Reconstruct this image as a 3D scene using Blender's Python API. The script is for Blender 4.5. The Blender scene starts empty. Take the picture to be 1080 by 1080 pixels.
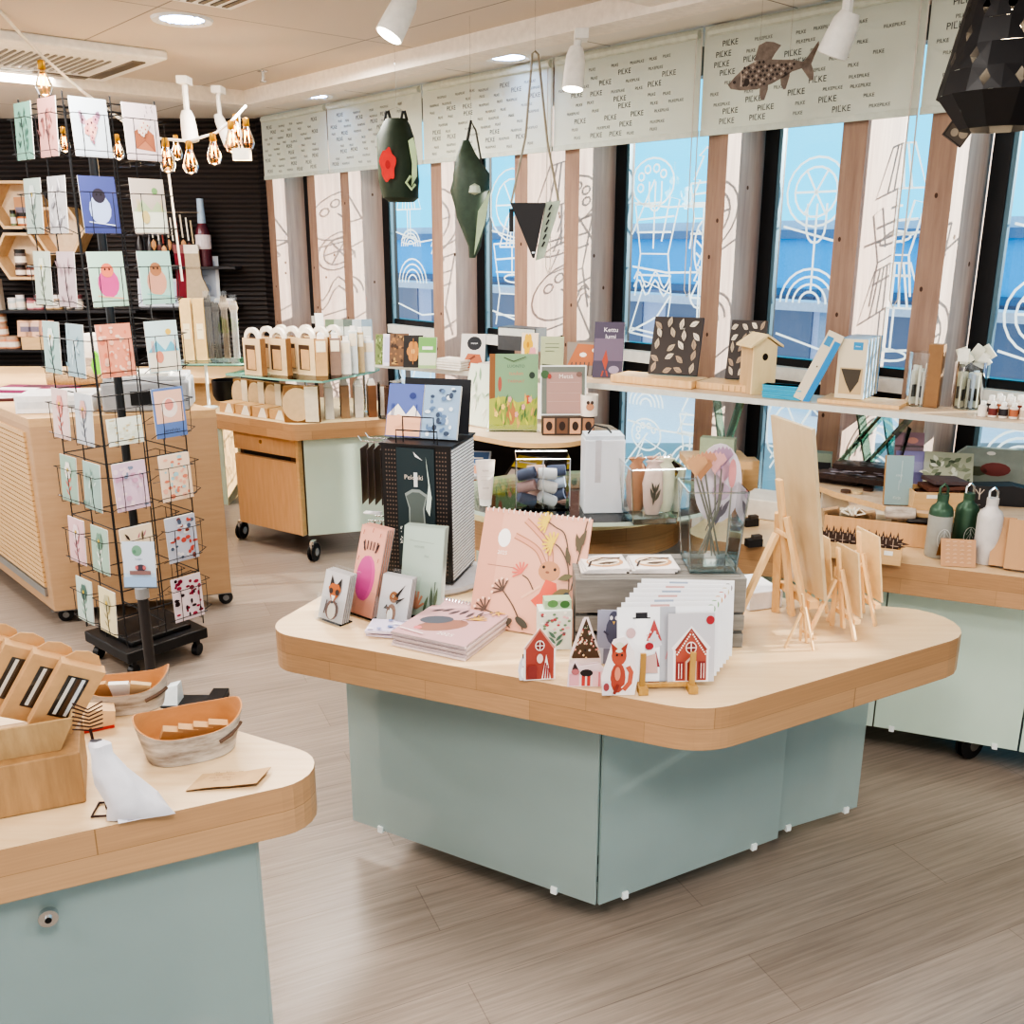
import bpy, math, random
from mathutils import Vector, Matrix
R = random.Random(7)
SC = bpy.context.scene
COL = SC.collection
# ------------------------------------------------------------------ camera
F = 1005.0; PIT = math.radians(15.8); H = 1.65
cam_d = bpy.data.cameras.new('camera'); cam = bpy.data.objects.new('camera', cam_d); COL.objects.link(cam)
cam.location = (0, 0, H); cam.rotation_euler = (math.pi/2-PIT, 0, 0)
cam_d.sensor_width = 36; cam_d.lens = 36*F/1080; cam_d.clip_start = .05; cam_d.clip_end = 200
SC.camera = cam
SC.cycles.transparent_max_bounces = 32
SC.view_settings.view_transform = 'AgX'; SC.view_settings.look = 'AgX - High Contrast'; SC.view_settings.exposure = 0.5
C0 = Vector((0, 0, H))
def ray(px, py):
    x = (px-540)/F; y = (540-py)/F
    return Vector((x, math.cos(PIT)+y*math.sin(PIT), -math.sin(PIT)+y*math.cos(PIT)))
def P(px, py, z): r = ray(px, py); return C0+r*((z-H)/r.z)       # measured photo point -> world, on a level surface
def PY(px, py, y): r = ray(px, py); return C0+r*(y/r.y)
def K(p): return ((p-C0).y*math.cos(PIT)-(p-C0).z*math.sin(PIT))/F   # metres per pixel at a place
WA = math.radians(-48.6)
W0 = P(283, 122, 2.5); W0.z = 0
U = Vector((math.cos(WA), math.sin(WA), 0)); D = Vector((-math.sin(WA), math.cos(WA), 0))
def wall(u, d, z): return W0+U*u+D*d+Vector((0, 0, z))
def WL(px, py, d=0):   # photo point -> (u, z) on a plane parallel to the window wall
    r = ray(px, py); n = D; t = ((W0+D*d)-C0).dot(n)/r.dot(n); p = C0+r*t
    return (p-W0).dot(U), p.z
def fr(a, b, z):
    p, q = P(*a, z), P(*b, z); v = q-p
    return (p+q)/2, math.atan2(v.y, v.x), v.length
# ------------------------------------------------------------------ materials
MATS = {}
def nt(name):
    m = bpy.data.materials.new(name); m.use_nodes = True
    t = m.node_tree; b = t.nodes['Principled BSDF']
    return m, t, b
def lin(h):
    if not isinstance(h, str): return tuple(h)
    h = h.lstrip('#'); o = []
    for i in (0, 2, 4):
        c = int(h[i:i+2], 16)/255
        o.append(c/12.92 if c <= .04045 else ((c+.055)/1.055)**2.4)
    return tuple(o)
def col(h, rough=.55, metal=0, var=.06, emit=0):
    k = (h, rough, metal, var, emit)
    if k in MATS: return MATS[k]
    m, t, b = nt('paint_'+str(h).strip('#'))
    c = lin(h)
    b.inputs['Roughness'].default_value = rough; b.inputs['Metallic'].default_value = metal
    if var:
        n = t.nodes.new('ShaderNodeTexNoise'); n.inputs['Scale'].default_value = 35; n.inputs['Detail'].default_value = 3
        r = t.nodes.new('ShaderNodeValToRGB')
        r.color_ramp.elements[0].position = .3; r.color_ramp.elements[1].position = .7
        r.color_ramp.elements[0].color = tuple(x*(1-var) for x in c)+(1,)
        r.color_ramp.elements[1].color = tuple(min(1, x*(1+var)) for x in c)+(1,)
        tc = t.nodes.new('ShaderNodeTexCoord'); t.links.new(tc.outputs['Object'], n.inputs['Vector'])
        t.links.new(n.outputs['Fac'], r.inputs['Fac']); t.links.new(r.outputs['Color'], b.inputs['Base Color'])
    else: b.inputs['Base Color'].default_value = c+(1,)
    if emit:
        b.inputs['Emission Color'].default_value = c+(1,); b.inputs['Emission Strength'].default_value = emit
    MATS[k] = m; return m
def wood(name, c1, c2, scale=(3, 30, 30), rough=.45, rot=0, bump=0, spec=.5):
    if name in MATS: return MATS[name]
    m, t, b = nt(name); L = t.links
    tc = t.nodes.new('ShaderNodeTexCoord'); mp = t.nodes.new('ShaderNodeMapping')
    mp.inputs['Scale'].default_value = scale; mp.inputs['Rotation'].default_value = (0, 0, rot)
    n = t.nodes.new('ShaderNodeTexNoise'); n.inputs['Scale'].default_value = 2.2; n.inputs['Detail'].default_value = 8; n.inputs['Roughness'].default_value = .62
    r = t.nodes.new('ShaderNodeValToRGB')
    r.color_ramp.elements[0].position = .28; r.color_ramp.elements[1].position = .72
    r.color_ramp.elements[0].color = lin(c1)+(1,); r.color_ramp.elements[1].color = lin(c2)+(1,)
    L.new(tc.outputs['Object'], mp.inputs['Vector']); L.new(mp.outputs['Vector'], n.inputs['Vector'])
    L.new(n.outputs['Fac'], r.inputs['Fac']); L.new(r.outputs['Color'], b.inputs['Base Color'])
    b.inputs['Roughness'].default_value = rough; b.inputs['Specular IOR Level'].default_value = spec
    MATS[name] = m; return m
def glass(name, tint, k=.08, rough=.02):
    if name in MATS: return MATS[name]
    m = bpy.data.materials.new(name); m.use_nodes = True; t = m.node_tree; t.nodes.clear(); L = t.links
    o = t.nodes.new('ShaderNodeOutputMaterial'); tr = t.nodes.new('ShaderNodeBsdfTransparent'); tr.inputs['Color'].default_value = tint+(1,)
    g = t.nodes.new('ShaderNodeBsdfGlossy'); g.inputs['Roughness'].default_value = rough
    fz = t.nodes.new('ShaderNodeFresnel'); fz.inputs['IOR'].default_value = 1.3
    ad = t.nodes.new('ShaderNodeMath'); ad.operation = 'ADD'; ad.inputs[1].default_value = k
    mx = t.nodes.new('ShaderNodeMixShader')
    L.new(fz.outputs[0], ad.inputs[0]); L.new(ad.outputs[0], mx.inputs[0]); L.new(tr.outputs[0], mx.inputs[1]); L.new(g.outputs[0], mx.inputs[2])
    L.new(mx.outputs[0], o.inputs['Surface']); MATS[name] = m; return m
def veil(name, c, alpha, rough=.3, tl_=.35):      # frosted sheet: part see-through, part diffuse and translucent
    if name in MATS: return MATS[name]
    m = bpy.data.materials.new(name); m.use_nodes = True; t = m.node_tree; t.nodes.clear(); L = t.links
    o = t.nodes.new('ShaderNodeOutputMaterial'); tr = t.nodes.new('ShaderNodeBsdfTransparent'); tr.inputs['Color'].default_value = tuple(min(1, x*.4+.6) for x in lin(c))+(1,)
    b = t.nodes.new('ShaderNodeBsdfPrincipled'); b.inputs['Base Color'].default_value = lin(c)+(1,); b.inputs['Roughness'].default_value = rough
    tl = t.nodes.new('ShaderNodeBsdfTranslucent'); tl.inputs['Color'].default_value = lin(c)+(1,)
    n = t.nodes.new('ShaderNodeTexNoise'); n.inputs['Scale'].default_value = 2.5
    mr = t.nodes.new('ShaderNodeMapRange'); mr.inputs['To Min'].default_value = max(0, alpha-.06); mr.inputs['To Max'].default_value = alpha+.06
    m1 = t.nodes.new('ShaderNodeMixShader'); m1.inputs[0].default_value = tl_
    m2 = t.nodes.new('ShaderNodeMixShader')
    L.new(b.outputs[0], m1.inputs[1]); L.new(tl.outputs[0], m1.inputs[2]); L.new(n.outputs['Fac'], mr.inputs['Value'])
    L.new(mr.outputs[0], m2.inputs[0]); L.new(tr.outputs[0], m2.inputs[1]); L.new(m1.outputs[0], m2.inputs[2])
    L.new(m2.outputs[0], o.inputs['Surface']); MATS[name] = m; return m
def staves(name, c1, c2, bw=.35, bh=.05):   # glued-up block edge of the table tops
    if name in MATS: return MATS[name]
    m, t, b = nt(name); L = t.links
    tc = t.nodes.new('ShaderNodeTexCoord'); sp = t.nodes.new('ShaderNodeSeparateXYZ'); cb = t.nodes.new('ShaderNodeCombineXYZ')
    ad = t.nodes.new('ShaderNodeMath'); ad.operation = 'SUBTRACT'
    L.new(tc.outputs['Object'], sp.inputs[0]); L.new(sp.outputs[0], ad.inputs[0]); L.new(sp.outputs[1], ad.inputs[1]); L.new(ad.outputs[0], cb.inputs[0]); L.new(sp.outputs[2], cb.inputs[1])
    br = t.nodes.new('ShaderNodeTexBrick'); br.inputs['Scale'].default_value = 1; br.inputs['Brick Width'].default_value = bw; br.inputs['Row Height'].default_value = bh; br.inputs['Mortar Size'].default_value = .0006; br.inputs['Mortar'].default_value = lin('#9c7852')+(1,)
    br.inputs['Color1'].default_value = lin(c1)+(1,); br.inputs['Color2'].default_value = lin(c2)+(1,); br.inputs['Bias'].default_value = .0
    n = t.nodes.new('ShaderNodeTexNoise'); n.inputs['Scale'].default_value = 5; n.inputs['Detail'].default_value = 8
    mp = t.nodes.new('ShaderNodeMapping'); mp.inputs['Scale'].default_value = (2, 40, 40); L.new(cb.outputs[0], mp.inputs[0]); L.new(mp.outputs[0], n.inputs['Vector'])
    mx = t.nodes.new('ShaderNodeMix'); mx.data_type = 'RGBA'; mx.blend_type = 'MULTIPLY'; mx.inputs[0].default_value = .35
    L.new(cb.outputs[0], br.inputs['Vector']); L.new(br.outputs['Color'], mx.inputs[6]); L.new(n.outputs['Fac'], mx.inputs[7])
    L.new(mx.outputs[2], b.inputs['Base Color']); b.inputs['Roughness'].default_value = .4
    MATS[name] = m; return m
# ------------------------------------------------------------------ mesh builder
class MB:
    def __init__(s, M=None): s.v = []; s.f = []; s.mi = []; s.ms = []; s.M = M or Matrix()
    def add(s, vs, fs, m):
        if m not in s.ms: s.ms.append(m)
        i = s.ms.index(m); b = len(s.v)
        s.v += [s.M @ Vector(p) for p in vs]
        for f in fs: s.f.append([b+k for k in f]); s.mi.append(i)
        return s
    def box(s, c, d, m, rot=None):
        x, y, z = d[0]/2, d[1]/2, d[2]/2; c = Vector(c)
        vs = [Vector(p) for p in ((-x,-y,-z),(x,-y,-z),(x,y,-z),(-x,y,-z),(-x,-y,z),(x,-y,z),(x,y,z),(-x,y,z))]
        if rot: vs = [rot @ p for p in vs]
        return s.add([c+p for p in vs], [(3,2,1,0),(4,5,6,7),(0,1,5,4),(1,2,6,5),(2,3,7,6),(3,0,4,7)], m)
    def bb(s, x0, x1, y0, y1, z0, z1, m): return s.box(((x0+x1)/2,(y0+y1)/2,(z0+z1)/2), (x1-x0,y1-y0,z1-z0), m)
    def prism(s, pts, z0, z1, m, ms=None, cap=True):
        a = sum(pts[i][0]*pts[(i+1) % len(pts)][1]-pts[(i+1) % len(pts)][0]*pts[i][1] for i in range(len(pts)))
        if a < 0: pts = pts[::-1]
        n = len(pts); vs = [(p[0], p[1], z0) for p in pts]+[(p[0], p[1], z1) for p in pts]
        s.add(vs, [(i, (i+1) % n, n+(i+1) % n, n+i) for i in range(n)], ms or m)
        if cap: s.add(vs, [list(range(n))[::-1], list(range(n, 2*n))], m)
        return s
    def vprism(s, pts, y0, y1, m, ms=None):   # outline in x-z, thickness along y
        o = s.M; s.M = o @ Matrix(((1,0,0,0),(0,0,-1,0),(0,1,0,0),(0,0,0,1)))
        s.prism(pts, -y1, -y0, m, ms); s.M = o; return s
    def tube(s, path, r, m, seg=6, closed=False):
        path = [Vector(p) for p in path]; n = len(path); vs = []; fs = []
        up = None
        for i, p in enumerate(path):
            a = path[(i-1) % n] if closed or i else path[i]; b = path[(i+1) % n] if closed or i < n-1 else path[i]
            t = (b-a).normalized() if (b-a).length > 1e-9 else Vector((0, 0, 1))
            if up is None: up = Vector((0, 0, 1)) if abs(t.z) < .9 else Vector((1, 0, 0))
            x = t.cross(up)
            if x.length < 1e-4: x = t.cross(Vector((0, 1, 0)))
            x.normalize(); y = x.cross(t); up = y
            rr = r[i] if isinstance(r, (list, tuple)) else r
            for k in range(seg):
                q = 2*math.pi*k/seg; vs.append(p+(x*math.cos(q)+y*math.sin(q))*rr)
        for i in range(n if closed else n-1):
            j = (i+1) % n
            for k in range(seg): fs.append((i*seg+k, i*seg+(k+1) % seg, j*seg+(k+1) % seg, j*seg+k))
        if not closed: fs += [list(range(seg)), list(range((n-1)*seg, n*seg))[::-1]]
        return s.add(vs, fs, m)
    def lathe(s, prof, m, seg=20, c=(0, 0, 0), sq=1, cap=True):
        vs = []; n = len(prof)
        for r, z in prof:
            for k in range(seg): q = 2*math.pi*k/seg; vs.append((c[0]+r*math.cos(q), c[1]+sq*r*math.sin(q), c[2]+z))
        fs = [(i*seg+k, i*seg+(k+1) % seg, (i+1)*seg+(k+1) % seg, (i+1)*seg+k) for i in range(n-1) for k in range(seg)]
        if cap and prof[0][0] > 1e-6: fs.append(list(range(seg))[::-1])
        if cap and prof[-1][0] > 1e-6: fs.append(list(range((n-1)*seg, n*seg)))
        return s.add(vs, fs, m)
    def quad(s, pts, m): return s.add(pts, [list(range(len(pts)))], m)
    def build(s, name, parent=None, loc=(0, 0, 0), rz=0, bevel=0, smooth=False):
        me = bpy.data.meshes.new(name); me.from_pydata([tuple(p) for p in s.v], [], s.f)
        for m in s.ms: me.materials.append(m)
        me.polygons.foreach_set('material_index', s.mi)
        if smooth: me.polygons.foreach_set('use_smooth', [True]*len(me.polygons))
        me.update(); o = bpy.data.objects.new(name, me); COL.objects.link(o)
        if parent: o.parent = parent
        o.location = loc; o.rotation_euler = (0, 0, rz)
        if bevel:
            b = o.modifiers.new('bevel', 'BEVEL'); b.width = bevel; b.segments = 2; b.limit_method = 'ANGLE'
        if smooth: me.set_sharp_from_angle(angle=math.radians(40))
        return o
def tag(o, label=None, cat=None, group=None, kind=None):
    if label: o['label'] = label
    if cat: o['category'] = cat
    if group: o['group'] = group
    if kind: o['kind'] = kind
    return o
def thing(name, label, cat, loc=(0, 0, 0), rz=0, group=None):
    o = bpy.data.objects.new(name, None); COL.objects.link(o); o.location = loc; o.rotation_euler = (0, 0, rz); o.empty_display_size = .05
    return tag(o, label, cat, group)
def one(mb, name, label, cat, loc=(0, 0, 0), rz=0, group=None, **k): return tag(mb.build(name, None, loc, rz, **k), label, cat, group)
def struct(mb, name, parent=None, **k):
    o = mb.build(name, parent, **k)
    if not parent: o['kind'] = 'structure'
    return o
def copy_tree(o, loc, rz, label, group=None):
    c = o.copy(); COL.objects.link(c); c.location = loc; c.rotation_euler = (0, 0, rz); tag(c, label, None, group)
    def rec(a, b):
        for ch in a.children:
            d = ch.copy(); COL.objects.link(d); d.parent = b; rec(ch, d)
    rec(o, c); return c
# ------------------------------------------------------------------ flat artwork
TXT = {}
def text_mesh(s):
    if s not in TXT:
        cu = bpy.data.curves.new('t', 'FONT'); cu.body = s; cu.size = 1; cu.resolution_u = 2
        o = bpy.data.objects.new('t', cu); COL.objects.link(o)
        dg = bpy.context.evaluated_depsgraph_get(); me = bpy.data.meshes.new_from_object(o.evaluated_get(dg))
        vs = [v.co.copy() for v in me.vertices]; fs = [list(p.vertices) for p in me.polygons]
        bpy.data.objects.remove(o); bpy.data.curves.remove(cu); bpy.data.meshes.remove(me)
        x0 = min(v.x for v in vs); x1 = max(v.x for v in vs)
        TXT[s] = ([(v.x-(x0+x1)/2, v.y) for v in vs], fs, x1-x0)
    return TXT[s]
def ell(cx, cy, rx, ry, n=14, a0=0, a1=360, rot=0):
    o = []; m = n+1 if a1-a0 < 360 else n
    for i in range(m):
        q = math.radians(a0+(a1-a0)*i/n); x, y = rx*math.cos(q), ry*math.sin(q); r = math.radians(rot)
        o.append((cx+x*math.cos(r)-y*math.sin(r), cy+x*math.sin(r)+y*math.cos(r)))
    return o
def smooth_line(p, k=5):
    if len(p) < 3: return p
    q = [p[0]]+list(p)+[p[-1]]; o = []
    for i in range(1, len(q)-2):
        for j in range(k):
            u = j/k; o.append(tuple(.5*(2*q[i][d]+(q[i+1][d]-q[i-1][d])*u+(2*q[i-1][d]-5*q[i][d]+4*q[i+1][d]-q[i+2][d])*u*u+(3*q[i][d]-q[i-1][d]-3*q[i+1][d]+q[i+2][d])*u**3) for d in (0, 1)))
    return o+[p[-1]]
def cc(c): return c if isinstance(c, bpy.types.Material) else col(c, .5, 0, 0)
def art(mb, O, X, Y, w, h, prims, e=.0005, e0=.0005):
    O = Vector(O); X = Vector(X); Y = Vector(Y); N = X.cross(Y).normalized(); e = min(e, .005/max(1, len(prims)))
    def T(x, y, k): return O+X*(x*w)+Y*(y*h)+N*(e0+e*k)
    for k, p in enumerate(prims):
        t = p[0]
        if t == 'r': mb.add([T(p[1],p[2],k),T(p[3],p[2],k),T(p[3],p[4],k),T(p[1],p[4],k)], [(0,1,2,3)], cc(p[5]))
        elif t == 'e':
            q = ell(*p[1:5], rot=p[6] if len(p) > 6 else 0); mb.add([T(x, y, k) for x, y in q], [list(range(len(q)))], cc(p[5]))
        elif t == 'p': mb.add([T(x, y, k) for x, y in p[1]], [list(range(len(p[1])))], cc(p[2]))
        elif t in 'ls':
            pts = p[1] if t == 'l' else smooth_line(p[1]); wd = p[2]*w/2; vs = []; fs = []
            q = [T(x, y, k) for x, y in pts]
            for i in range(len(q)):
                a = q[max(0, i-1)]; b = q[min(len(q)-1, i+1)]; d = b-a
                d = d.normalized() if d.length > 1e-9 else X; s = N.cross(d)*wd
                vs += [q[i]-s, q[i]+s]
            fs = [(2*i, 2*i+2, 2*i+3, 2*i+1) for i in range(len(q)-1)]
            mb.add(vs, fs, cc(p[3]))
        elif t == 't':
            vs, fs, tw = text_mesh(p[1]); sz = p[4]*h
            mb.add([O+X*(p[2]*w+x*sz)+Y*(p[3]*h+y*sz)+N*(e0+e*k) for x, y in vs], fs, cc(p[5]))
    return mb
XV = Vector((1, 0, 0))
def leanY(t): return Vector((0, math.sin(t), math.cos(t)))
def card(mb, w, h, prims=(), base='#f4f0ea', tilt=0, th=.0015, x=0, y=0, z=0, edge=None):
    """A card standing on its lower edge at (x, y, z), face towards -y, leaning back by tilt."""
    Y = leanY(tilt); N = XV.cross(Y); O = Vector((x-w/2, y, z+th*math.sin(tilt))); B = -N*th
    c = [O, O+XV*w, O+XV*w+Y*h, O+Y*h]
    m = cc(base); me = cc(edge) if edge else m
    mb.add(c+[p+B for p in c], [(0,1,2,3)], m); mb.add(c+[p+B for p in c], [(7,6,5,4),(0,4,5,1),(1,5,6,2),(2,6,7,3),(3,7,4,0)], me)
    return art(mb, O, XV, Y, w, h, prims)
def flower(x, y, r, c, n=6, mid='#e8c840'):
    o = [('e', x+r*.7*math.cos(6.283*i/n), y+r*.7*math.sin(6.283*i/n), r*.5, r*.5, c) for i in range(n)]
    return o+[('e', x, y, r*.3, r*.3, mid)]
def bloom(x, y, r, c, a0=20, a1=160, n=7, wd=.02):
    return [('l', [(x, y), (x+r*math.cos(math.radians(a0+(a1-a0)*i/(n-1))), y+r*math.sin(math.radians(a0+(a1-a0)*i/(n-1))))], wd, c) for i in range(n)]
def leafp(x, y, L, a, c, wd=.3):
    a = math.radians(a); dx, dy = math.cos(a), math.sin(a)
    up = [(x+dx*L*t-dy*L*wd*.5*s, y+dy*L*t+dx*L*wd*.5*s) for t, s in ((0, 0), (.2, .62), (.45, 1), (.72, .68), (1, 0))]
    dn = [(x+dx*L*t+dy*L*wd*.5*s, y+dy*L*t-dx*L*wd*.5*s) for t, s in ((.72, .68), (.45, 1), (.2, .62))]
    return ('p', up+dn, c)
def rnd_art(seed, bg, pal, kind):
    r = random.Random(seed); o = [('r', .02, .02, .98, .98, bg)]
    if kind == 'blob':
        o += [('e', .5, .42, .3, .26, pal[0]), ('e', .5, .66, .18, .13, pal[1]), ('e', .44, .68, .025, .02, '#222222'), ('e', .56, .68, .025, .02, '#222222'), ('l', [(.15,.2),(.85,.14)], .03, pal[-1])]
    elif kind == 'field':
        o += [('e', r.uniform(.08,.92), r.uniform(.06,.94), r.uniform(.03,.09), r.uniform(.02,.06), r.choice(pal)) for _ in range(34)]
    elif kind == 'leaf':
        o += [leafp(r.uniform(.15,.8), r.uniform(.05,.8), r.uniform(.12,.28), r.uniform(20,160), r.choice(pal)) for _ in range(16)]
    elif kind == 'scene':
        o += [('r', .02, .02, .98, .4, pal[0]), ('p', [(.02,.4),(.3,.62),(.55,.42),(.75,.6),(.98,.4)], pal[1]), ('e', .7, .78, .09, .06, pal[2]), ('e', .35, .3, .12, .12, pal[3 % len(pal)])]
        o += [('l', [(x, .4), (x, .62)], .02, pal[-1]) for x in (.15, .2, .85)]
    elif kind == 'stem':
        o += [('l', [(.5,.08),(.47,.4),(.52,.6)], .02, pal[0])]+[leafp(.49, .15+.09*i, .22, 35 if i % 2 else 145, pal[0]) for i in range(5)]+flower(.52, .7, .16, pal[1])
    elif kind == 'band':
        o += [('r', .08, .1+.14*i, .92, .2+.14*i, pal[i % len(pal)]) for i in range(6)]
    elif kind == 'photo':
        o += [('r', .06, .3, .94, .95, pal[0]), ('e', .5, .6, .26, .2, pal[1]), ('e', .5, .66, .14, .12, pal[2 % len(pal)]), ('t', 'tervehdys', .5, .12, .09, '#555555')]
    return o
# common materials
TOPM = wood('birch_top', '#d2b48e', '#ddc5a2', (2, 26, 26), .35, .5)
EDGEM = staves('birch_edge', '#cba27b', '#b78d66')
OAK = wood('plain_birch', '#cfa878', '#dcb88a', (3, 30, 30), .45)
BEECH = wood('beech_panel', '#cba074', '#d9b188', (24, 24, 2.5), .4)
PINE = wood('pine', '#d8ac78', '#e8c596', (30, 30, 3), .5)
KRAFT = col('#c39a6e', .75, 0, .08); KRAFTD = col('#8d6641', .8, 0, .08)
WHITE = col('#f1efea', .5); BLACK = col('#1b1a1c', .5); CHROME = col('#d8dadb', .22, 1, 0); STEEL = col('#8f9294', .35, 1, .0)
DARKM = col('#2a2a2c', .4, .4, 0); GREYP = col('#7d7c78', .5); ALU = col('#b9bbbc', .4, .6, 0)
ACRYL = glass('clear_acrylic', (.96, .98, .98), .05); GLS = glass('green_edge_glass', (.88, .97, .94), .06); VASE = glass('vase_glass', (.95, .98, .98), .03, .05)
PANE = glass('window_pane', (.93, .98, 1.0), .0)
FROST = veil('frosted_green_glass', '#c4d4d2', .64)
FROSTL = veil('sun_tinted_frosted_glass', '#e6f6ea', .95)  # paler copy of the frosted glass, sunlight put into its tint
# ================================================================== ROOM SHELL
def floor_mat():
    m, t, b = nt('plank_floor'); L = t.links
    tc = t.nodes.new('ShaderNodeTexCoord'); mp = t.nodes.new('ShaderNodeMapping'); mp.inputs['Rotation'].default_value = (0, 0, math.radians(-24))
    L.new(tc.outputs['Object'], mp.inputs[0])
    br = t.nodes.new('ShaderNodeTexBrick'); br.inputs['Scale'].default_value = 1; br.inputs['Brick Width'].default_value = 1.3; br.inputs['Row Height'].default_value = .19; br.inputs['Mortar Size'].default_value = .0012
    br.inputs['Color1'].default_value = lin('#a89c92')+(1,); br.inputs['Color2'].default_value = lin('#9d9187')+(1,); br.inputs['Mortar'].default_value = lin('#8a7e75')+(1,); br.inputs['Bias'].default_value = 0
    L.new(mp.outputs[0], br.inputs['Vector'])
    m2 = t.nodes.new('ShaderNodeMapping'); m2.inputs['Scale'].default_value = (1.6, 55, 1); L.new(mp.outputs[0], m2.inputs[0])
    n = t.nodes.new('ShaderNodeTexNoise'); n.inputs['Scale'].default_value = 1.6; n.inputs['Detail'].default_value = 8; n.inputs['Roughness'].default_value = .7; L.new(m2.outputs[0], n.inputs['Vector'])
    r = t.nodes.new('ShaderNodeValToRGB'); r.color_ramp.elements[0].position = .3; r.color_ramp.elements[1].position = .72
    r.color_ramp.elements[0].color = (.52, .50, .49, 1); r.color_ramp.elements[1].color = (1.0, .98, .96, 1); L.new(n.outputs['Fac'], r.inputs[0])
    mx = t.nodes.new('ShaderNodeMix'); mx.data_type = 'RGBA'; mx.blend_type = 'MULTIPLY'; mx.inputs[0].default_value = .9
    L.new(br.outputs['Color'], mx.inputs[6]); L.new(r.outputs[0], mx.inputs[7]); L.new(mx.outputs[2], b.inputs['Base Color'])
    mr = t.nodes.new('ShaderNodeMapRange'); mr.inputs['To Min'].default_value = .24; mr.inputs['To Max'].default_value = .42; L.new(n.outputs['Fac'], mr.inputs[0]); L.new(mr.outputs[0], b.inputs['Roughness'])
    return m
def panel_mat(name, c1, c2, bw, bh, rot, mortar='#8f857a', rough=.7):
    m, t, b = nt(name); L = t.links
    tc = t.nodes.new('ShaderNodeTexCoord'); mp = t.nodes.new('ShaderNodeMapping'); mp.inputs['Rotation'].default_value = (0, 0, rot); L.new(tc.outputs['Object'], mp.inputs[0])
    mp.inputs['Location'].default_value = (.35, .22, 0)
    br = t.nodes.new('ShaderNodeTexBrick'); br.offset = 0; br.inputs['Scale'].default_value = 1; br.inputs['Brick Width'].default_value = bw; br.inputs['Row Height'].default_value = bh; br.inputs['Mortar Size'].default_value = .004
    br.inputs['Color1'].default_value = lin(c1)+(1,); br.inputs['Color2'].default_value = lin(c2)+(1,); br.inputs['Mortar'].default_value = lin(mortar)+(1,)
    L.new(mp.outputs[0], br.inputs['Vector']); L.new(br.outputs['Color'], b.inputs['Base Color']); b.inputs['Roughness'].default_value = rough
    return m
def rib_mat():
    m, t, b = nt('dark_ribbed_wall'); L = t.links
    tc = t.nodes.new('ShaderNodeTexCoord'); w = t.nodes.new('ShaderNodeTexWave'); w.bands_direction = 'Z'; w.inputs['Scale'].default_value = 9; w.inputs['Distortion'].default_value = .4
    L.new(tc.outputs['Object'], w.inputs['Vector'])
    r = t.nodes.new('ShaderNodeValToRGB'); r.color_ramp.elements[0].color = lin('#141012')+(1,); r.color_ramp.elements[1].color = lin('#38302f')+(1,); L.new(w.outputs['Fac'], r.inputs[0])
    L.new(r.outputs[0], b.inputs['Base Color']); b.inputs['Roughness'].default_value = .5
    bp = t.nodes.new('ShaderNodeBump'); bp.inputs['Distance'].default_value = .02; bp.inputs['Strength'].default_value = .6; L.new(w.outputs['Fac'], bp.inputs['Height']); L.new(bp.outputs[0], b.inputs['Normal'])
    return m
struct(MB().quad([(-7, -4, 0), (7, -4, 0), (7, 8, 0), (-7, 8, 0)], floor_mat()), 'floor')
CEIL = panel_mat('ceiling_panels', '#d3c6b7', '#d0c3b4', 1.75, .92, -WA)
CEILW = panel_mat('ceiling_panels_pale', '#ebe5de', '#e8e2da', .96, 3, -WA)
BEAMC = col('#efe6da', .6)
bo = (P(258, 111, 2.42)-W0).dot(U), (P(258, 111, 2.42)-W0).dot(D)      # corner of the dropped beam, along / out of the window wall
def wp(u, d): p = wall(u, d, 0); return (p.x, p.y)
struct(MB().prism([wp(bo[0], bo[1]), wp(12, bo[1]), wp(12, -9), wp(bo[0], -9)], 2.5, 2.56, CEIL), 'ceiling')
struct(MB().prism([wp(-6, .5), wp(12, .5), wp(12, bo[1]), wp(-6, bo[1])], 2.5, 2.56, CEILW), 'ceiling_by_windows')
struct(MB().prism([wp(-6, bo[1]), wp(bo[0], bo[1]), wp(bo[0], -9), wp(-6, -9)], 2.5, 2.56, CEILW), 'ceiling_back')
b = MB(); b.prism([wp(bo[0]-.14, bo[1]+.14), wp(12, bo[1]+.14), wp(12, bo[1]), wp(bo[0], bo[1]), wp(bo[0], -9), wp(bo[0]-.14, -9)], 2.42, 2.5, BEAMC)
struct(b, 'ceiling_beam')
# second beam across the ceiling, upper right
q0 = P(528, 28, 2.5); q1 = P(742, 8, 2.46)
bx = (q1-W0).dot(U)
struct(MB().prism([wp(bx-.06, bo[1]), wp(bx+.08, bo[1]), wp(bx+.08, -4), wp(bx-.06, -4)], 2.44, 2.5, BEAMC), 'ceiling_beam_cross')
# back wall, dark and ribbed
RIB = rib_mat(); BWY = 7.3
struct(MB().bb(-7, W0.x-.02, BWY, BWY+.1, 0, 2.5, RIB), 'wall_back')
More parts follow.
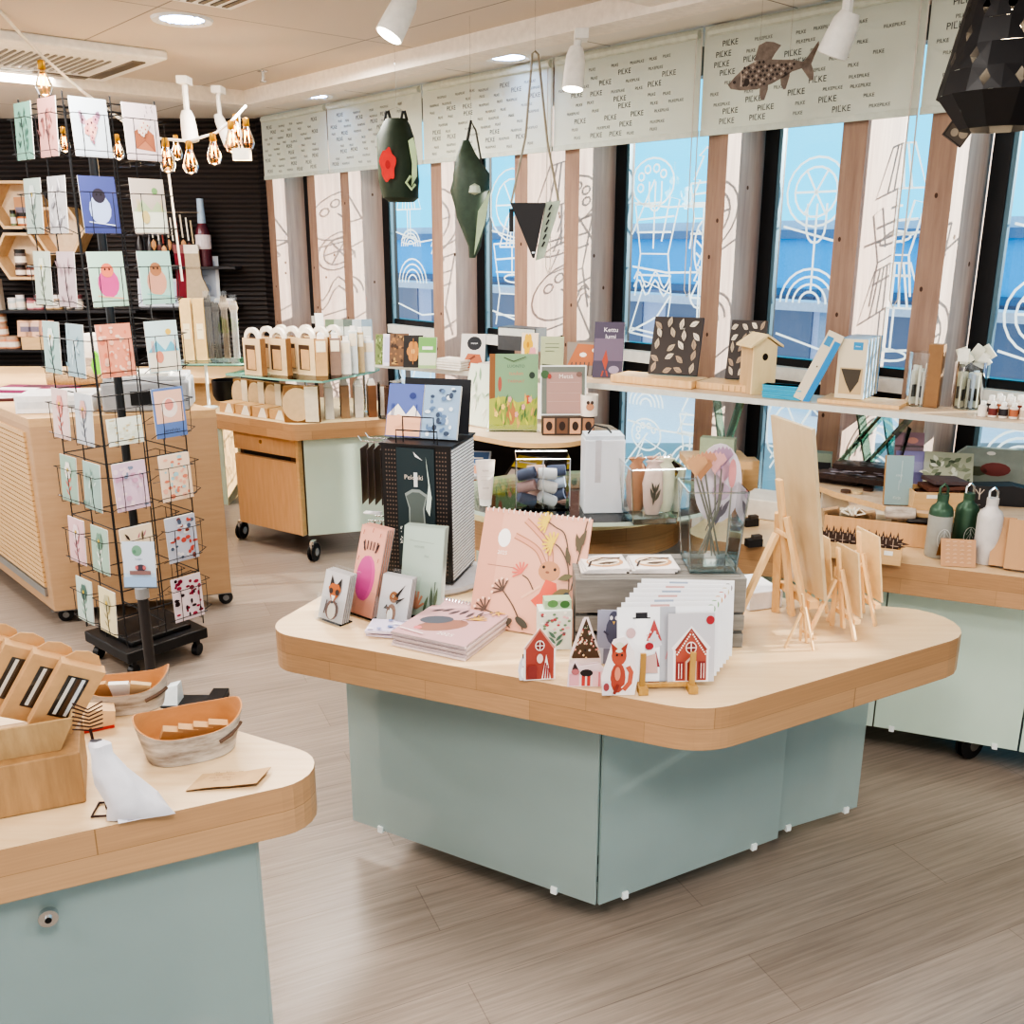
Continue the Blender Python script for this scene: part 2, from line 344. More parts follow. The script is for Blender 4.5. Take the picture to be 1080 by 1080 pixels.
# ---------------------------------------------------------------- window wall
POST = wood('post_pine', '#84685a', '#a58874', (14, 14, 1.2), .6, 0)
SIDE = wood('post_side_painted_lit', '#b89c92', '#dcc5b8', (14, 14, 1.0), .6, 0)  # lighter copy of the post wood, window light on the sides painted in
FRAME = col('#15181d', .35, .2, 0); SILLW = col('#dcdcd6', .5)
FILM = veil('white_film', '#eef4f4', .93)
PD = .30
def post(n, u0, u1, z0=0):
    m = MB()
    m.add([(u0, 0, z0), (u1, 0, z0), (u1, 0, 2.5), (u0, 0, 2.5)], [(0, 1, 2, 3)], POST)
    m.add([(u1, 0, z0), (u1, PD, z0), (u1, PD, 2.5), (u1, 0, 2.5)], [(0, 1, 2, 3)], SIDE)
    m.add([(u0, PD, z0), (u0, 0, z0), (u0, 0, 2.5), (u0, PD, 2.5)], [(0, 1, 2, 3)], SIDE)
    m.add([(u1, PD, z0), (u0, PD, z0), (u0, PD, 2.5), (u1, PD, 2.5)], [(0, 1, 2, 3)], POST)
    for _ in range(3):   # knots
        m.add([(x, -.0008, z) for x, z in ell(R.uniform(u0+.02, u1-.02), R.uniform(.9, 2.1), .006, .009)], [list(range(14))], col('#4a3024', .7, 0, 0))
    for _ in range(2):
        y = R.uniform(.05, .25); z = R.uniform(1, 2)
        m.add([(u1+.0008, a, c) for a, c in ell(y, z, .007, .009)], [list(range(14))], col('#6d5040', .7, 0, 0))
    struct(m, 'trim_%d' % n, loc=W0, rz=WA)
BP = [-.10, .90, 1.87, 2.96, 3.82, 4.78, 5.75, 6.72, 7.69, 8.66]
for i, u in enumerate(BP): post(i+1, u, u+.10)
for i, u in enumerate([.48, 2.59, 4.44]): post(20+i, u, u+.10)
m = MB(); m.bb(-3, BP[0], 0, .1, 0, 2.5, RIB); struct(m, 'wall_corner', loc=W0, rz=WA)
m = MB(); m.bb(-.5, 9.4, PD+.01, PD+.09, 0, .30, GREYP); m.bb(-.5, 9.4, PD+.01, PD+.09, 2.38, 2.5, GREYP); m.bb(BP[7]+.1, 9.4, PD+.01, PD+.09, .3, 2.4, GREYP); m.bb(BP[6]+.1, BP[7], PD+.01, PD+.09, 1.5, 2.4, GREYP); m.bb(BP[5]+.55, BP[7], PD+.01, PD+.09, .3, 1.0, GREYP); struct(m, 'wall_windows_sun_blocks', loc=W0, rz=WA)  # unseen slabs past the visible bays are added to hold back sun
def circ(cx, cy, r, n=16, ry=None): q = ell(cx, cy, r, ry or r, n); return q+[q[0]]
def d_palette(x, z, s): return [circ(x, z, .5*s, 20, .42*s)]+[circ(x+.3*s*math.cos(a), z+.25*s*math.sin(a), .07*s, 8) for a in (.6, 1.3, 2, 2.7, 3.5)]+[[(x-.7*s, z-.9*s), (x+.05*s, z+.05*s)]]
def d_chair(x, z, s): return [[(x-.45*s, z+.7*s), (x-.3*s, z-.1*s), (x+.3*s, z-.1*s), (x+.5*s, z+.75*s), (x+.3*s, z+.8*s), (x+.15*s, z+.1*s)], [(x-.4*s, z+.45*s), (x+.4*s, z+.5*s)], [(x-.4*s, z+.25*s), (x+.35*s, z+.25*s)], [(x-.3*s, z-.1*s), (x-.4*s, z-.8*s)], [(x+.3*s, z-.1*s), (x+.4*s, z-.8*s)], [(x-.4*s, z-.45*s), (x+.38*s, z-.45*s)], [(x-.45*s, z+.7*s), (x+.1*s, z+.72*s)]]
def d_tree(x, z, s): return [[(x-.3*s, z-.4*s), (x-.1*s, z), (x-.22*s, z), (x-.05*s, z+.35*s), (x-.14*s, z+.35*s), (x, z+.75*s), (x+.14*s, z+.35*s), (x+.05*s, z+.35*s), (x+.22*s, z), (x+.1*s, z), (x+.3*s, z-.4*s), (x-.3*s, z-.4*s)], [(x, z-.4*s), (x, z-.9*s)]]
def d_lamp(x, z, s): return [[(x-.45*s, z), (x-.22*s, z+.6*s), (x+.22*s, z+.6*s), (x+.45*s, z), (x-.45*s, z)]]+[[(x+k*.12*s, z), (x+k*.06*s, z+.6*s)] for k in (-2, -1, 0, 1, 2)]+[[(x-.05*s, z), (x-.05*s, z-.6*s)], [(x+.05*s, z), (x+.05*s, z-.6*s)], circ(x, z-.65*s, .3*s, 14, .08*s)]
def d_wheel(x, z, s): return [circ(x, z, .5*s, 20), circ(x, z, .36*s, 18)]+[[(x, z), (x+.36*s*math.cos(a), z+.36*s*math.sin(a))] for a in (0, 1.05, 2.1, 3.14, 4.2, 5.25)]
def d_fork(x, z, s): return [[(x, z-.8*s), (x, z+.1*s)], ell(x, z+.4*s, .2*s, .3*s, 8, 180, 360), [(x-.2*s, z+.4*s), (x-.2*s, z+.8*s)], [(x+.2*s, z+.4*s), (x+.2*s, z+.8*s)], [(x, z+.1*s), (x, z+.8*s)]]
def d_rain(x, z, s): return [ell(x, z, k*s, k*s, 12, 0, 180) for k in (.15, .25, .35, .45)]
def d_leaf(x, z, s): return [circ(x, z, .18*s, 14, .45*s), [(x, z-.8*s), (x, z+.4*s)]]+[[(x, z+k*s), (x+.14*s, z+(k+.12)*s)] for k in (-.2, 0, .2)]+[[(x, z+k*s), (x-.14*s, z+(k+.12)*s)] for k in (-.2, 0, .2)]
def d_box(x, z, s): return [[(x-.5*s, z-.4*s), (x-.1*s, z+.5*s), (x+.5*s, z+.3*s), (x+.4*s, z-.5*s), (x-.5*s, z-.4*s)], [(x-.5*s, z-.4*s), (x+.2*s, z-.1*s), (x+.5*s, z+.3*s)], [(x+.2*s, z-.1*s), (x+.4*s, z-.5*s)]]
def d_wave(x, z, s): return [[(x-.6*s+.1*s*k, z+.2*s*math.sin(k*1.1)) for k in range(13)], [(x-.6*s+.1*s*k, z-.2*s+.2*s*math.sin(k*1.1)) for k in range(13)]]
DOODS = [d_palette, d_chair, d_tree, d_lamp, d_wheel, d_fork, d_rain, d_leaf, d_box, d_wave]
def doodles(o, u0, u1, z0, z1, seq, r):
    w = u1-u0; n = 2 if w > .45 else 1; s = w/n*.92; rows = max(2, int((z1-z0)/(s*1.05))); k = 0; L = []
    for i in range(rows):
        for j in range(n):
            f = seq[k % len(seq)]; k += 1
            L += f(u0+(j+.5)*w/n+r.uniform(-.02, .02), z0+(i+.5)*(z1-z0)/rows, s*r.uniform(.85, 1.1))
        L.append([(u0+.02, z0+(i+.2)*(z1-z0)/rows), (u0+w*.4, z0+(i-.05)*(z1-z0)/rows+.05), (u1-.03, z0+(i+.15)*(z1-z0)/rows)])
    for i in range(rows-1):
        for j in range(n): L += seq[(k+i*3+j) % len(seq)](u0+(j+.5)*w/n, z0+(i+1)*(z1-z0)/rows, s*.7)
    pr = [('l', [(min(max(a, u0+.012), u1-.012), min(max(c, z0+.012), z1-.012)) for a, c in q], .0095, FILM) for q in L]
    m = MB(); art(m, (0, PD-.026, 0), (1, 0, 0), (0, 0, 1), 1, 1, pr, e=.00002)
    return m.build('film_drawing', o)
wn = 0
for i in range(len(BP)-1):
    u0, u1 = BP[i]+.10, BP[i+1]; r = random.Random(40+i); wn += 1
    o = bpy.data.objects.new('window_%d' % wn, None); COL.objects.link(o); o.location = W0; o.rotation_euler = (0, 0, WA); o['kind'] = 'structure'
    m = MB(); j0, j1 = u0+.02, u0+.085
    m.bb(j0, j1, .235, PD, .3, 2.42, FRAME); m.bb(u1-.05, u1, .25, PD, .3, 2.42, FRAME)
    m.bb(j1, u1-.05, .25, PD, 1.125, 1.16, FRAME); m.bb(j1, u1-.05, .25, PD, 1.0, 1.07, FRAME); m.bb(j1, u1-.05, .25, PD, .30, .36, FRAME)
    m.bb(j1, j1+.018, .24, .262, .3, 2.42, col('#5a7684', .3, .4, 0)); struct(m, 'window_frame', o)
    m = MB(); m.bb(j1, u1-.05, .20, PD, 1.07, 1.125, SILLW); struct(m, 'window_sill', o)
    m = MB(); m.quad([(j1, PD-.02, 1.16), (u1-.05, PD-.02, 1.16), (u1-.05, PD-.02, 2.42), (j1, PD-.02, 2.42)], PANE); struct(m, 'pane', o)
    m = MB(); m.quad([(j1, PD-.02, .36), (u1-.05, PD-.02, .36), (u1-.05, PD-.02, 1.0), (j1, PD-.02, 1.0)], PANE); struct(m, 'pane', o)
    if i < 7:
        seq = {3: [d_box, d_fork, d_chair, d_leaf, d_palette, d_tree, d_wave, d_tree], 4: [d_rain, d_lamp, d_wheel, d_lamp, d_fork, d_chair, d_wave, d_tree]}.get(i) or [r.choice(DOODS) for _ in range(12)]
        doodles(o, j1+.01, u1-.06, 1.17, 2.08, seq, r)
        doodles(o, j1+.01, u1-.06, .40, .99, [r.choice(DOODS) for _ in range(12)], r)
# ---------------------------------------------------------------- printed roller blinds
BLIND = veil('blind_fabric', '#d6dbd0', 1.0, .8, .14); INK = col('#43494a', .7, 0, 0)
seams = [0.0, .885, 1.905, 2.965, 3.85, 4.80, 5.76]
words_lab = ['in the corner by the dark ribbed wall', 'behind the dark bag with the red flower', 'behind the slim dark green drawstring bag', 'with a white spotlight glowing in front of it', 'behind the hanging wooden fish', 'mostly hidden by the black faceted lampshade']
for i in range(6):
    u0, u1 = seams[i]-.05, seams[i+1]-.062
    if i == 5: u1 = 5.7
    zb = 2.088; r = random.Random(90+i)
    o = thing('roller_blind', 'pale printed roller blind '+words_lab[i], 'blind', W0, WA, 'roller blinds along the window wall')
    m = MB(); m.bb(u0, u1, -.038, -.028, zb-.012, zb+.012, col('#c2c8bd', .6)); m.build('bottom_bar', o)
    m = MB(); m.tube([(u0+.03, -.04, 2.47), (u1-.01, -.04, 2.47)], .018, col('#cdd2c6', .6), 8); m.build('roller_tube', o)
    pr = []; z = zb+.03; k = 0
    while z < 2.43:
        x = u0+.03+r.uniform(0, .12)
        while x < u1-.14:
            t = r.random()
            if t < .3: s, wd = 'PIĽKE', .031
            elif t < .72: s, wd = 'PILKE', .018
            else: s, wd = 'PILKEPILKE', .017
            L_ = text_mesh(s)[2]*wd
            if x+L_ < u1-.02: pr.append(('t', s, x+L_/2, z+r.uniform(-.004, .004), wd, INK))
            x += L_+r.uniform(.03, .13)
        z += .036
    
    m = MB(); m.bb(u0, u1, -.034, -.032, zb, 2.495, BLIND); art(m, (0, -.0345, 0), (1, 0, 0), (0, 0, 1), 1, 1, pr, e=0); m.build('blind_fabric', o)
    if i in (2, 3, 4):
        zz = 1.42 if i != 2 else 1.5
        m = MB(); m.tube([(u1+.01, -.05, 2.47), (u1+.012, -.05, zz+.03), (u1-.004, -.05, zz), (u1-.02, -.05, zz+.03), (u1-.018, -.05, 2.47)], .003, col('#cfc8bd', .5), 4); m.build('bead_chain', o)
# ---------------------------------------------------------------- outside
SNOW = col('#dfe6ee', .8)
struct(MB().prism([wp(-14, .5), wp(25, .5), wp(25, 45), wp(-14, 45)], -.6, -.3, SNOW), 'ground_outside')
def facade(name, d0, u0, u1, bands):
    m = MB()
    for z0, z1, c, dd in bands: m.bb(u0, u1, d0-dd, d0+4, z0, z1, c)
    for k in range(int((u1-u0)/1.6)): m.bb(u0+.4+k*1.6, u0+1.5+k*1.6, d0-.03, d0, -.1, 1.1, col('#5d6f8c', .3, 0, 0))
    o = m.build(name, None, W0, WA); o['kind'] = 'structure'
facade('exterior_building', 9, -25, 22, [(-.3, .92, col('#a3b4d6', .7), 0), (.92, 1.02, col('#2f5d8a', .5), .3), (1.02, 1.70, col('#00a2ea', .5), .25), (1.70, 1.82, col('#3f6f9e', .5), .35), (1.82, 1.95, col('#8fc4ea', .6), .1)])
m = MB()
for k in range(9): m.box((-9+k*3.2, 6.5, .4), (.12, .12, 1.5), col('#8da2bd', .6)); 
m.bb(-14, 18, 6.3, 6.7, .9, 1.0, col('#a9bdd4', .6)); o = m.build('exterior_railing', None, W0, WA); o['kind'] = 'structure'
# ---------------------------------------------------------------- light
w = bpy.data.worlds.new('world'); SC.world = w; w.use_nodes = True; t = w.node_tree; L = t.links
bg = t.nodes['Background']; tc = t.nodes.new('ShaderNodeTexCoord')
vm = t.nodes.new('ShaderNodeVectorMath'); vm.operation = 'DOT_PRODUCT'; vm.inputs[1].default_value = tuple(D); L.new(tc.outputs['Generated'], vm.inputs[0])
rp = t.nodes.new('ShaderNodeValToRGB'); rp.color_ramp.elements[0].position = .42; rp.color_ramp.elements[1].position = .58
rp.color_ramp.elements[0].color = (.92, .90, .88, 1); rp.color_ramp.elements[1].color = (.07, .66, 1.0, 1)  # room-side half is warm-white fill added for brightness, window-side half is sky
mr = t.nodes.new('ShaderNodeMapRange'); mr.inputs['From Min'].default_value = -1; mr.inputs['From Max'].default_value = 1; L.new(vm.outputs['Value'], mr.inputs[0]); L.new(mr.outputs[0], rp.inputs[0]); L.new(rp.outputs[0], bg.inputs[0])
bg.inputs[1].default_value = 1.35
sd = bpy.data.lights.new('sun', 'SUN'); sd.energy = 7; sd.angle = math.radians(.6); sd.color = (1, .90, .76)
so = bpy.data.objects.new('sun', sd); COL.objects.link(so)
SUN = (U*-.55+D*-.80).normalized(); SUN = Vector((SUN.x, SUN.y, -math.tan(math.radians(13)))).normalized()
so.rotation_euler = SUN.to_track_quat('-Z', 'Y').to_euler()
def lamp(kind, loc, e, c=(1, .93, .84), size=.3, aim=None, spot=70, blend=.6):
    d = bpy.data.lights.new('lamp', kind); d.energy = e; d.color = c
    if kind == 'AREA': d.size = size
    elif kind == 'SPOT': d.spot_size = math.radians(spot); d.spot_blend = blend; d.shadow_soft_size = size
    else: d.shadow_soft_size = size
    o = bpy.data.objects.new('fitting_or_fill_lamp', d); COL.objects.link(o); o.location = loc
    if aim is not None: o.rotation_euler = (Vector(aim)-Vector(loc)).to_track_quat('-Z', 'Y').to_euler()
    return o
for x, y, e in ((0, 0.3, 26), (1.6, .6, 20), (-1.6, .4, 16), (0.2, 2.2, 14), (-1.4, 3.0, 24), (-3.2, 2.6, 40), (-2.6, 5.2, 38), (-1.0, 4.6, 26), (-3.6, 5.6, 30)):
    lamp('AREA', (x, y, 2.46), e, (1, .95, .89), .5)  # broad area lights added under the ceiling for overall fill
# ---------------------------------------------------------------- ceiling fittings
LOUV = col('#dcebff', .4, 0, 0, 3.5)
for (px, py), s, lab in zip([(192, 20), (330, 101), (535, 60), (22, 76), (184, 128)], [1, 1, 1, 1, .9], ['nearest the top of the photo on the panelled ceiling', 'between the dropped beam and the blind in the corner', 'behind the beam beside the hanging triangular bag cord', 'beside the square air unit at the photo edge', 'behind the string of bulbs']):
    p = P(px, py, 2.5); o = thing('recessed_downlight', 'round recessed downlight with white ring '+lab, 'ceiling light', p, 0, 'recessed downlights in the ceiling')
    MB().lathe([(.085*s, -.004), (.115*s, -.010), (.12*s, 0)], WHITE, 24, cap=False).build('trim_ring', o, smooth=True)
    m = MB(); m.lathe([(.001, -.002), (.085*s, -.002)], LOUV, 20)
    for k in range(-3, 4): m.bb(k*.022*s-.001, k*.022*s+.001, -.07*s, .07*s, -.008, -.003, ALU)
    m.build('louvre', o)
p = P(205, 92, 2.5); one(MB().lathe([(.0, -.012), (.06, -.012), (.078, -.004), (.08, 0)], WHITE, 24), 'ceiling_speaker', 'flat white disc set in the ceiling above the light string', 'speaker', p, smooth=True)
p = P(277, 74, 2.5); m = MB(); m.lathe([(.028, 0), (.028, -.006), (.009, -.008), (.007, -.045), (.018, -.05), (.018, -.055)], CHROME, 14); m.bb(-.004, .004, -.03, .03, -.05, -.045, CHROME)
one(m, 'sprinkler_head', 'small metal sprinkler head hanging from the ceiling panel', 'sprinkler', p)
p = P(45, 55, 2.5); o = thing('air_conditioner', 'white square ceiling air unit with a dark slot and grille', 'air conditioner', p, WA)
m = MB(); m.bb(-.42, .42, -.42, .42, -.04, 0, WHITE); m.build('casing', o, bevel=.01)
m = MB(); m.bb(-.3, .3, .3, .36, -.046, -.038, col('#6d675f', .5)); m.bb(-.36, -.3, -.3, .3, -.046, -.038, col('#6d675f', .5)); m.build('air_slot', o)
m = MB()
for k in range(14): m.bb(-.22, .22, -.22+k*.034, -.21+k*.034, -.046, -.039, col('#8a857d', .5))
m.build('grille', o)
p = P(224, -9, 2.5); m = MB(); m.bb(-.13, .13, -.13, .13, -.02, 0, WHITE)
for k in range(5): m.bb(-.1, .1, -.1+k*.045, -.08+k*.045, -.024, -.018, col('#55504a', .5))
one(m, 'ceiling_vent', 'square white ceiling vent cut by the top of the photo', 'vent', p, WA)
SPOTE = col('#fff3dc', .4, 0, 0, 14)
def track_spot(px, py, yq, ux, uy, L_, r, aim, lab, lit=True, mz=2.5):
    c = PY(px, py, yq); d = Vector(aim).normalized(); mp = PY(ux, uy, yq)
    o = thing('track_spotlight', lab, 'spotlight', (c.x, c.y, 0), 0, 'white spotlights')
    z = Vector((0, 0, c.z))
    m = MB(); m.tube([z-d*L_*.5, z-d*L_*.3, z+d*L_*.1, z+d*L_*.5], [r*.6, r*.85, r*.95, r], WHITE, 16); m.build('lamp_head', o, smooth=True)
    m = MB(); m.tube([z+d*L_*.5, z+d*(L_*.5+.003)], [r*.86, r*.86], SPOTE if lit else col('#d8d4cc', .4), 16); m.build('lens', o)
    top = Vector((mp.x-c.x, mp.y-c.y, mz)); m = MB(); m.tube([z-d*L_*.25, (z-d*L_*.4+top)/2+Vector((0, 0, .02)), top-Vector((0, 0, .03))], r*.35, WHITE, 8); m.box(top-Vector((0, 0, .018)), (.05, .09, .034), WHITE); m.build('bracket', o)
    if lit: lamp('SPOT', c+d*(L_*.5+.02), 16, (1, .9, .75), .03, c+d, 60)
track_spot(421, 16, 3.5, 430, -22, .15, .048, (-.45, -.2, -.85), 'white spotlight glowing near the middle of the upper photo edge')
track_spot(606, 72, 3.95, 613, 42, .15, .042, (-.08, -.12, -1), 'white spotlight glowing in front of the blind beside the cord loop', mz=2.42)
track_spot(887, 36, 3.35, 893, 6, .13, .05, (-.25, .25, -.8), 'unlit white spotlight hanging above the wooden fish', False, mz=2.46)
track_spot(199, 133, 5.0, 197, 116, .14, .04, (.1, -.1, -1), 'white spotlight behind the row of glowing bulbs', False, mz=2.42)
track_spot(236, 137, 5.3, 232, 118, .16, .032, (.35, -.1, -.9), 'slim white tilted spotlight beside the bulb cluster at the beam corner', False, mz=2.42)
# string lights
WIRE = col('#e3ddd2', .6); FIL = col('#ffb040', .4, 0, 0, 9); BULB = glass('amber_bulb', (1.0, .86, .60), .06); BRASS = col('#b98a3a', .3, .9, 0)
wy = 4.6
wpts = [PY(*q) for q in [(0, 12, 4.0), (22, 36, 4.2), (43, 58, 4.4), (85, 95, 4.6), (130, 128, 4.6), (165, 146, 4.6), (200, 149, 4.6), (228, 140, 4.6), (246, 126, 4.6), (259, 112, 4.75)]]
one(MB().tube(wpts, .0065, WIRE, 6), 'light_string_wire', 'white festoon cord sagging below the ceiling beam with amber bulbs', 'cord')
bl = [(43, 64, 4.4, 1.05, 'hanging alone above the card rack'), (66, 134, 4.6, .8, 'seen through the upper left wires of the card rack'), (123, 142, 4.6, .8, 'seen between the two upper front cards of the rack'), (174, 146, 4.6, 1.1, 'closest to the upper right card of the rack'), (185, 143, 4.72, .8, 'small one between the two large bulbs right of the rack'), (199, 149, 4.6, 1.05, 'middle of the row right of the rack'), (224, 141, 4.6, 1, 'last single bulb before the cluster'), (243, 128, 4.6, 1, 'lower left of the cluster at the beam corner'), (248, 121, 4.7, .9, 'upper of the cluster at the beam corner'), (259, 125, 4.6, 1, 'right side of the cluster at the beam corner')]
for px, py, yq, s, lab in bl:
    p = PY(px, py, yq); o = thing('filament_bulb', 'glowing clear filament bulb '+lab, 'light bulb', p, 0, 'festoon bulbs')
    MB().lathe([(.008*s, .004), (.014*s, 0), (.016*s, -.03*s), (.013*s, -.034*s)], BRASS, 12).build('brass_cap', o, smooth=True)
    MB().lathe([(.013*s, -.034*s), (.02*s, -.055*s), (.031*s, -.085*s), (.033*s, -.105*s), (.024*s, -.128*s), (.001, -.138*s)], BULB, 16).build('glass_bulb', o, smooth=True)
    MB().tube([(-.008*s, 0, -.05*s), (-.011*s, 0, -.1*s), (0, 0, -.055*s), (.011*s, 0, -.1*s), (.008*s, 0, -.05*s)], .0035*s, FIL, 5).build('filament', o)
    lamp('POINT', p+Vector((0, 0, -.18*s)), .7, (1, .7, .35), .03)
p = PY(255, 160, 4.6); m = MB(); m.tube([(0, 0, 0), (0, 0, .16)], .003, WIRE, 5); m.box((0, 0, -.012), (.075, .05, .05), col('#e6dccb', .6))
one(m, 'wire_junction', 'pale junction block hanging below the bulb cluster', 'junction block', p)
# ================================================================== FURNITURE
def round_poly(pts, rs, n=8):
    o = []; N_ = len(pts)
    for i, p in enumerate(pts):
        r = rs[i] if isinstance(rs, (list, tuple)) else rs
        p = Vector(p); a = (Vector(pts[i-1])-p); b = (Vector(pts[(i+1) % N_])-p); la, lb = a.length, b.length; a.normalize(); b.normalize()
        if r <= 0: o.append(tuple(p)); continue
        half = math.acos(max(-1, min(1, a.dot(b))))/2; d = min(r/math.tan(half), la*.49, lb*.49); r = d*math.tan(half)
        c = p+(a+b).normalized()*(r/math.sin(half)); s = p+a*d-c; e = p+b*d-c
        a0 = math.atan2(s.y, s.x); a1 = math.atan2(e.y, e.x); da = (a1-a0+math.pi) % (2*math.pi)-math.pi
        o += [(c.x+r*math.cos(a0+da*k/n), c.y+r*math.sin(a0+da*k/n)) for k in range(n+1)]
    return o
def top_board(o, pts, z0, z1, name='table_top', me=None, mt=None):
    return MB().prism(pts, z0, z1, mt or TOPM, me or EDGEM).build(name, o, bevel=.004)
def glass_panel(o, a, b, z0, z1, m=None, th=.008, clips=True):
    a = Vector((a[0], a[1], 0)); b = Vector((b[0], b[1], 0)); d = (b-a); L_ = d.length; rz = math.atan2(d.y, d.x)
    m_ = MB(); m_.bb(0, L_, 0, th, z0, z1, m or FROST); g = m_.build('glass_panel', o, a, rz)
    if clips:
        for x in (.13*L_, .85*L_): MB().bb(x-.008, x+.008, -.006, .012, z0-.006, z0+.012, col('#e9edec', .3)).build('glass_clip', g)
    return g
def caster(o, x, y, rz, r=.045, big=False):
    z = r; m = MB(); M_ = Matrix.Translation((x, y, z)) @ Matrix.Rotation(rz, 4, 'Z') @ Matrix.Rotation(math.pi/2, 4, 'X'); m.M = M_
    for s in (-.016, .006): m.lathe([(.001, s), (r*.55, s), (r, s+.002), (r, s+.009), (r*.5, s+.011), (.001, s+.011)], BLACK, 18)
    m.lathe([(.001, -.02), (r*.45, -.02), (r*.45, .02), (.001, .02)], CHROME if big else STEEL, 12)
    m.M = Matrix.Translation((x, y, 0)) @ Matrix.Rotation(rz, 4, 'Z')
    m.bb(-.02, .02, -.012, .012, r, r*2.25, CHROME if big else STEEL)
    if big: m.box((-.005, 0, r*1.5), (r*1.1, .012, r*1.2), CHROME)
    return m.build('caster', o)
# ---- front display table
T1 = round_poly([(-.64, 2.25), (.41, 1.81), (1.36, 2.335), (-.42, 2.755)], [.09, .17, .12, .1])
o = thing('display_table', 'low display table with thick birch top and frosted green glass sides in the middle', 'table')
top_board(o, T1, .60, .70)
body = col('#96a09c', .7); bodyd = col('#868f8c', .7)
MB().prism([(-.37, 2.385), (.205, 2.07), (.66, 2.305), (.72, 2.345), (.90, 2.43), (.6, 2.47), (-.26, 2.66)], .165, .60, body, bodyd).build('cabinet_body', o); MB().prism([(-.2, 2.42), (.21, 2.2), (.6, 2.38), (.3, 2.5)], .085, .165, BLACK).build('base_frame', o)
for a, b in (((-.45, 2.36), (.205, 2.0)), ((.215, 2.0), (.73, 2.275)), ((.735, 2.305), (1.0, 2.425))): glass_panel(o, a, b, .075, .60)
for x, y in ((-.2, 2.5), (.22, 2.2), (.75, 2.42), (.3, 2.55)): caster(o, x, y, R.uniform(0, 3), .04)
# ---- foreground table
o = thing('display_table', 'birch topped table with frosted glass side cut by the lower edge of the photo', 'table')
top_board(o, round_poly([(-2.2, .73), (-.275, 1.588), (-.80, 1.86), (-1.1, 1.92), (-2.2, 1.92)], [0, .075, .12, .2, 0]), .60, .70)
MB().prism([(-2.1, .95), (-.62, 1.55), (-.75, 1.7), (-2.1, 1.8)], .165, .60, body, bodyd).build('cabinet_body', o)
g = glass_panel(o, (-1.17, 1.22), (-.475, 1.535), .075, .60); glass_panel(o, (-2.1, .80), (-1.175, 1.22), .075, .60); glass_panel(o, (-.472, 1.54), (-.73, 1.72), .075, .60, clips=False)
p = P(17, 948, .56); m = MB(Matrix.Rotation(math.atan2(.42, .92), 4, 'Z') @ Matrix.Rotation(math.pi/2, 4, 'X')); m.lathe([(.001, .012), (.006, .012), (.006, .008), (.016, .008), (.016, -.004)], CHROME, 16); m.lathe([(.001, .0125), (.0055, .0125)], BLACK, 10); m.build('standoff_bolt', o, (-.79, 1.375, .545))
for x, y in ((-.75, 1.55), (-1.6, 1.25), (-1.6, 1.7)): caster(o, x, y, 1, .04)
# ---- right table by the windows
o = thing('display_table', 'birch table with pale green glass front by the windows carrying bottles and boxes', 'table')
top_board(o, round_poly([(.56, 3.055), (2.12, 2.38), (1.96, 2.93), (1.38, 3.57), (.95, 3.70)], [.1, .1, .05, .05, .1]), .60, .70)
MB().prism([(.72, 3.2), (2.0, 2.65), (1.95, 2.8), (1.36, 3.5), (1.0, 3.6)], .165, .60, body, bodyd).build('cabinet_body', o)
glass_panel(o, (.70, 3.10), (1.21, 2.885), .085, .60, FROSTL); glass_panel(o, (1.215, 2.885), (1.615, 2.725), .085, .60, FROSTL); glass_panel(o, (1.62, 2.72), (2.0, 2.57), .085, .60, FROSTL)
c = P(1030, 770, .05); caster(o, 1.52, 2.835, .5, .055, True); caster(o, .9, 3.2, .9, .055, True); caster(o, 1.8, 2.85, .9, .055, True)
# its raised shelf
ts = [(1.05, 3.55), (1.14, 3.27), (1.29, 3.01), (1.50, 2.91), (1.80, 2.83), (2.0, 2.72), (1.96, 2.94), (1.68, 3.25), (1.36, 3.58), (1.18, 3.66)]
s = thing('raised_shelf', 'curved wooden shelf raised above the window side table with dark boards on it', 'shelf')
MB().prism(round_poly(ts, [.06, .15, .15, .1, .1, .05, .05, .05, .05, .05]), .78, .80, wood('pale_shelf', '#cbb49a', '#dcc7ae', (3, 26, 26), .4), OAK).build('shelf_board', s, bevel=.003)
for x, y in ((1.2, 3.42), (1.5, 3.12), (1.82, 2.90)): MB().bb(x-.05, x+.05, y-.01, y+.01, .70, .78, col('#e9e6e0', .5)).build('support', s)
# ---- upper shelf along the windows
s = thing('window_shelf', 'long pale shelf board at window height carrying books, bird boxes and small bottles', 'shelf')
SH0, SH1, SHN = Vector((-.66, 4.565)), Vector((1.76, 2.86)), Vector((.576, .817))
MB().prism([tuple(SH0), tuple(SH1), tuple(SH1+SHN*.2), tuple(SH0+SHN*.24)], 1.078, 1.10, wood('pale_shelf', '', ''), col('#cfcfc8', .4)).build('shelf_board', s, bevel=.003)
GSTRIP = glass('aqua_glass_strip', (.62, .86, .80), .12)
def strip(a, b, w_=.03):
    m = MB(); d = Vector(b)-Vector(a); q = d.to_track_quat('Z', 'Y').to_matrix().to_4x4(); m.M = Matrix.Translation(Vector(a)) @ q; m.bb(-w_/2, w_/2, -.006, .006, 0, d.length, GSTRIP); m.build('glass_strut', s)
for ax, ay, by in ((1.30, 3.53, .812), (1.37, 3.46, .812)):
    strip((ax-.06, ay+.04, by), (ax+.04, ay-.16, 1.077)); strip((ax+.06, ay-.0, by), (ax-.04, ay-.10, 1.077))
strip((1.76, 2.98, .812), (1.68, 3.02, 1.077)); strip((.86, 3.78, .80), (.80, 3.72, 1.077)); strip((.86, 3.80, .80), (.90, 3.70, 1.077))
for x, y in ((-.5, 4.53),): MB().bb(x-.012, x+.012, y-.012+.06, y+.012+.06, 0, 1.078, STEEL).build('shelf_post', s)
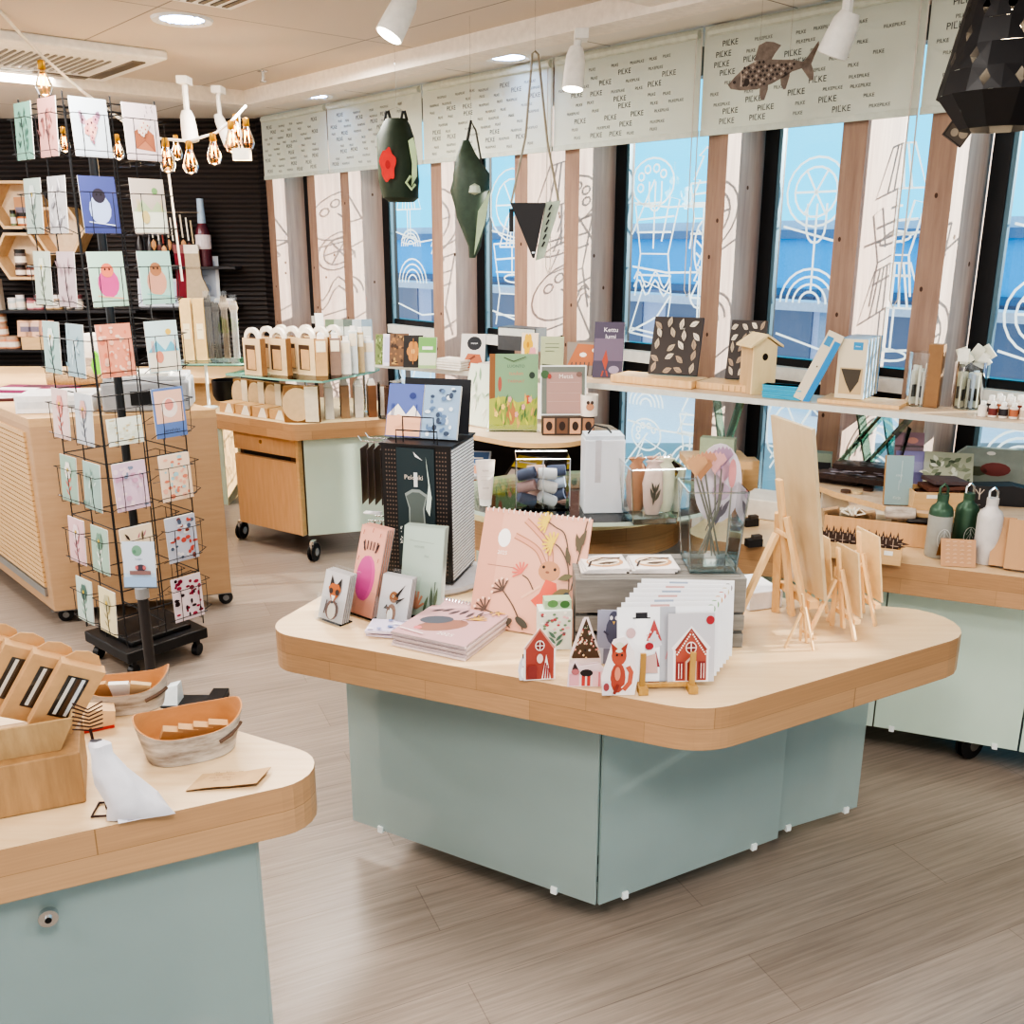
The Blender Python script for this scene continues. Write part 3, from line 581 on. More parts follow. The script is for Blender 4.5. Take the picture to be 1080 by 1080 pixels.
MB().bb(.94, 1.0, 3.76, 3.84, 0, .80, OAK).build('shelf_base', s)
# ---- middle pod table + oval glass plate
o = thing('display_table', 'rounded birch table under the oval glass plate behind the grey crate', 'table')
top_board(o, [(.20+.40*math.cos(q), 3.27+.30*math.sin(q)) for q in [6.283*i/40 for i in range(40)]], .64, .745, me=staves('birch_edge', '', ''))
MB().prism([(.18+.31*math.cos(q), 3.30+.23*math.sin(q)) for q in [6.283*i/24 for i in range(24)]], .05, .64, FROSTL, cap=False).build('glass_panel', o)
MB().prism([(.18+.26*math.cos(q), 3.30+.18*math.sin(q)) for q in [6.283*i/24 for i in range(24)]], .0, .64, body).build('cabinet_body', o)
o = thing('glass_plate', 'oval glass display plate with pale rim holding a tall white box and glass vase', 'glass shelf')
el = [(.255+.465*math.cos(q), 3.14+.345*math.sin(q)) for q in [6.283*i/48 for i in range(48)]]
MB().prism(el, .812, .825, glass('plate_glass', (.86, .95, .92), .12, .05), col('#c9dcd0', .2)).build('plate', o)
for x, y in ((0, 3.25), (.42, 3.25), (.22, 3.06)): MB().lathe([(.02, .745), (.012, .752), (.012, .806), (.02, .812)], CHROME, 12, (x, y, 0)).build('support', o, smooth=True)
# ---- book table behind
o = thing('book_table', 'small curved book stand with wooden rim, dark recess and a lower shelf of books', 'table')
bt = round_poly([(-.42, 4.03), (-.12, 3.76), (.03, 3.62), (.22, 3.64), (.45, 3.86), (.42, 4.02), (-.30, 4.36)], [.05, .3, .2, .15, .08, .05, .05])
MB().prism(bt, .88, .90, wood('pale_shelf', '', ''), OAK).build('table_top', o, bevel=.002)
MB().prism([(-.34, 4.07), (.37, 3.97), (.3, 4.03), (-.28, 4.3)], .0, .88, col('#262224', .7)).build('back_box', o)
MB().prism([(-.36, 3.96), (-.12, 3.79), (.05, 3.72), (.38, 3.88), (.35, 3.96), (-.33, 4.04)], .0, .66, OAK, BEECH).build('lower_shelf', o)
MB().bb(.30, .32, 3.86, 3.95, .66, .88, col('#6b4a33', .6)).build('side_post', o)
# ---- cabinet with drawer
o = thing('drawer_cabinet', 'beech cabinet with drawer, door and sunlit frosted glass side on chrome casters', 'cabinet')
cl, cm, cr = Vector((-1.66, 5.235)), Vector((-1.13, 4.875)), Vector((-.53, 5.085))
top_board(o, round_poly([tuple(cl), tuple(cm), tuple(cr), (-.85, 5.75), (-1.75, 5.85)], [.02, .06, .08, .1, .05]), .655, .74)
fx = (cm-cl).normalized(); rz = math.atan2(fx.y, fx.x); q = cl+fx*.03+Vector((.02, .05)); L_ = (cm-cl).length-.05
def cpart(nm, x0, x1, y0, y1, z0, z1, m_, par=o, **k):
    m = MB(); m.bb(x0, x1, y0, y1, z0, z1, m_); return m.build(nm, par, (q.x, q.y, 0), rz, **k)
cpart('cabinet_body', .09, L_-.02, .03, .5, .115, .655, col('#6a4a32', .7))
d_ = cpart('drawer', .075, L_-.03, 0, .03, .545, .65, BEECH, bevel=.002)
m = MB(Matrix.Translation((L_*.5, -.001, .605)) @ Matrix.Rotation(math.pi/2, 4, 'X')); m.lathe([(.001, .004), (.009, .004), (.011, 0)], BRASS, 12); m.build('lock', d_)
cpart('door', .075, L_-.03, 0, .03, .115, .515, BEECH, bevel=.002); cpart('finger_slot', .12, L_-.1, .028, .034, .515, .545, BLACK)
cpart('side_post', L_-.028, L_-.008, 0, .03, .115, .65, OAK)
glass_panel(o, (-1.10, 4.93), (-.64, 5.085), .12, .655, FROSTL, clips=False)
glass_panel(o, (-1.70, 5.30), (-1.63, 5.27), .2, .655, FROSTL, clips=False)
for x, y in ((-1.065, 4.87), (-1.56, 5.27), (-.7, 5.15), (-1.3, 5.6)): caster(o, x, y, rz+1.9, .05, True)
o = thing('glass_plate', 'glass shelf plate above the drawer cabinet holding cutting boards in card sleeves', 'glass shelf')
gp = [tuple(P(*a_, .98))[:2] for a_ in ((236, 394), (250, 395), (300, 400), (340, 402), (392, 392))]
gp2 = round_poly(gp+[(-.72, 5.3), (-1.1, 5.65), (-1.42, 5.3)], [.02, 0, 0, 0, .06, .1, .1, .05])
MB().prism(gp2, .97, .98, GLS, col('#8fc7b4', .2)).build('plate', o)
for x, y in ((-.82, 5.28), (-1.2, 5.53), (-.98, 5.45)): MB().lathe([(.018, .74), (.007, .745), (.007, .965), (.018, .97)], CHROME, 10, (x, y, 0)).build('support', o, smooth=True)
# ---- service counter on the left
A, B_, Lf = Vector((-2.035, 3.96)), Vector((-1.315, 4.20)), Vector((-3.4, 5.42))
o = thing('service_counter', 'long light wood service counter with horizontally slatted front on grey casters', 'counter')
cp = [tuple(A), tuple(B_), (-2.42, 5.33), tuple(Lf)]
MB().prism(cp, .07, .90, OAK, wood('counter_end', '#b3906e', '#be9b78', (3, 3, 30), .5)).build('counter_body', o, bevel=.004)
MB().prism(cp, .90, .935, OAK, wood('counter_lip', '#c49e74', '#cfab82', (3, 30, 30), .45)).build('counter_top', o, bevel=.004)
d_ = (A-Lf); L_ = d_.length; m = MB()
for k in range(30): m.bb(.03, L_-.06, -.010, .004, .17+k*.0235, .17+k*.0235+.019, OAK)
m.bb(.03, L_-.06, -.012, .004, .125, .160, col('#9d9d9b', .35, .6, 0)); m.build('slatted_front', o, (Lf.x, Lf.y, 0), math.atan2(d_.y, d_.x))
e_ = (B_-A).normalized()
m = MB(); m.bb(-.02, .22, .03, .12, .055, .07, STEEL); m.build('base_plate', o, (A.x, A.y, 0), math.atan2(e_.y, e_.x)); m = MB(); m.bb((B_-A).length-.2, (B_-A).length, .03, .12, .055, .07, STEEL); m.build('base_plate', o, (A.x, A.y, 0), math.atan2(e_.y, e_.x))
for x, y in ((-2.02, 4.03), (-1.36, 4.245), (-2.9, 4.95), (-2.3, 5.1)): caster(o, x, y, .4, .032)
o = thing('back_counter', 'low wooden counter along the dark wall behind the card rack', 'counter')
MB().bb(-3.6, -1.85, 6.0, 6.5, 0, .80, OAK).build('counter_body', o); MB().bb(-3.65, -1.8, 5.95, 6.5, .80, .84, OAK).build('counter_top', o, bevel=.004)
# ================================================================== ON THE MIDDLE TABLE
ZT = .701
def holder(name, lab, p, rz, w, h, tilt, dep=.06):
    o = thing(name, lab, 'card holder', p, rz, 'clear acrylic card holders on the middle table')
    Y = leanY(tilt); m = MB(); O = Vector((-w/2-.004, dep*.55, .002))
    m.quad([O, O+XV*(w+.008), O+XV*(w+.008)+Y*h*.95, O+Y*h*.95], ACRYL); m.build('back_sheet', o)
    m = MB(); O = Vector((-w/2-.004, -.012, .002)); m.quad([O, O+XV*(w+.008), O+XV*(w+.008)+Y*h*.5, O+Y*h*.5], ACRYL); m.build('front_sheet', o)
    m = MB(); m.bb(-w/2, w/2, -.004, dep*.62, 0, .002, ACRYL); m.build('foot', o); return o
def stack_cards(n, name, lab, cat, p, rz, w, h, tilt, prims, base, grp, gap=.006, y0=0, edge='#8e8a86', z=.003):
    for i in range(n):
        m = MB(); pr = prims if i == 0 else []
        card(m, w, h, pr, base, tilt, .003, edge=edge)
        l = lab if i == 0 else 'card hidden behind the '+lab
        off = Matrix.Rotation(rz, 3, 'Z') @ Vector((0, y0+gap*i, 0))
        one(m, name, l, cat, p+off+Vector((0, 0, z)), rz, grp if i else None)
FOX = [('e', .5, .22, .27, .2, '#7a4a32'), ('e', .5, .2, .17, .17, '#f0e6da'), ('p', [(.26,.62),(.3,.92),(.46,.74)], '#2c2320'), ('p', [(.74,.62),(.72,.9),(.54,.74)], '#2c2320'), ('p', [(.24,.66),(.36,.76),(.64,.76),(.76,.66),(.62,.46),(.5,.36),(.38,.46)], '#b4632f'), ('e', .37, .6, .08, .06, '#3a2a22'), ('e', .63, .6, .08, .06, '#3a2a22'), ('p', [(.42,.52),(.58,.52),(.5,.36)], '#f2ece4'), ('e', .5, .38, .04, .03, '#1c1818'), ('l', [(.25,.12),(.3,.4)], .05, '#54301f'), ('l', [(.75,.12),(.7,.4)], .05, '#54301f')]
SQR = [('e', .45, .22, .16, .2, '#8c6246'), ('e', .42, .18, .1, .15, '#f1ece6'), ('e', .48, .56, .15, .12, '#8a5c3c'), ('p', [(.52,.6),(.82,.86),(.6,.56)], '#241d1b'), ('p', [(.56,.5),(.86,.6),(.6,.42)], '#241d1b'), ('e', .46, .58, .035, .03, '#e8d8c0'), ('e', .46, .58, .02, .02, '#161212'), ('p', [(.2,.3),(.3,.4),(.36,.3)], '#2c2320'), ('l', [(.3,.34),(.42,.3)], .06, '#6d4630')]
p, rz, L_ = fr((334, 651), (362, 661), ZT); rz0 = rz
w_ = .092
holder('card_holder', 'clear acrylic two step holder with fox cards at the table end', p, rz, w_, .14, .30)
stack_cards(4, 'greeting_card', 'grey greeting card with a painted fox face', 'card', p, rz, w_, .128, .30, FOX, '#c9c6c8', 'fox cards in the left holder', .007, .0)
PK = [('r', .02, .02, .98, .98, '#e3a692'), ('e', .5, .42, .34, .26, '#d65a9c'), ('e', .42, .42, .3, .25, '#c94f94')]+[('l', [(.3+.4*k, .72), (.2+.6*k, .82)], .05, '#3c2a2c') for k in (0, 1)]+[('l', [(.26+.12*i, .74), (.24+.13*i, .84)], .04, '#3c2a2c') for i in range(5)]+[('l', [(x, y), (x+.02, y+.05)], .025, '#b0604f') for x, y in ((.15,.9),(.8,.9),(.5,.94),(.12,.6),(.88,.62))]
v = Matrix.Rotation(rz, 3, 'Z')
stack_cards(4, 'greeting_card', 'tall pink greeting card with dark antlers and magenta shape', 'card', p+v@Vector((.03, .075, 0)), rz, .096, .235, .30, PK, '#dfa08c', 'pink cards behind the fox cards', .008)
holder('card_holder', 'clear acrylic sheet holder standing behind the fox cards around the tall pink cards', p+v@Vector((.03, .075, 0)), rz, .104, .15, .30, .08)
p, rz, L_ = fr((398, 661), (426, 659), ZT); rz = rz0*.75
holder('card_holder', 'clear acrylic two step holder with squirrel cards', p, rz, w_, .14, .32)
stack_cards(4, 'greeting_card', 'grey greeting card with a painted squirrel head', 'card', p, rz, w_, .125, .32, SQR, '#c6c4c8', 'squirrel cards in the right holder', .006)
GN = [('r', .02, .02, .98, .98, '#b5c6bb'), ('l', [(.15,.84),(.75,.82)], .012, '#98a89e'), ('t', 'onnea', .4, .76, .05, '#93a399'), ('t', 'iloa', .6, .66, .04, '#93a399')]+bloom(.2, .06, .28, '#d0705a', 30, 150, 7, .05)+bloom(.42, .08, .2, '#c98a70', 20, 160, 6, .05)+[leafp(.6, .05, .22, 60, '#5d6f55'), leafp(.8, .05, .3, 95, '#4c5f50'), leafp(.86, .1, .25, 75, '#61705a')]+[('l', [(.84,.04),(.86,.4)], .02, '#4c5f50')]
v = Matrix.Rotation(rz, 3, 'Z'); p2, _, _ = fr((405, 652), (450, 652), ZT); rz2 = rz*.6
stack_cards(5, 'greeting_card', 'tall pale green greeting card with coral flowers along the lower edge', 'card', p2+Vector((.035, .008, 0)), rz2, .115, .235, .24, GN, '#b0c1b6', 'green cards in the right holder', .006)
holder('card_holder', 'tall clear acrylic holder around the pale green flower cards', p2+Vector((.035, .003, 0)), rz2, .125, .20, .24, .09)
# small packs of cards lying flat
p, rz, _ = fr((392, 668), (433, 672), ZT)
for i, (dx, cst) in enumerate([(0, '#b9a7c4'), (.006, '#cfc2d6'), (-.004, '#c9c3da')]):
    m = MB(); m.bb(-.065, .065, -.04, .04, 0, .006, col('#d8cede', .4)); r = random.Random(i)
    art(m, (-.065, -.04, .006), (1, 0, 0), (0, 1, 0), .13, .08, [('r', .03, .05, .97, .95, cst)]+[('e', r.random()*.9+.05, r.random()*.8+.1, .05, .06, c) for c in ('#6d7fae', '#e9e6f0', '#8694bd')*5])
    one(m, 'card_pack', ['lilac card pack at the bottom of the small flat pile before the calendars', 'lilac card pack in the middle of the small flat pile', 'lilac card pack with blue pattern topping the small flat pile'][i], 'card pack', p+Vector((.01+dx, .02+dx, .0065*i)), rz+.06*i, 'lilac card packs')
# calendars lying in a pile
pa, pb_, pc, pd_ = P(414, 680, ZT), P(492, 697, ZT), P(566, 664, ZT), P(486, 648, ZT)
rz = math.atan2((pb_-pa).y, (pb_-pa).x); cw = (pb_-pa).length; ch = (pc-pb_).length
CAL = [('r', .0, .0, 1, 1, '#c9a3a6'), ('e', .45, .35, .3, .14, '#9b7162', 30), ('e', .3, .45, .2, .1, '#5b5f6a', 20), ('e', .22, .2, .05, .04, '#d77c80'), ('t', '2025', .62, .14, .09, '#f3ece8')]+[leafp(.1+.12*i, .62+.04*(i % 2), .16, 40+10*i, '#5f5558') for i in range(6)]+bloom(.75, .6, .12, '#d9b45e', 20, 200, 7)+bloom(.88, .85, .1, '#d9b45e', 0, 360, 8)+[('l', [(.6,.5),(.9,.9)], .015, '#5c4b4b'), ('l', [(.05,.1),(.4,.06)], .02, '#efe3e0')]
for i in range(6):
    m = MB(); j = (i*37 % 5-2)*.0015; m.bb(-cw/2, cw/2, 0, ch, 0, .0055, col(['#d8c8c8', '#b9a9ac'][i % 2], .5))
    if i == 5:
        art(m, (-cw/2, 0, .0055), (1, 0, 0), (0, 1, 0), cw, ch, CAL)
    o = one(m, 'wall_calendar', 'pink spiral calendar with flower print on top of the flat pile' if i == 5 else 'pink spiral calendar lying in the flat pile below the printed top one', 'calendar', (pa+pb_)/2+Vector((j, j, .0062*i)), rz, 'calendars in the flat pile' if i < 5 else None)
    if i == 5:
        m = MB()
        for k in range(22): m.tube([(-cw/2+cw*(k+.5)/22, ch-.006+.008*math.cos(q), .004+.006*math.sin(q)) for q in (0, 1, 2, 3.1, 4, 5)], .0012, CHROME, 4, True)
        m.build('wire_binding', o)
# standing calendar 2025
p, rz, L_ = fr((492, 668), (606, 679), ZT); cw = .292; p = P(549, 676, ZT)+Vector((.0, .05, 0)); rz = -.40
HH = .305
S_ = '#5b5045'; EAR = '#b07a5e'
RAB = [('r', 0, 0, 1, 1, '#e0aa94'), ('r', 0, 0, .18, 1, '#d9a08a'), ('e', .22, .76, .06, .08, '#f7f2ee'), ('t', '2025', .22, .62, .045, '#f8efe8'), ('l', [(.1,.52),(.36,.52)], .006, '#9b6f60'),
 ('s', [(.69,.56),(.66,.7),(.6,.78),(.5,.86),(.4,.93)], .055, EAR), ('s', [(.64,.56),(.56,.68),(.46,.74),(.32,.79)], .055, EAR), ('s', [(.69,.56),(.66,.7),(.6,.78),(.5,.86),(.4,.93)], .035, '#d99c86'), ('s', [(.64,.56),(.56,.68),(.46,.74),(.32,.79)], .035, '#d99c86'),
 ('e', .68, .53, .1, .085, '#c08a66'), ('e', .625, .56, .013, .014, '#2a1d1a'), ('e', .73, .55, .013, .014, '#2a1d1a'), ('e', .665, .52, .018, .01, '#8d5b48'),
 ('p', [(.66,.46),(.76,.44),(.78,.36),(.72,.25),(.62,.22),(.55,.27),(.62,.34)], '#d9604c'), ('s', [(.62,.4),(.54,.34),(.46,.28)], .022, '#e8b89e'), ('l', [(.64,.22),(.63,.17)], .014, EAR), ('l', [(.7,.23),(.69,.18)], .014, EAR),
 ('s', [(.56,.36),(.5,.44),(.44,.47)], .01, S_)]+bloom(.43, .49, .09, '#dc6e62', 60, 210, 7, .013)
RAB += [('s', [(.52,.02),(.4,.2),(.28,.32)], .011, S_), ('s', [(.4,.02),(.28,.1),(.14,.14)], .011, S_)]+bloom(.28, .32, .1, '#5e4b42', 70, 200, 6, .014)+bloom(.14, .14, .1, '#5e4b42', 70, 210, 6, .014)
RAB += [('e', .28+.1*math.cos(a), .32+.1*math.sin(a), .012, .012, '#f0c8b4') for a in (1.3, 1.8, 2.3, 2.9, 3.4)]+[('e', .14+.1*math.cos(a), .14+.1*math.sin(a), .012, .012, '#f0c8b4') for a in (1.3, 1.9, 2.4, 3, 3.5)]
RAB += [('s', [(.9,.02),(.88,.4),(.84,.6),(.76,.72),(.7,.76)], .011, S_), ('s', [(.9,.4),(.93,.7),(.96,.98)], .011, S_), ('s', [(.86,.6),(.78,.84),(.68,.9),(.6,.94)], .011, S_)]+bloom(.68, .76, .1, '#e0c24c', 70, 260, 9, .018)+bloom(.6, .93, .09, '#e0c24c', 70, 260, 9, .018)
RAB += [leafp(.9, .52, .14, 200, '#6d6a4c', .4), leafp(.9, .4, .2, 205, '#7b6c4c', .4), leafp(.86, .6, .16, 110, '#5d5340', .3), leafp(.94, .7, .18, 110, '#5d5340', .3), leafp(.9, .72, .2, 70, '#5d5340', .3), ('e', .87, .26, .055, .12, '#3e4a52'), ('e', .36, .06, .06, .03, '#5b5045', 30), ('e', .5, .08, .07, .03, '#4d4a40', -30), ('e', .78, .14, .05, .05, '#3c3a3c')]
m = MB(); card(m, cw, HH, RAB, '#dba590', .40, .006, edge='#c9998a')
o = one(m, 'wall_calendar', 'large pink standing 2025 calendar with a rabbit in a red dress among flowers', 'calendar', p, rz)
m = MB(); Y = leanY(.40)
for k in range(20): c = Vector((-cw/2+cw*(k+.5)/20, 0, 0))+Y*HH; m.tube([c+Vector((0, .006*math.cos(q), .006*math.sin(q))) for q in (0, 1, 2, 3.1, 4, 5)], .0012, WHITE, 4, True)
m.build('wire_binding', o)
# ---- grey slatted crate
c1, c2 = P(606, 684, ZT), P(783, 683, ZT); rz = math.atan2((c2-c1).y, (c2-c1).x); CW = (c2-c1).length; CD = .2; CH = .178
GW = wood('grey_stain', '#6d6a66', '#8f8b85', (3, 30, 30), .55)
o = thing('slatted_crate', 'grey stained wooden crate turned upside down on the middle table', 'crate', c1, rz)
for k, (z0, z1) in enumerate(((0, .035), (.045, .083), (.092, .178))):
    m = MB(); m.bb(0, CW, 0, .012, z0, z1, GW); m.build('front_slat', o, bevel=.0015)
for x in (0, CW-.012):
    m = MB(); m.bb(x, x+.012, .012, CD, 0, CH, GW); m.build('side_board', o, bevel=.0015)
m = MB(); m.bb(0, CW, CD-.012, CD, 0, CH-.012, GW); m.build('back_board', o)
m = MB()
for k in range(4): m.bb(.012, CW-.012, .014+k*.045, .056+k*.045, CH-.012, CH, GW)
m.build('slatted_top', o); m = MB(); m.bb(.012, .03, .012, .03, 0, CH-.012, GW); m.bb(CW-.03, CW-.012, .012, .03, 0, CH-.012, GW); m.build('corner_batten', o)
VC = Matrix.Rotation(rz, 3, 'Z'); ctop = lambda x, y: c1+VC@Vector((x, y, CH+.0012))
PKA = [('r', .02, .02, .98, .98, '#e7e0dc'), ('e', .5, .5, .42, .34, '#c99a72'), ('e', .48, .52, .36, .26, '#ead9c6'), ('l', [(.08,.2),(.2,.55),(.5,.75),(.9,.72)], .05, '#3c302c'), ('l', [(.2,.55),(.5,.6),(.9,.74)], .03, '#7a5b45'), leafp(.3, .35, .5, 10, '#5d4a3c', .25)]
for i, (x, lab) in enumerate(((.07, 'left'), (.19, 'right'))):
    for j in range(3):
        m = MB(); m.bb(-.055, .055, -.055, .055, 0, .0035, col('#d9d2cf', .45)); 
        if j == 2: art(m, (-.055, -.055, .0035), (1, 0, 0), (0, 1, 0), .11, .11, PKA)
        one(m, 'hoop_pack', ('flat white pack with a thin wooden hoop on the crate, ' if j == 2 else 'white pack beneath a hoop pack on the crate, ')+['nearer the standing calendar', 'nearer the flower vase'][i], 'craft pack', ctop(x+.004*j, .09, )+Vector((0, 0, .0037*j)), rz+.05*j-.06*i, None if j == 2 else 'lower hoop packs '+lab)
# vase of wooden flowers
vx = CW-.075
def square_vase(name, lab, cat, p, rz, b, t, h, M_=None):
    o = thing(name, lab, cat, p, rz); M_ = M_ or VASE; m = MB(); th = .004
    bot = [(-b, -b), (b, -b), (b, b), (-b, b)]; topv = [(-t, -t), (t, -t), (t, t), (-t, t)]
    for i in range(4):
        a, c = bot[i], bot[(i+1) % 4]; a2, c2_ = topv[i], topv[(i+1) % 4]
        m.quad([(a[0], a[1], 0), (c[0], c[1], 0), (c2_[0], c2_[1], h), (a2[0], a2[1], h)], M_)
    m.build('glass_wall', o); m = MB(); m.bb(-b, b, -b, b, .0005, .022, glass('vase_base', (.72, .88, .92), .2, .05)); m.build('thick_base', o, bevel=.004)
    m = MB(); m.tube([(x, y, h) for x, y in topv], .0028, glass('vase_rim', (.8, .9, .9), .3, .05), 6, True)
    for i in range(4): m.tube([(bot[i][0], bot[i][1], .01), (topv[i][0], topv[i][1], h)], .0025, glass('vase_rim', (.8, .9, .9), .3, .05), 6)
    m.build('rim', o); return o
vp = ctop(vx, .09); square_vase('glass_vase', 'square clear glass vase of wooden flowers on the grey crate', 'vase', vp, rz, .056, .070, .205)
fl = [(-.048, .262, '#c99a72', -.030), (-.022, .266, '#c58f72', -.01), (.004, .262, '#d6a2a0', .0), (-.034, .252, '#b8855f', -.02), (.022, .272, '#a98aa0', .012), (.03, .235, '#c9a5b4', .02)]
for i, (x, z, c, y) in enumerate(fl):
    m = MB(); m.tube([(.035*(1 if i % 2 else .4)-.01*i, .01*(i % 3)-.01, .03), (x*.5+.008, y, .14), (x, y, z-.028)], .0024, col('#75756b', .7), 5)
    for k in range(5): a = -.7+.35*k; m.vprism([(x, z-.03), (x+.026*math.sin(a)-.011, z+.01), (x+.03*math.sin(a), z+.028*math.cos(a)), (x+.026*math.sin(a)+.011, z+.006)], y-.008+k*.003, y-.0065+k*.003, col(c, .6))
    one(m, 'wooden_flower', 'thin wooden flower in the square vase, '+['tan bloom at the far outer side', 'light brown bloom second from the outer side', 'dusty pink bloom in the middle', 'low brown bloom in front', 'large mauve bloom on top', 'pale pink bloom low beside the white card'][i], 'flower', vp, rz, 'wooden flowers')
m = MB(); m.vprism(ell(.02, .19, .058, .1, 24)[:], .030, .0315, col('#d4cad2', .5)); art(m, (-.038, .0295, .06), (1, 0, 0), (0, 0, 1), .11, .22, [leafp(.5, .1, .3, 60, '#6d6670'), leafp(.6, .2, .3, 45, '#6d6670'), ('e', .6, .5, .2, .1, '#bba3b6'), ('l', [(.3,.05),(.6,.5)], .02, '#6d6670')])
one(m, 'oval_card', 'pale lilac rounded card with flower print standing in the vase', 'card', vp+Vector((0, 0, .012)), rz)
m = MB(); m.tube([(.043, .0, .03), (.046, .0, .2)], .0022, col('#8b8a82', .7), 5); m.vprism(ell(.046, .235, .009, .036, 12), -.002, .001, col('#d08c8c', .6)); one(m, 'wooden_tulip', 'single closed pink wooden tulip at the vase edge', 'flower', vp, rz)
# ---- wire rack of gingerbread card sets
g1, g2 = P(648, 726, ZT), P(748, 727, ZT); rz = .06; ga = P(700, 722, ZT); VG = Matrix.Rotation(rz, 3, 'Z')
o = thing('card_rack', 'small brass coloured wooden rack holding a row of white card sets', 'card rack', ga, rz)
BR = wood('gold_wood', '#a0773f', '#c09a5c', (20, 20, 3), .45)
for x in (-.055, .055):
    m = MB(); m.box((x, -.03, .045), (.012, .007, .09), BR); m.box((x, -.035, .0075), (.02, .03, .015), BR); m.build('front_post', o)
    m = MB(); m.box((x, .07, .006), (.012, .2, .012), BR); m.build('rail', o)
m = MB(); m.box((0, -.024, .012), (.11, .008, .008), BR); m.build('cross_bar', o)
m = MB()
for z in (.03, .055): m.tube([(.13+.012*math.cos(q), .10, z+.012*math.sin(q)) for q in (0, .8, 1.6, 2.4, 3.1, 3.9, 4.7, 5.5)], .0018, STEEL, 5, True)
m.build('wire_loop', o)
HOUSE = [('r', 0, 0, 1, 1, '#c2bfc4'), ('p', [(.12,.0),(.12,.46),(.08,.5),(.5,.82),(.92,.5),(.88,.46),(.88,.0)], '#e6dede'), ('p', [(.17,.02),(.17,.44),(.5,.75),(.83,.44),(.83,.02)], '#a8503f'), ('l', [(.17,.46),(.5,.77),(.83,.46)], .05, '#8d3b30'), ('e', .5, .5, .12, .09, '#efe2dc'), ('e', .5, .5, .1, .075, '#7c2f2a'), ('l', [(.5,.42),(.5,.58)], .02, '#efe2dc'), ('l', [(.4,.5),(.6,.5)], .02, '#efe2dc'), ('p', [(.38,.02),(.38,.3),(.5,.38),(.62,.3),(.62,.02)], '#d8b8a8'), ('p', [(.42,.02),(.42,.28),(.5,.34),(.58,.28),(.58,.02)], '#8d3b30'), ('r', .19, .04, .34, .3, '#8a2f30'), ('r', .66, .04, .81, .3, '#8a2f30'), ('e', .9, .9, .09, .065, '#a52a32')]+[('e', .2+.03*i, .41+.032*i, .018, .013, '#f3e6de') for i in range(10)]+[('e', .8-.03*i, .41+.032*i, .018, .013, '#f3e6de') for i in range(10)]+[('l', [(x, .06), (x, .28)], .02, '#e9d2c8') for x in (.23, .29, .71, .77)]
SNOWM = [('r', .44, 0, .60, 1, '#aeb0b8'), ('e', .25, .62, .1, .14, '#f4f4f6'), ('e', .25, .8, .07, .08, '#f6f6f8'), ('r', .19, .85, .31, .93, '#24242a'), ('r', .16, .85, .34, .865, '#24242a'), ('p', [(.3,.55),(.46,.55),(.38,.84)], '#b04a48'), ('e', .14, .66, .05, .07, '#c9a8a8'), ('p', [(.36,.2),(.4,.42),(.44,.2)], '#8e3038'), ('e', .33, .48, .045, .05, '#9e2832'), ('l', [(.5,.3),(.56,.6),(.6,.85)], .012, '#c9888c'), ('p', [(.28,.12),(.28,.34),(.4,.38),(.42,.12)], '#caa7a0')]+[('e', .36+.05*math.cos(a), .62+.06*math.sin(a), .012, .016, '#e8c4c0') for a in (0, 1, 2, 3, 4, 5)]
for i in range(7):
    m = MB(); w_ = .215; pr = SNOWM if i == 0 else [('e', .93, .9, .05, .06, ['', '#8fb08c', '#7fa878', '#d6a060', '#c86a5a', '#c8b890', '#7c7478'][i]), ('r', .3, .94, .5, .97, '#d8a9a4' if i % 2 else '#a8b4c8')]
    card(m, w_, .168+.002*i, pr, '#efeff2', .16, .0015, edge='#dfe0e6')
    if i == 0: pass
    one(m, 'card_set', ['white card set with printed snowman and trees at the front of the rack', 'white card set with a green dot second in the rack', 'white card set with a darker green dot third in the rack', 'white card set with an ochre dot fourth in the rack', 'white card set with a coral dot fifth in the rack', 'white card set with a beige dot sixth in the rack', 'white card set with a grey dot at the back of the rack'][i], 'card set', ga+VG@Vector((.0+.013*i, -.012+.0225*i, .014)), rz-.02*i, 'white card sets in the rack')
m = MB(); card(m, .104, .155, HOUSE, '#c2bfc4', .14, .001); one(m, 'greeting_card', 'grey card with a red gingerbread house in front of the snowman set', 'card', ga+VG@Vector((.055, -.0195, .0145)), rz)
# ---- small cut-out paper decorations
def cut(name, lab, pa, w, h, outline, prims, base, rz=0, depth=.02, ztop=0):
    p = P(*pa, ZT); o = thing(name, lab, 'paper decoration', p, rz)
    m = MB(); m.vprism([(x*w-w/2, z*h) for x, z in outline], -.0012, 0, col(base, .55, 0, 0)); art(m, (-w/2, -.0012, 0), (1, 0, 0), (0, 0, 1), w, h, prims); m.build('printed_front', o)
    m = MB(); m.vprism([(x*w*.92-w*.46, z*h*.9) for x, z in outline], depth-.001, depth, col(base, .55, 0, 0)); m.bb(-w*.42, -w*.41, 0, depth, 0, h*.3, cc(base)); m.bb(w*.41, w*.42, 0, depth, 0, h*.3, cc(base)); m.build('folded_back', o); return o
GB = [('p', [(.06,.02),(.06,.6),(.5,.95),(.94,.6),(.94,.02)], '#a34a3f'), ('l', [(.04,.6),(.5,.97),(.96,.6)], .07, '#c98d80'), ('e', .5, .66, .15, .1, '#f1e4de'), ('e', .5, .66, .12, .08, '#7a2c2a'), ('l', [(.5,.57),(.5,.75)], .03, '#f1e4de'), ('l', [(.37,.66),(.63,.66)], .03, '#f1e4de'), ('e', .5, .42, .1, .09, '#e7c8bf'), ('p', [(.55,.02),(.7,.5),(.85,.02)], '#f0e8e4'), ('l', [(.62,.04),(.68,.34)], .05, '#96343a'), ('l', [(.7,.04),(.73,.3)], .05, '#96343a'), ('l', [(.78,.04),(.78,.24)], .05, '#96343a'), ('r', .12, .06, .4, .3, '#8c3a36')]
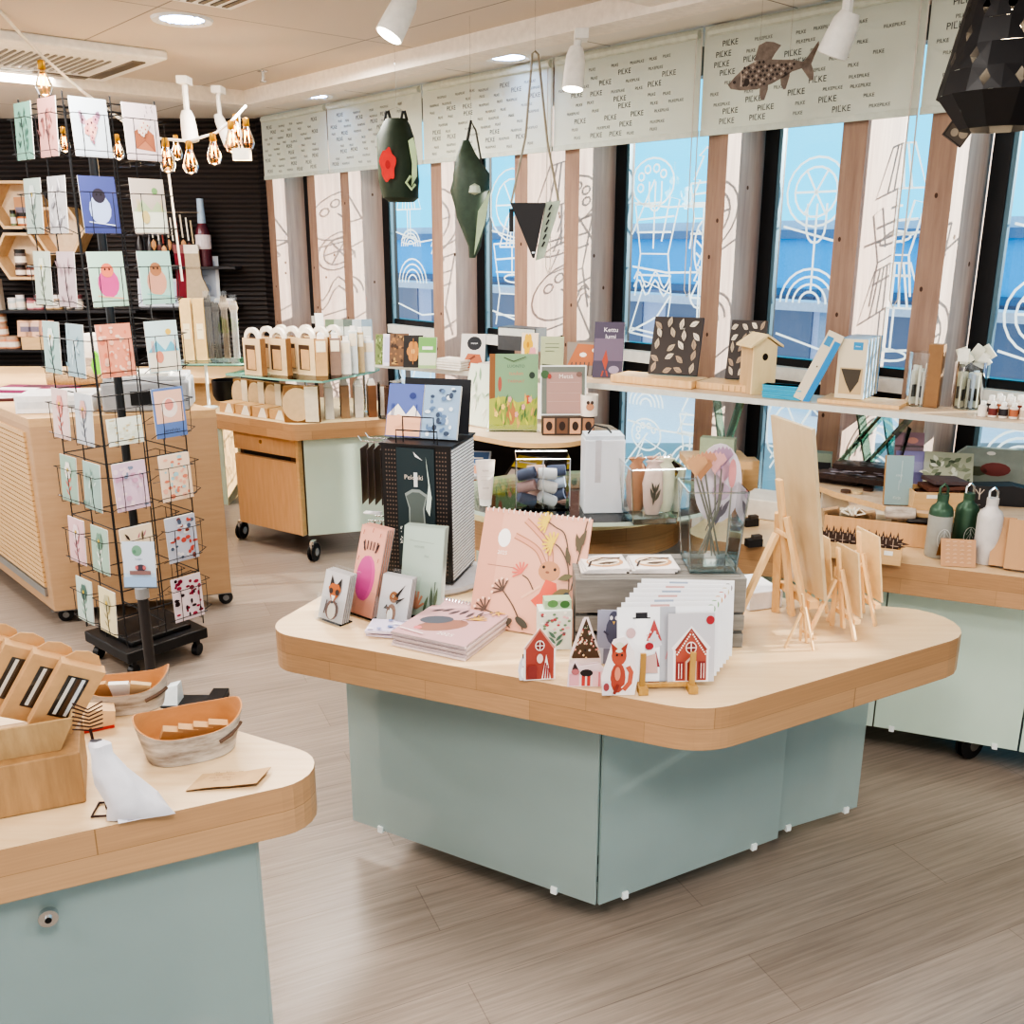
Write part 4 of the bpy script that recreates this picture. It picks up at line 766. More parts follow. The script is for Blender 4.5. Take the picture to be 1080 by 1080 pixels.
HO = [(0, 0), (1, 0), (1, .62), (.5, 1), (0, .62)]
cut('gingerbread_house', 'red folded paper gingerbread house with round window', (569, 717), .072, .128, HO, GB, '#efe4e2', .12)
cut('paper_snowman', 'small white paper snowman with black hat leaning beside the gingerbread house', (556, 717), .042, .066, [(.1, 0), (.95, 0), (1, .5), (.75, .8), (.6, 1), (.35, 1), (.1, .7), (0, .35)], [('e', .4, .3, .26, .26, '#fafafa'), ('e', .4, .66, .19, .17, '#fcfcfc'), ('r', .24, .82, .58, .98, '#26262b'), ('p', [(.6,.02),(.78,.6),(.95,.02)], '#b05a58'), ('e', .78, .2, .05, .04, '#f2dcd8'), ('l', [(.25,.52),(.55,.5)], .06, '#b86a66')], '#dcd8de', .12, .012)
FLP = [('r', 0, 0, 1, 1, '#d8dcd4')]+[('e', R.uniform(.08, .92), R.uniform(.35, .96), .05, .03, R.choice(['#b6505a', '#e8b8bc', '#6f8f74', '#f2efe8', '#7a5560'])) for _ in range(34)]+[leafp(.5, .04+.07*k, .3, 40 if k % 2 else 140, '#4f7266') for k in range(5)]
p = P(592, 688, ZT); o = thing('gift_box', 'tall small paper box printed with red berries and leaves behind the gingerbread house', 'box', p+Vector((-.014, .015, 0)), .1)
m = MB(); m.bb(-.04, .04, 0, .05, 0, .100, col('#dfe2da', .5)); art(m, (-.04, 0, 0), (1, 0, 0), (0, 0, 1), .08, .100, FLP); m.bb(-.025, .04, .012, .05, .100, .122, col('#a9c0a0', .5)); art(m, (-.025, .012, .100), (1, 0, 0), (0, 0, 1), .065, .024, [('e', .3, .6, .2, .4, '#5d8a55'), ('e', .75, .5, .18, .4, '#44713f')]); art(m, (.04, 0, 0), (0, 1, 0), (0, 0, 1), .05, .100, [('r', 0, 0, 1, 1, '#cfdcd2')]+[leafp(.5, .05+.12*k, .4, 45 if k % 2 else 135, '#5d8a78') for k in range(6)]); m.build('printed_carton', o)
TREE = [('p', [(.08,.3),(.5,.98),(.92,.3)], '#54402f')]+[('e', .5+(R.random()-.5)*(1-z)*1.0, .3+z*.62, .03, .02, R.choice(['#e8c9a0', '#d89a8c', '#f0e8d8', '#2e2a24', '#3e4a34', '#8d3a38'])) for z in [R.random()*.95 for _ in range(60)]]
cut('paper_christmas_tree', 'folded paper decorated christmas tree', (617, 712), .078, .142, [(0, 0), (1, 0), (.95, .35), (.56, 1), (.44, 1), (.05, .35)], TREE, '#e6d6d4', .05, .025)
cut('paper_gifts', 'folded paper heap of pink parcels with a black cat before the tree', (619, 724), .088, .062, [(0, 0), (1, 0), (1, .6), (.8, .9), (.3, .8), (.2, 1), (.02, .7)], [('r', .05, .04, .3, .5, '#dca0a8'), ('r', .36, .04, .58, .44, '#c04844'), ('r', .64, .04, .95, .62, '#e8bcc0'), ('e', .48, .55, .16, .14, '#2a2224'), ('p', [(.1,.6),(.18,.95),(.3,.62)], '#3a2a2c'), ('e', .2, .6, .1, .12, '#b26a6e'), ('l', [(.47,.04),(.47,.44)], .05, '#e8d0cc'), ('l', [(.8,.04),(.8,.6)], .04, '#d07a80')], '#e4cfd2', .0, .02)
cut('paper_animals', 'grey paper bird figure standing behind the tree', (646, 700), .075, .135, [(0, 0), (1, 0), (1, .7), (.9, 1), (.1, 1), (0, .7)], [('r', 0, .3, 1, 1, '#9fa3b8'), ('e', .5, .62, .24, .26, '#5b5d72'), ('e', .5, .86, .15, .12, '#55576c'), ('e', .42, .86, .05, .04, '#e8e8f0'), ('e', .58, .86, .05, .04, '#e8e8f0'), ('p', [(.45,.8),(.55,.8),(.5,.74)], '#d8b060'), ('l', [(.2,.62),(.34,.55)], .06, '#4b4d60'), ('l', [(.8,.62),(.66,.55)], .06, '#4b4d60'), ('r', .2, .02, .8, .3, '#7c7e92')], '#c3c6d4', -.05, .02)
cut('paper_squirrel', 'red paper squirrel with a white edge beside a small parcel', (653, 733), .082, .138, [(.05, 0), (.9, 0), (1, .35), (.85, .75), (.6, 1), (.3, .95), (.15, .6), (.0, .3)], [('e', .45, .3, .2, .26, '#b0503e'), ('e', .46, .68, .2, .17, '#b4553f'), ('e', .46, .82, .14, .09, '#d9d8c4'), ('p', [(.28,.72),(.24,.9),(.42,.8)], '#a0402f'), ('p', [(.62,.72),(.68,.9),(.5,.8)], '#a0402f'), ('l', [(.6,.1),(.78,.2),(.82,.42),(.7,.55)], .2, '#f2e4de'), ('l', [(.6,.1),(.76,.22),(.79,.4),(.7,.5)], .13, '#c0604a'), ('e', .43, .38, .08, .12, '#d88a70'), ('e', .4, .7, .025, .02, '#201818'), ('e', .53, .7, .025, .02, '#201818'), ('r', .03, .02, .26, .26, '#dcd4d8'), ('e', .14, .16, .08, .07, '#9c4a4e'), ('l', [(.35,.04),(.45,.2)], .08, '#8d3a30')], '#ede2e0', .05, .02)
cut('paper_star_house', 'grey folded paper house with white stars behind the squirrel', (690, 722), .05, .13, [(0, 0), (1, 0), (1, .5), (.7, .8), (.4, 1), (0, .7)], [('r', .05, .02, .95, .5, '#b6b3bb'), ('r', .2, .04, .7, .22, '#a86058'), ('p', [(.1,.55),(.3,.6),(.4,.8),(.5,.6),(.75,.58),(.55,.46),(.6,.3),(.4,.4),(.2,.3),(.28,.46)], '#eceef2'), ('e', .62, .45, .2, .09, '#a02834')], '#d0ced6', .1, .015)
# ---- easels
def easel(name, lab, p, rz, h, board=None, bw=.3, bh=.4, bz=.1, tilt=.18, c=PINE, grp=None, boardlab=None):
    """Three-legged easel seen from its rear: the board side faces +y, the rear leg comes towards -y."""
    o = thing(name, lab, 'easel', p, rz, grp); s = h; t = s*.05
    def bar(nm, a, b, w=t, d_=t*.6):
        a = Vector(a); b = Vector(b); m = MB(Matrix.Translation(a) @ (b-a).to_track_quat('Z', 'Y').to_matrix().to_4x4()); m.bb(-w/2, w/2, -d_/2, d_/2, 0, (b-a).length, c); return m.build(nm, o, bevel=t*.06)
    k = math.tan(tilt)
    bar('leg', (-.22*s, .06*s, 0), (-.05*s, .06*s-k*.75*s, .74*s)); bar('leg', (.22*s, .06*s, 0), (.05*s, .06*s-k*.75*s, .74*s))
    bar('rear_leg', (0, -.36*s, 0), (0, -k*.72*s+.02*s, .62*s)); bar('mast', (0, .05*s, .06*s), (0, .05*s-k*.95*s, .97*s), t*1.1)
    bar('ledge', (-.2*s, .085*s, .20*s), (.2*s, .085*s, .20*s), t*1.3, t); bar('cross_bar', (-.08*s, -k*.62*s+.06*s, .62*s), (.08*s, -k*.62*s+.06*s, .62*s))
    if board:
        Y = Vector((0, -math.sin(tilt), math.cos(tilt))); O = Vector((-bw/2, .118*s, .24*s)); N_ = Vector((0, math.cos(tilt), math.sin(tilt)))
        m = MB(); q = [O, O+XV*bw, O+XV*bw+Y*bh, O+Y*bh]; th = bw*.045
        m.add(q+[v_+N_*th for v_ in q], [(0,1,2,3), (7,6,5,4), (0,4,5,1), (1,5,6,2), (2,6,7,3), (3,7,4,0)], board)
        Rm = Matrix.Rotation(rz, 3, 'Z'); one(m, 'canvas_board', boardlab, 'canvas', p, rz)
    return o
CANV = wood('board_back', '#c0a783', '#d3bd9b', (5, 5, 2), .28)
p = P(823, 664, ZT)
easel('wooden_easel', 'largest wooden table easel seen from behind, with a tall wrapped board', p+Vector((.018, .035, 0)), -1.34, .40, CANV, .20, .44, tilt=.17, boardlab='tall plywood board in clear wrap leaning on the largest easel')
easel('wooden_easel', 'small easel nested between the legs of the largest easel', p+Vector((.03, -.10, 0)), -1.34, .14, None, tilt=.17)
for a, s, l in (((858, 640), .195, 'small pine easel with board half hidden behind the largest easel'), ((884, 668), .215, 'small pine easel with board nearest the rounded table end'), ((905, 652), .225, 'small pine easel with board behind the nearest small one')):
    q = P(*a, ZT); easel('wooden_easel', l, q, -1.34, s*1.1, col('#d8bd96', .5), s*.44, s*.80, tilt=.16, c=wood('pale_pine', '#deb382', '#ecc899', (30, 30, 3), .5), grp='small easels', boardlab='little pale board resting on the '+l.replace('with board ', ''))
# white paper lying under the easel
m = MB(); m.bb(-.05, .05, -.07, .07, 0, .05, col('#e8e8ee', .5)); one(m, 'white_box', 'plain white box between the grey crate and the largest easel', 'box', P(790, 640, ZT)+Vector((.02, .05, 0)), .3, bevel=.002)
# ---- black revolving display
sp = P(452, 622, ZT)+Vector((.0, .1, 0)); o = thing('revolving_display', 'black perforated countertop display column with reflector cards on a round base', 'display stand', sp, -.27)
MB().lathe([(.001, 0), (.16, 0), (.165, .008), (.16, .018), (.05, .024), (.001, .024)], col('#b9b7ba', .4), 32).build('round_base', o, smooth=True)
PERF = col('#1d1b1d', .5); m = MB(); m.bb(-.10, .10, -.10, .10, .03, .415, PERF); b_ = m.build('column', o)
DOT = col('#6e5d55', .6)
for s_ in (-1, 1):
    m = MB()
    for i in range(4):
        for j in range(30): m.quad([(s_*.074+(i-1.5)*.0085-.0022, -.1008, .05+j*.012), (s_*.074+(i-1.5)*.0085+.0022, -.1008, .05+j*.012), (s_*.074+(i-1.5)*.0085+.0022, -.1008, .0545+j*.012), (s_*.074+(i-1.5)*.0085-.0022, -.1008, .0545+j*.012)], DOT)
    m.build('perforation_pattern', b_)
m = MB(); m.bb(.1005, .102, -.1, .1, .03, .415, col('#3a3a3e', .4))
for j in range(40): m.bb(.102, .104, -.097, .097, .036+j*.0094, .0416+j*.0094, col('#e4e4e6', .4))
m.build('louvre_side', o)
DK = [('r', 0, 0, 1, 1, '#25363c'), ('p', [(.5,.93),(.7,.9),(.45,.97)], '#e8eaea'), ('l', [(.5,.8),(.5,.68)], .1, '#d8dcdc'), ('t', 'Pelonki', .45, .74, .055, '#e6d9cc'), ('p', [(.2,.62),(.4,.66),(.6,.66),(.8,.62),(.72,.5),(.74,.36),(.3,.36),(.3,.5)], '#8f9a98'), ('p', [(.24,.6),(.41,.635),(.59,.635),(.76,.6),(.68,.5),(.7,.38),(.33,.38),(.34,.5)], '#5d6866'), ('t', '2025', .5, .31, .05, '#e4e6e6'), ('p', [(.78,.94),(.84,.7),(.76,.5),(.86,.44),(.92,.6)], '#cfe0d8'), ('p', [(.35,.24),(.65,.24),(.6,.14),(.38,.14)], '#aeb8b6'), ('t', 'Pelonki', .5, .16, .05, '#e0bfae')]+[('e', .06+.05*R.random(), .2+.14*R.random(), .012, .006, '#d8dcdc') for _ in range(14)]
m = MB(); m.bb(-.055, .055, -.104, -.1015, .07, .41, col('#25363c', .35)); art(m, (-.055, -.104, .07), (1, 0, 0), (0, 0, 1), .11, .34, DK); m.build('front_poster', o)
m = MB(); m.tube([(-.06, -.09, .415), (-.06, -.09, .455), (.06, -.09, .455), (.06, -.09, .415)], .0022, BLACK, 5); m.tube([(-.045, -.075, .415), (-.045, -.075, .49), (.045, -.075, .49), (.045, -.075, .415)], .0022, BLACK, 5); m.build('wire_holder', o)
m = MB(); m.bb(-.105, .107, -.105, .105, .415, .420, BLACK); m.build('top_plate', o)
for k in range(2): m = MB(); m.tube([(-.1, -.02+.05*k, .40), (-.19, -.03+.05*k, .405), (-.2, -.03+.05*k, .42)], .0022, CHROME, 5); m.build('hook', o); m = MB(); m.tube([(-.1, -.02+.05*k, .17), (-.18, -.03+.05*k, .17)], .0022, CHROME, 5); m.build('hook', o)
VS = Matrix.Rotation(-.27, 3, 'Z')
for k in range(4):
    m = MB(); m.bb(-.001, .001, -.045, .045, 0, .16, col('#3a2f30', .4)); art(m, (-.001, .045, 0), (0, -1, 0), (0, 0, 1), .09, .16, [('r', .05, .05, .95, .95, '#4d4344'), ('e', .5, .4, .2, .12, '#9a4a4a'), ('r', .2, .75, .8, .85, '#c9c4c0')])
    one(m, 'reflector_pack', 'dark hanging pack on the upper side hook of the black display, '+['outermost', 'second from outside', 'third from outside', 'closest to the column'][k], 'hanging pack', sp+VS@Vector((-.178+.02*k, -.04, .235)), -.1, 'packs on the upper hook')
for k in range(3):
    m = MB(); m.bb(-.001, .001, -.04, .04, 0, .13, col('#4a3c3a', .4)); art(m, (-.001, .04, 0), (0, -1, 0), (0, 0, 1), .08, .13, [('r', .05, .05, .95, .95, '#5d4a46'), ('l', [(.2,.1),(.7,.9)], .05, '#d8c0b0')])
    one(m, 'reflector_pack', 'brown hanging pack on the lower side hook of the black display, '+['outermost', 'in the middle', 'closest to the column'][k], 'hanging pack', sp+VS@Vector((-.165+.022*k, -.04, .03)), -.1, 'packs on the lower hook')
m = MB(); m.bb(-.05, .0, -.012, .012, 0, .003, col('#eceaea', .4)); one(m, 'price_strip', 'narrow white tag between upper and lower hooked packs', 'tag', sp+VS@Vector((-.13, -.05, .2)), -.2)
for k, (x, bg_, pal, lab) in enumerate(((-.062, '#5a6ba8', ['#e8b090', '#f0e8e0', '#2f3c78'], 'navy picture book with figures on top of the black display'), (.045, '#8fa9c4', ['#5f7a9c', '#d8e4ee', '#38465c'], 'light blue picture book on top of the black display'))):
    m = MB(); card(m, .105, .15, rnd_art(60+k, bg_, pal, 'field' if k else 'scene'), bg_, .34, .012, edge='#e8e4dc'); one(m, 'picture_book', lab, 'book', sp+VS@Vector((x, -.04, .4215)), -.27)
m = MB(); card(m, .2, .155, [], '#1d1f26', .2, .004); one(m, 'picture_book', 'dark book back standing behind the two books on the black display', 'book', sp+VS@Vector((.0, .06, .4215)), -.27)
# ================================================================== ON THE FOREGROUND TABLE
WB = wood('riser_wood', '#8a6a48', '#b08a60', (14, 14, 2), .55)
p1, p2 = P(-30, 872, ZT), P(91, 848, ZT); rz = math.atan2((p2-p1).y, (p2-p1).x); q = P(91, 846, ZT); VF = Matrix.Rotation(rz, 3, 'Z')
o = thing('wooden_riser', 'brown woodgrain riser box at the photo edge under a tray of kraft boxes', 'box', q, rz)
m = MB(); m.bb(-.42, 0, 0, .16, 0, .098, WB); m.build('riser_body', o, bevel=.002)
TRAYM = wood('tray_wood', '#a98a62', '#c6a67c', (20, 4, 4), .5)
t0 = q+VF@Vector((-.02, .02, .0985)); o = thing('wooden_tray', 'open wooden tray with sloping sides on the riser', 'tray', t0, rz)
def slope(nm, x0, x1, y0, y1, dx0, dx1, dy, h):
    m = MB(); th = .006; m.add([(x0, y0, 0), (x1, y0, 0), (x1+dx1, y0-dy, h), (x0+dx0, y0-dy, h), (x0, y0+th, 0), (x1, y0+th, 0), (x1+dx1, y0-dy+th, h), (x0+dx0, y0-dy+th, h)], [(0,1,2,3), (7,6,5,4), (3,2,6,7), (0,3,7,4), (1,5,6,2), (0,4,5,1)], TRAYM); m.build(nm, o)
slope('front_board', -.36, -.01, 0, 0, -.03, .03, .025, .068)
m = MB(); m.add([(-.01, 0, 0), (-.01, .12, 0), (.02, .12, .068), (.02, -.025, .068), (-.016, .004, 0), (-.016, .12, 0), (.014, .12, .068), (.014, -.02, .068)], [(0,1,2,3), (7,6,5,4), (2,6,7,3), (0,3,7,4), (1,5,6,2), (0,4,5,1)], TRAYM); m.build('side_board', o)
m = MB(); m.bb(-.36, -.01, .004, .12, .0005, .006, TRAYM); m.build('tray_base', o)
CLR = glass('box_window', (.9, .92, .93), .1)
for k in range(6):
    o = thing('window_box', 'kraft box with clear window in the tray, '+['lowest at the front', 'second up from the front', 'third up from the front', 'fourth up from the front', 'fifth up from the front', 'highest, at the photo edge'][k], 'box', t0+VF@Vector((-.025-.043*k, .028+.024*k, .035+.0145*k)), rz-.15, 'kraft window boxes in the tray')
    Rm = Matrix.Rotation(-.82, 4, 'X') @ Matrix.Rotation(-.55, 4, 'Y')
    Rm = Matrix.Rotation(.35, 4, 'Z') @ Matrix.Rotation(.50, 4, 'Y') @ Matrix.Rotation(.25, 4, 'X')
    m = MB(Rm); m.bb(-.038, .038, -.011, .011, 0, .135, KRAFT); m.build('carton', o, bevel=.001)
    m = MB(Rm); m.quad([(-.018, -.0116, .03), (.018, -.0116, .03), (.018, -.0116, .115), (-.018, -.0116, .115)], col('#5f5a56', .5)); m.quad([(-.018, -.0119, .03), (.018, -.0119, .03), (.018, -.0119, .115), (-.018, -.0119, .115)], CLR); m.build('window_film', o)
    m = MB(Rm); 
    for x, c in ((-.008, '#d8d4cc'), (.002, '#55402f'), (.010, '#cfd2d4')): m.bb(x-.003, x+.003, -.0122, -.0117, .034, .112, col(c, .3))
    m.build('cutlery', o)
    m = MB(Rm); m.vprism([(-.032, .135), (.032, .135), (.02, .152), (0, .157), (-.02, .152)], .008, .010, KRAFT); m.build('hang_flap', o)
# birch bark baskets
BARK = wood('birch_bark', '#6f5f52', '#ddd4ca', (5, 5, 22), .65); BARKIN = wood('bark_inside', '#a9754a', '#c48f5e', (3, 3, 10), .7)
def basket(lab, p, rz, rx, ry, h, wave):
    o = thing('birch_bark_basket', lab, 'basket', p, rz); n = 40; m = MB(); mi = MB(); vs = []; 
    def rim(q, s, z): 
        e = abs(math.cos(q))**.8*math.copysign(1, math.cos(q)), abs(math.sin(q))**.8*math.copysign(1, math.sin(q)); return (rx*s*e[0], ry*s*e[1], z)
    ang = [6.283*i/n for i in range(n)]
    lo = [rim(q, .86, .0) for q in ang]; hi = [rim(q, 1.06, h*(1+wave*abs(math.cos(q))**3)) for q in ang]
    lo2 = [rim(q, .83, .004) for q in ang]; hi2 = [rim(q, 1.03, h*(1+wave*abs(math.cos(q))**3)) for q in ang]
    m.add(lo+hi, [(i, (i+1) % n, n+(i+1) % n, n+i) for i in range(n)], BARK); m.build('bark_wall', o, smooth=True)
    mi.add(lo2+hi2, [(n+i, n+(i+1) % n, (i+1) % n, i) for i in range(n)], BARKIN); mi.add(lo2, [list(range(n))], BARKIN); mi.add(hi+hi2, [(i, (i+1) % n, n+(i+1) % n, n+i) for i in range(n)], BARKIN); mi.build('bark_lining', o, smooth=True)
    m = MB(); m.tube([(rx*.5, -ry*.92, h*.6), (rx*.75, -ry*.8, h*.72), (rx*.98, -ry*.35, h*.8)], .004, col('#5b4334', .7), 5); m.build('bark_pin', o); return o
bp = P(196, 800, ZT); basket('birch bark basket with white outer side holding a row of brown packets', bp+Vector((.0, .035, 0)), .42, .095, .068, .062, .35)
for k in range(4):
    o = thing('brown_packet', 'small brown packet standing in the front basket, '+['closest to the white bag', 'second from the white bag', 'third from the white bag', 'closest to the basket end'][k], 'packet', bp+Vector((-.040+.026*k, .008+.009*k, .008)), .3, 'brown packets in the basket')
    m = MB(Matrix.Rotation(.42, 4, 'X') @ Matrix.Rotation(.3, 4, 'Y')); m.bb(-.018, .018, 0, .014, 0, .062, KRAFT); m.build('carton', o); m = MB(Matrix.Rotation(.42, 4, 'X') @ Matrix.Rotation(.3, 4, 'Y')); m.bb(-.0165, .0165, -.001, 0, .005, .028, col('#4b2c20', .5)); m.build('dark_label', o)
bp2 = P(115, 768, ZT); basket('second birch bark basket further back behind the wire stand', bp2+Vector((.0, .10, 0)), .25, .085, .055, .05, .6)
for k in range(3):
    m = MB(Matrix.Rotation(.5, 4, 'X') @ Matrix.Rotation(.25*(k-1), 4, 'Y')); m.bb(-.02, .02, 0, .008, 0, .07, [KRAFT, WHITE, col('#cdb28c', .7)][k]); one(m, 'brown_packet', ['kraft packet leaning in the rear basket nearest the tray', 'white packet in the rear basket', 'tan packet at the end of the rear basket'][k], 'packet', bp2+Vector((-.028+.028*k, .09, .008)), .1)
m = MB(); m.vprism([(-.03, 0), (.03, 0), (.034, .035), (-.02, .048)], 0, .04, col('#d6b48c', .7)); m.bb(-.029, .029, -.0015, 0, .0, .006, col('#b9352f', .5)); one(m, 'paper_box', 'beige folded paper box with a red base line beside the riser', 'box', P(98, 778, ZT)+Vector((.0, .03, 0)), .45)
# wire stand
wp_ = P(112, 858, ZT); o = thing('wire_stand', 'dark wire stand with a fan of metal prongs, white cloth bag hanging on it', 'stand', wp_, .2); RUST = col('#3b241d', .45, .3)
m = MB(); m.tube([(-.022, -.008, .002), (.022, -.012, .002), (.022, .03, .002), (-.018, .034, .002)], .0022, RUST, 6, True); m.build('wire_foot', o)
m = MB(); m.tube([(0, .01, .002), (-.004, .01, .08), (-.010, .01, .158)], .0024, RUST, 6); m.tube([(.006, -.01, .002), (.004, .004, .04), (0, .01, .05)], .002, RUST, 5); m.build('wire_mast', o)
m = MB()
for k in range(7): z = .155+.0065*k; m.tube([(-.010, .01, z), (-.034, -.004+.003*k, z+.012)], .0013, RUST, 5); m.tube([(-.010, .01, z), (.014, -.006+.003*k, z+.012)], .0013, RUST, 5)
m.build('prong', o)
BAGM = col('#d9d6dc', .8, 0, .05); m = MB()
rings = [(.152, .010, .006, .010), (.145, .018, .012, .014), (.128, .016, .010, .016), (.10, .026, .016, .026), (.07, .034, .020, .038), (.04, .042, .022, .052), (.016, .048, .020, .062), (.002, .050, .012, .068)]
vs = []; n = 18
for z, rx, ry, cx in rings:
    for k in range(n): a = 6.283*k/n; rr = 1+.13*math.sin(3*a+z*60)+.08*math.sin(5*a-z*40); vs.append((cx+rx*rr*math.cos(a)-.006, -ry*rr*math.sin(a)-.022, z))
m.add(vs, [(i*n+k, i*n+(k+1) % n, (i+1)*n+(k+1) % n, (i+1)*n+k) for i in range(len(rings)-1) for k in range(n)], BAGM)
o = thing('cloth_bag', 'white cloth drawstring bag draped from the wire stand onto the table', 'bag', wp_, .2); m.build('bag_body', o, smooth=True)
m = MB(); m.tube([(0, -.012, .14), (.018, -.02, .125), (.03, -.024, .112), (.038, -.026, .104)], .0014, BAGM, 5); m.tube([(0, -.012, .14), (.014, -.022, .12), (.028, -.028, .105)], .0014, BAGM, 5); m.build('drawstring', o)
m = MB(); m.quad([(.028, -.042, .0035), (.09, -.030, .0035), (.075, .0, .0045), (.02, -.018, .02)], BAGM); m.quad([(.042, -.037, .0042), (.062, -.033, .0042), (.066, -.022, .0056), (.046, -.024, .009)], col('#b9b6bf', .7)); m.build('bag_hem', o)
# leaflet
lp = P(236, 824, ZT); m = MB(); KP = col('#bf9f78', .8, 0, .06); n = 8; w_ = .125; h_ = .055; vs = []; 
for j in range(2):
    for i in range(n+1): x = -w_/2+w_*i/n; vs.append((x+.02*j, -h_/2+h_*j, .002+.004*(1-j)*math.sin(3.14*i/n)+.006*max(0, i-5)/3))
m.add(vs, [(i, i+1, n+2+i, n+1+i) for i in range(n)], KP); m.add([(v_[0], v_[1], v_[2]-.0015) for v_ in vs], [(n+1+i, n+2+i, i+1, i) for i in range(n)], KRAFTD)
pr = [('t', s_, .28+.12*i+.06*(j % 2), .78-.17*j, .10, '#7a5a3c') for j, row in enumerate((('oma', 'koru', 'puu'), ('koivu', 'luonto'), ('made in', 'lapland'), ('kiitos', 'hei'))) for i, s_ in [(k*1.6, w__) for k, w__ in enumerate(row)]]
art(m, (-w_/2+.012, -h_/2, .0085), (1, 0, 0), (.12, 1, 0), w_*.9, h_, pr, e=.00005); one(m, 'paper_leaflet', 'brown kraft leaflet with small print lying near the rounded table end', 'leaflet', lp, .12)
# ================================================================== FLOOR STAND
fp = P(163, 742, 0); o = thing('sign_stand', 'black pole floor stand with a card pocket on top and flat steel foot', 'stand', fp, 0)
m = MB(); m.tube([(0, 0, .012), (0, 0, .44)], .019, col('#35302f', .4), 14); m.build('pole', o, smooth=True)
m = MB(); m.tube([(0, 0, .42), (0, 0, .46)], .024, col('#a9aaac', .3, .5, 0), 14); m.build('collar', o, smooth=True)
m = MB(); m.bb(-.08, .26, -.05, .05, 0, .012, BLACK); m.bb(.2, .26, -.07, .07, .0, .03, DARKM); m.build('foot_plate', o, bevel=.003)
m = MB(); m.add([(.02, -.04, .012), (.10, -.04, .012), (.10, .03, .012), (.02, .03, .012), (.06, -.02, .075), (.10, -.02, .085), (.10, .02, .085), (.06, .02, .075)], [(0,1,2,3), (4,5,6,7), (0,1,5,4), (1,2,6,5), (2,3,7,6), (3,0,4,7)], col('#dfe6ea', .3)); m.build('foot_bracket', o)
TURT = [('r', 0, 0, 1, 1, '#bcd0e4'), ('r', 0, .3, 1, 1, '#c9d4e2'), ('e', .45, .8, .16, .12, '#76a088'), ('e', .38, .78, .05, .04, '#5c8a70'), ('t', 'huippu', .5, .6, .06, '#7d8ba0'), ('e', .55, .42, .16, .08, '#4b4350'), ('e', .42, .43, .05, .05, '#c46a6a'), ('e', .66, .43, .05, .05, '#c46a6a'), ('r', .2, .27, .85, .36, '#8b6a68'), ('r', 0, 0, 1, .22, '#9fbbdc')]
k_ = K(fp); pz = PY(157, 660, fp.y).z
m = MB(); m.bb(-.06, .06, -.008, .004, .458, .462, STEEL); m.build('card_rest', o)
m = MB(); card(m, .115, .165, TURT, '#bcd0e4', .1, .002); one(m, 'greeting_card', 'blue card with green turtle standing on the black floor stand', 'card', fp+Vector((0, -.004, .463)), 0)
# ================================================================== CARD RACK
AX = P(152, 692, 0)+Vector((.02, 0, 0)); nf = Vector((.76, -.65, 0)).normalized(); tf = Vector((-nf.y, nf.x, 0)); rzf = math.atan2(tf.y, tf.x)
rk = thing('card_spinner', 'tall four sided black wire spinner rack filled with greeting cards', 'card rack', AX, rzf)
WIR = col('#3a3a3c', .35, .6, 0)
m = MB(); m.tube([(0, 0, .12), (0, 0, 2.02)], .016, WIR, 10); m.build('post', rk)
m = MB(); m.bb(-.175, .175, -.175, .175, .075, .12, BLACK); m.bb(-.13, .13, -.13, .13, .12, .14, BLACK); m.build('base', rk, bevel=.005)
for x in (-.14, .14):
    for y in (-.14, .14): m = MB(); m.lathe([(.001, -.012), (.026, -.012), (.026, .012), (.001, .012)], BLACK, 12); m.M = Matrix(); c_ = m.build('caster', rk, (x, y, .027)); c_.rotation_euler = (math.pi/2, 0, .5); mm = MB(); mm.bb(x-.008, x+.008, y-.014, y+.014, .05, .078, BLACK); mm.build('caster_fork', rk)
ys = AX.y-.12; zt = PY(97, 137, ys).z; zb_ = PY(147, 572, ys).z; st = (zt-zb_)/6
m = MB(); RR = .165
for zz in [zt+.085-st*i for i in range(8)]:
    for d_ in (.0,): m.tube([(-RR, -RR, zz+d_), (RR, -RR, zz+d_), (RR, RR, zz+d_), (-RR, RR, zz+d_)], .0024, WIR, 4, True)
    m.build('wire_ring', rk); m = MB()
m = MB()
for sx in (-RR, 0, RR):
    for sy in (-RR, RR): m.tube([(sx, sy, .14), (sx, sy, zt+.11)], .0026, WIR, 5)
for sy in (0,):
    for sx in (-RR, RR): m.tube([(sx, sy, .14), (sx, sy, zt+.11)], .0026, WIR, 5)
m.build('upright_wire', rk)
m = MB()
for a in range(4):
    q = a*math.pi/2
    for zz in (.2, zt+.08): m = MB(); m.tube([(.017*math.cos(q), .017*math.sin(q), zz), (RR*math.cos(q), RR*math.sin(q), zz)], .004, WIR, 4); m.build('spoke_wire', rk)

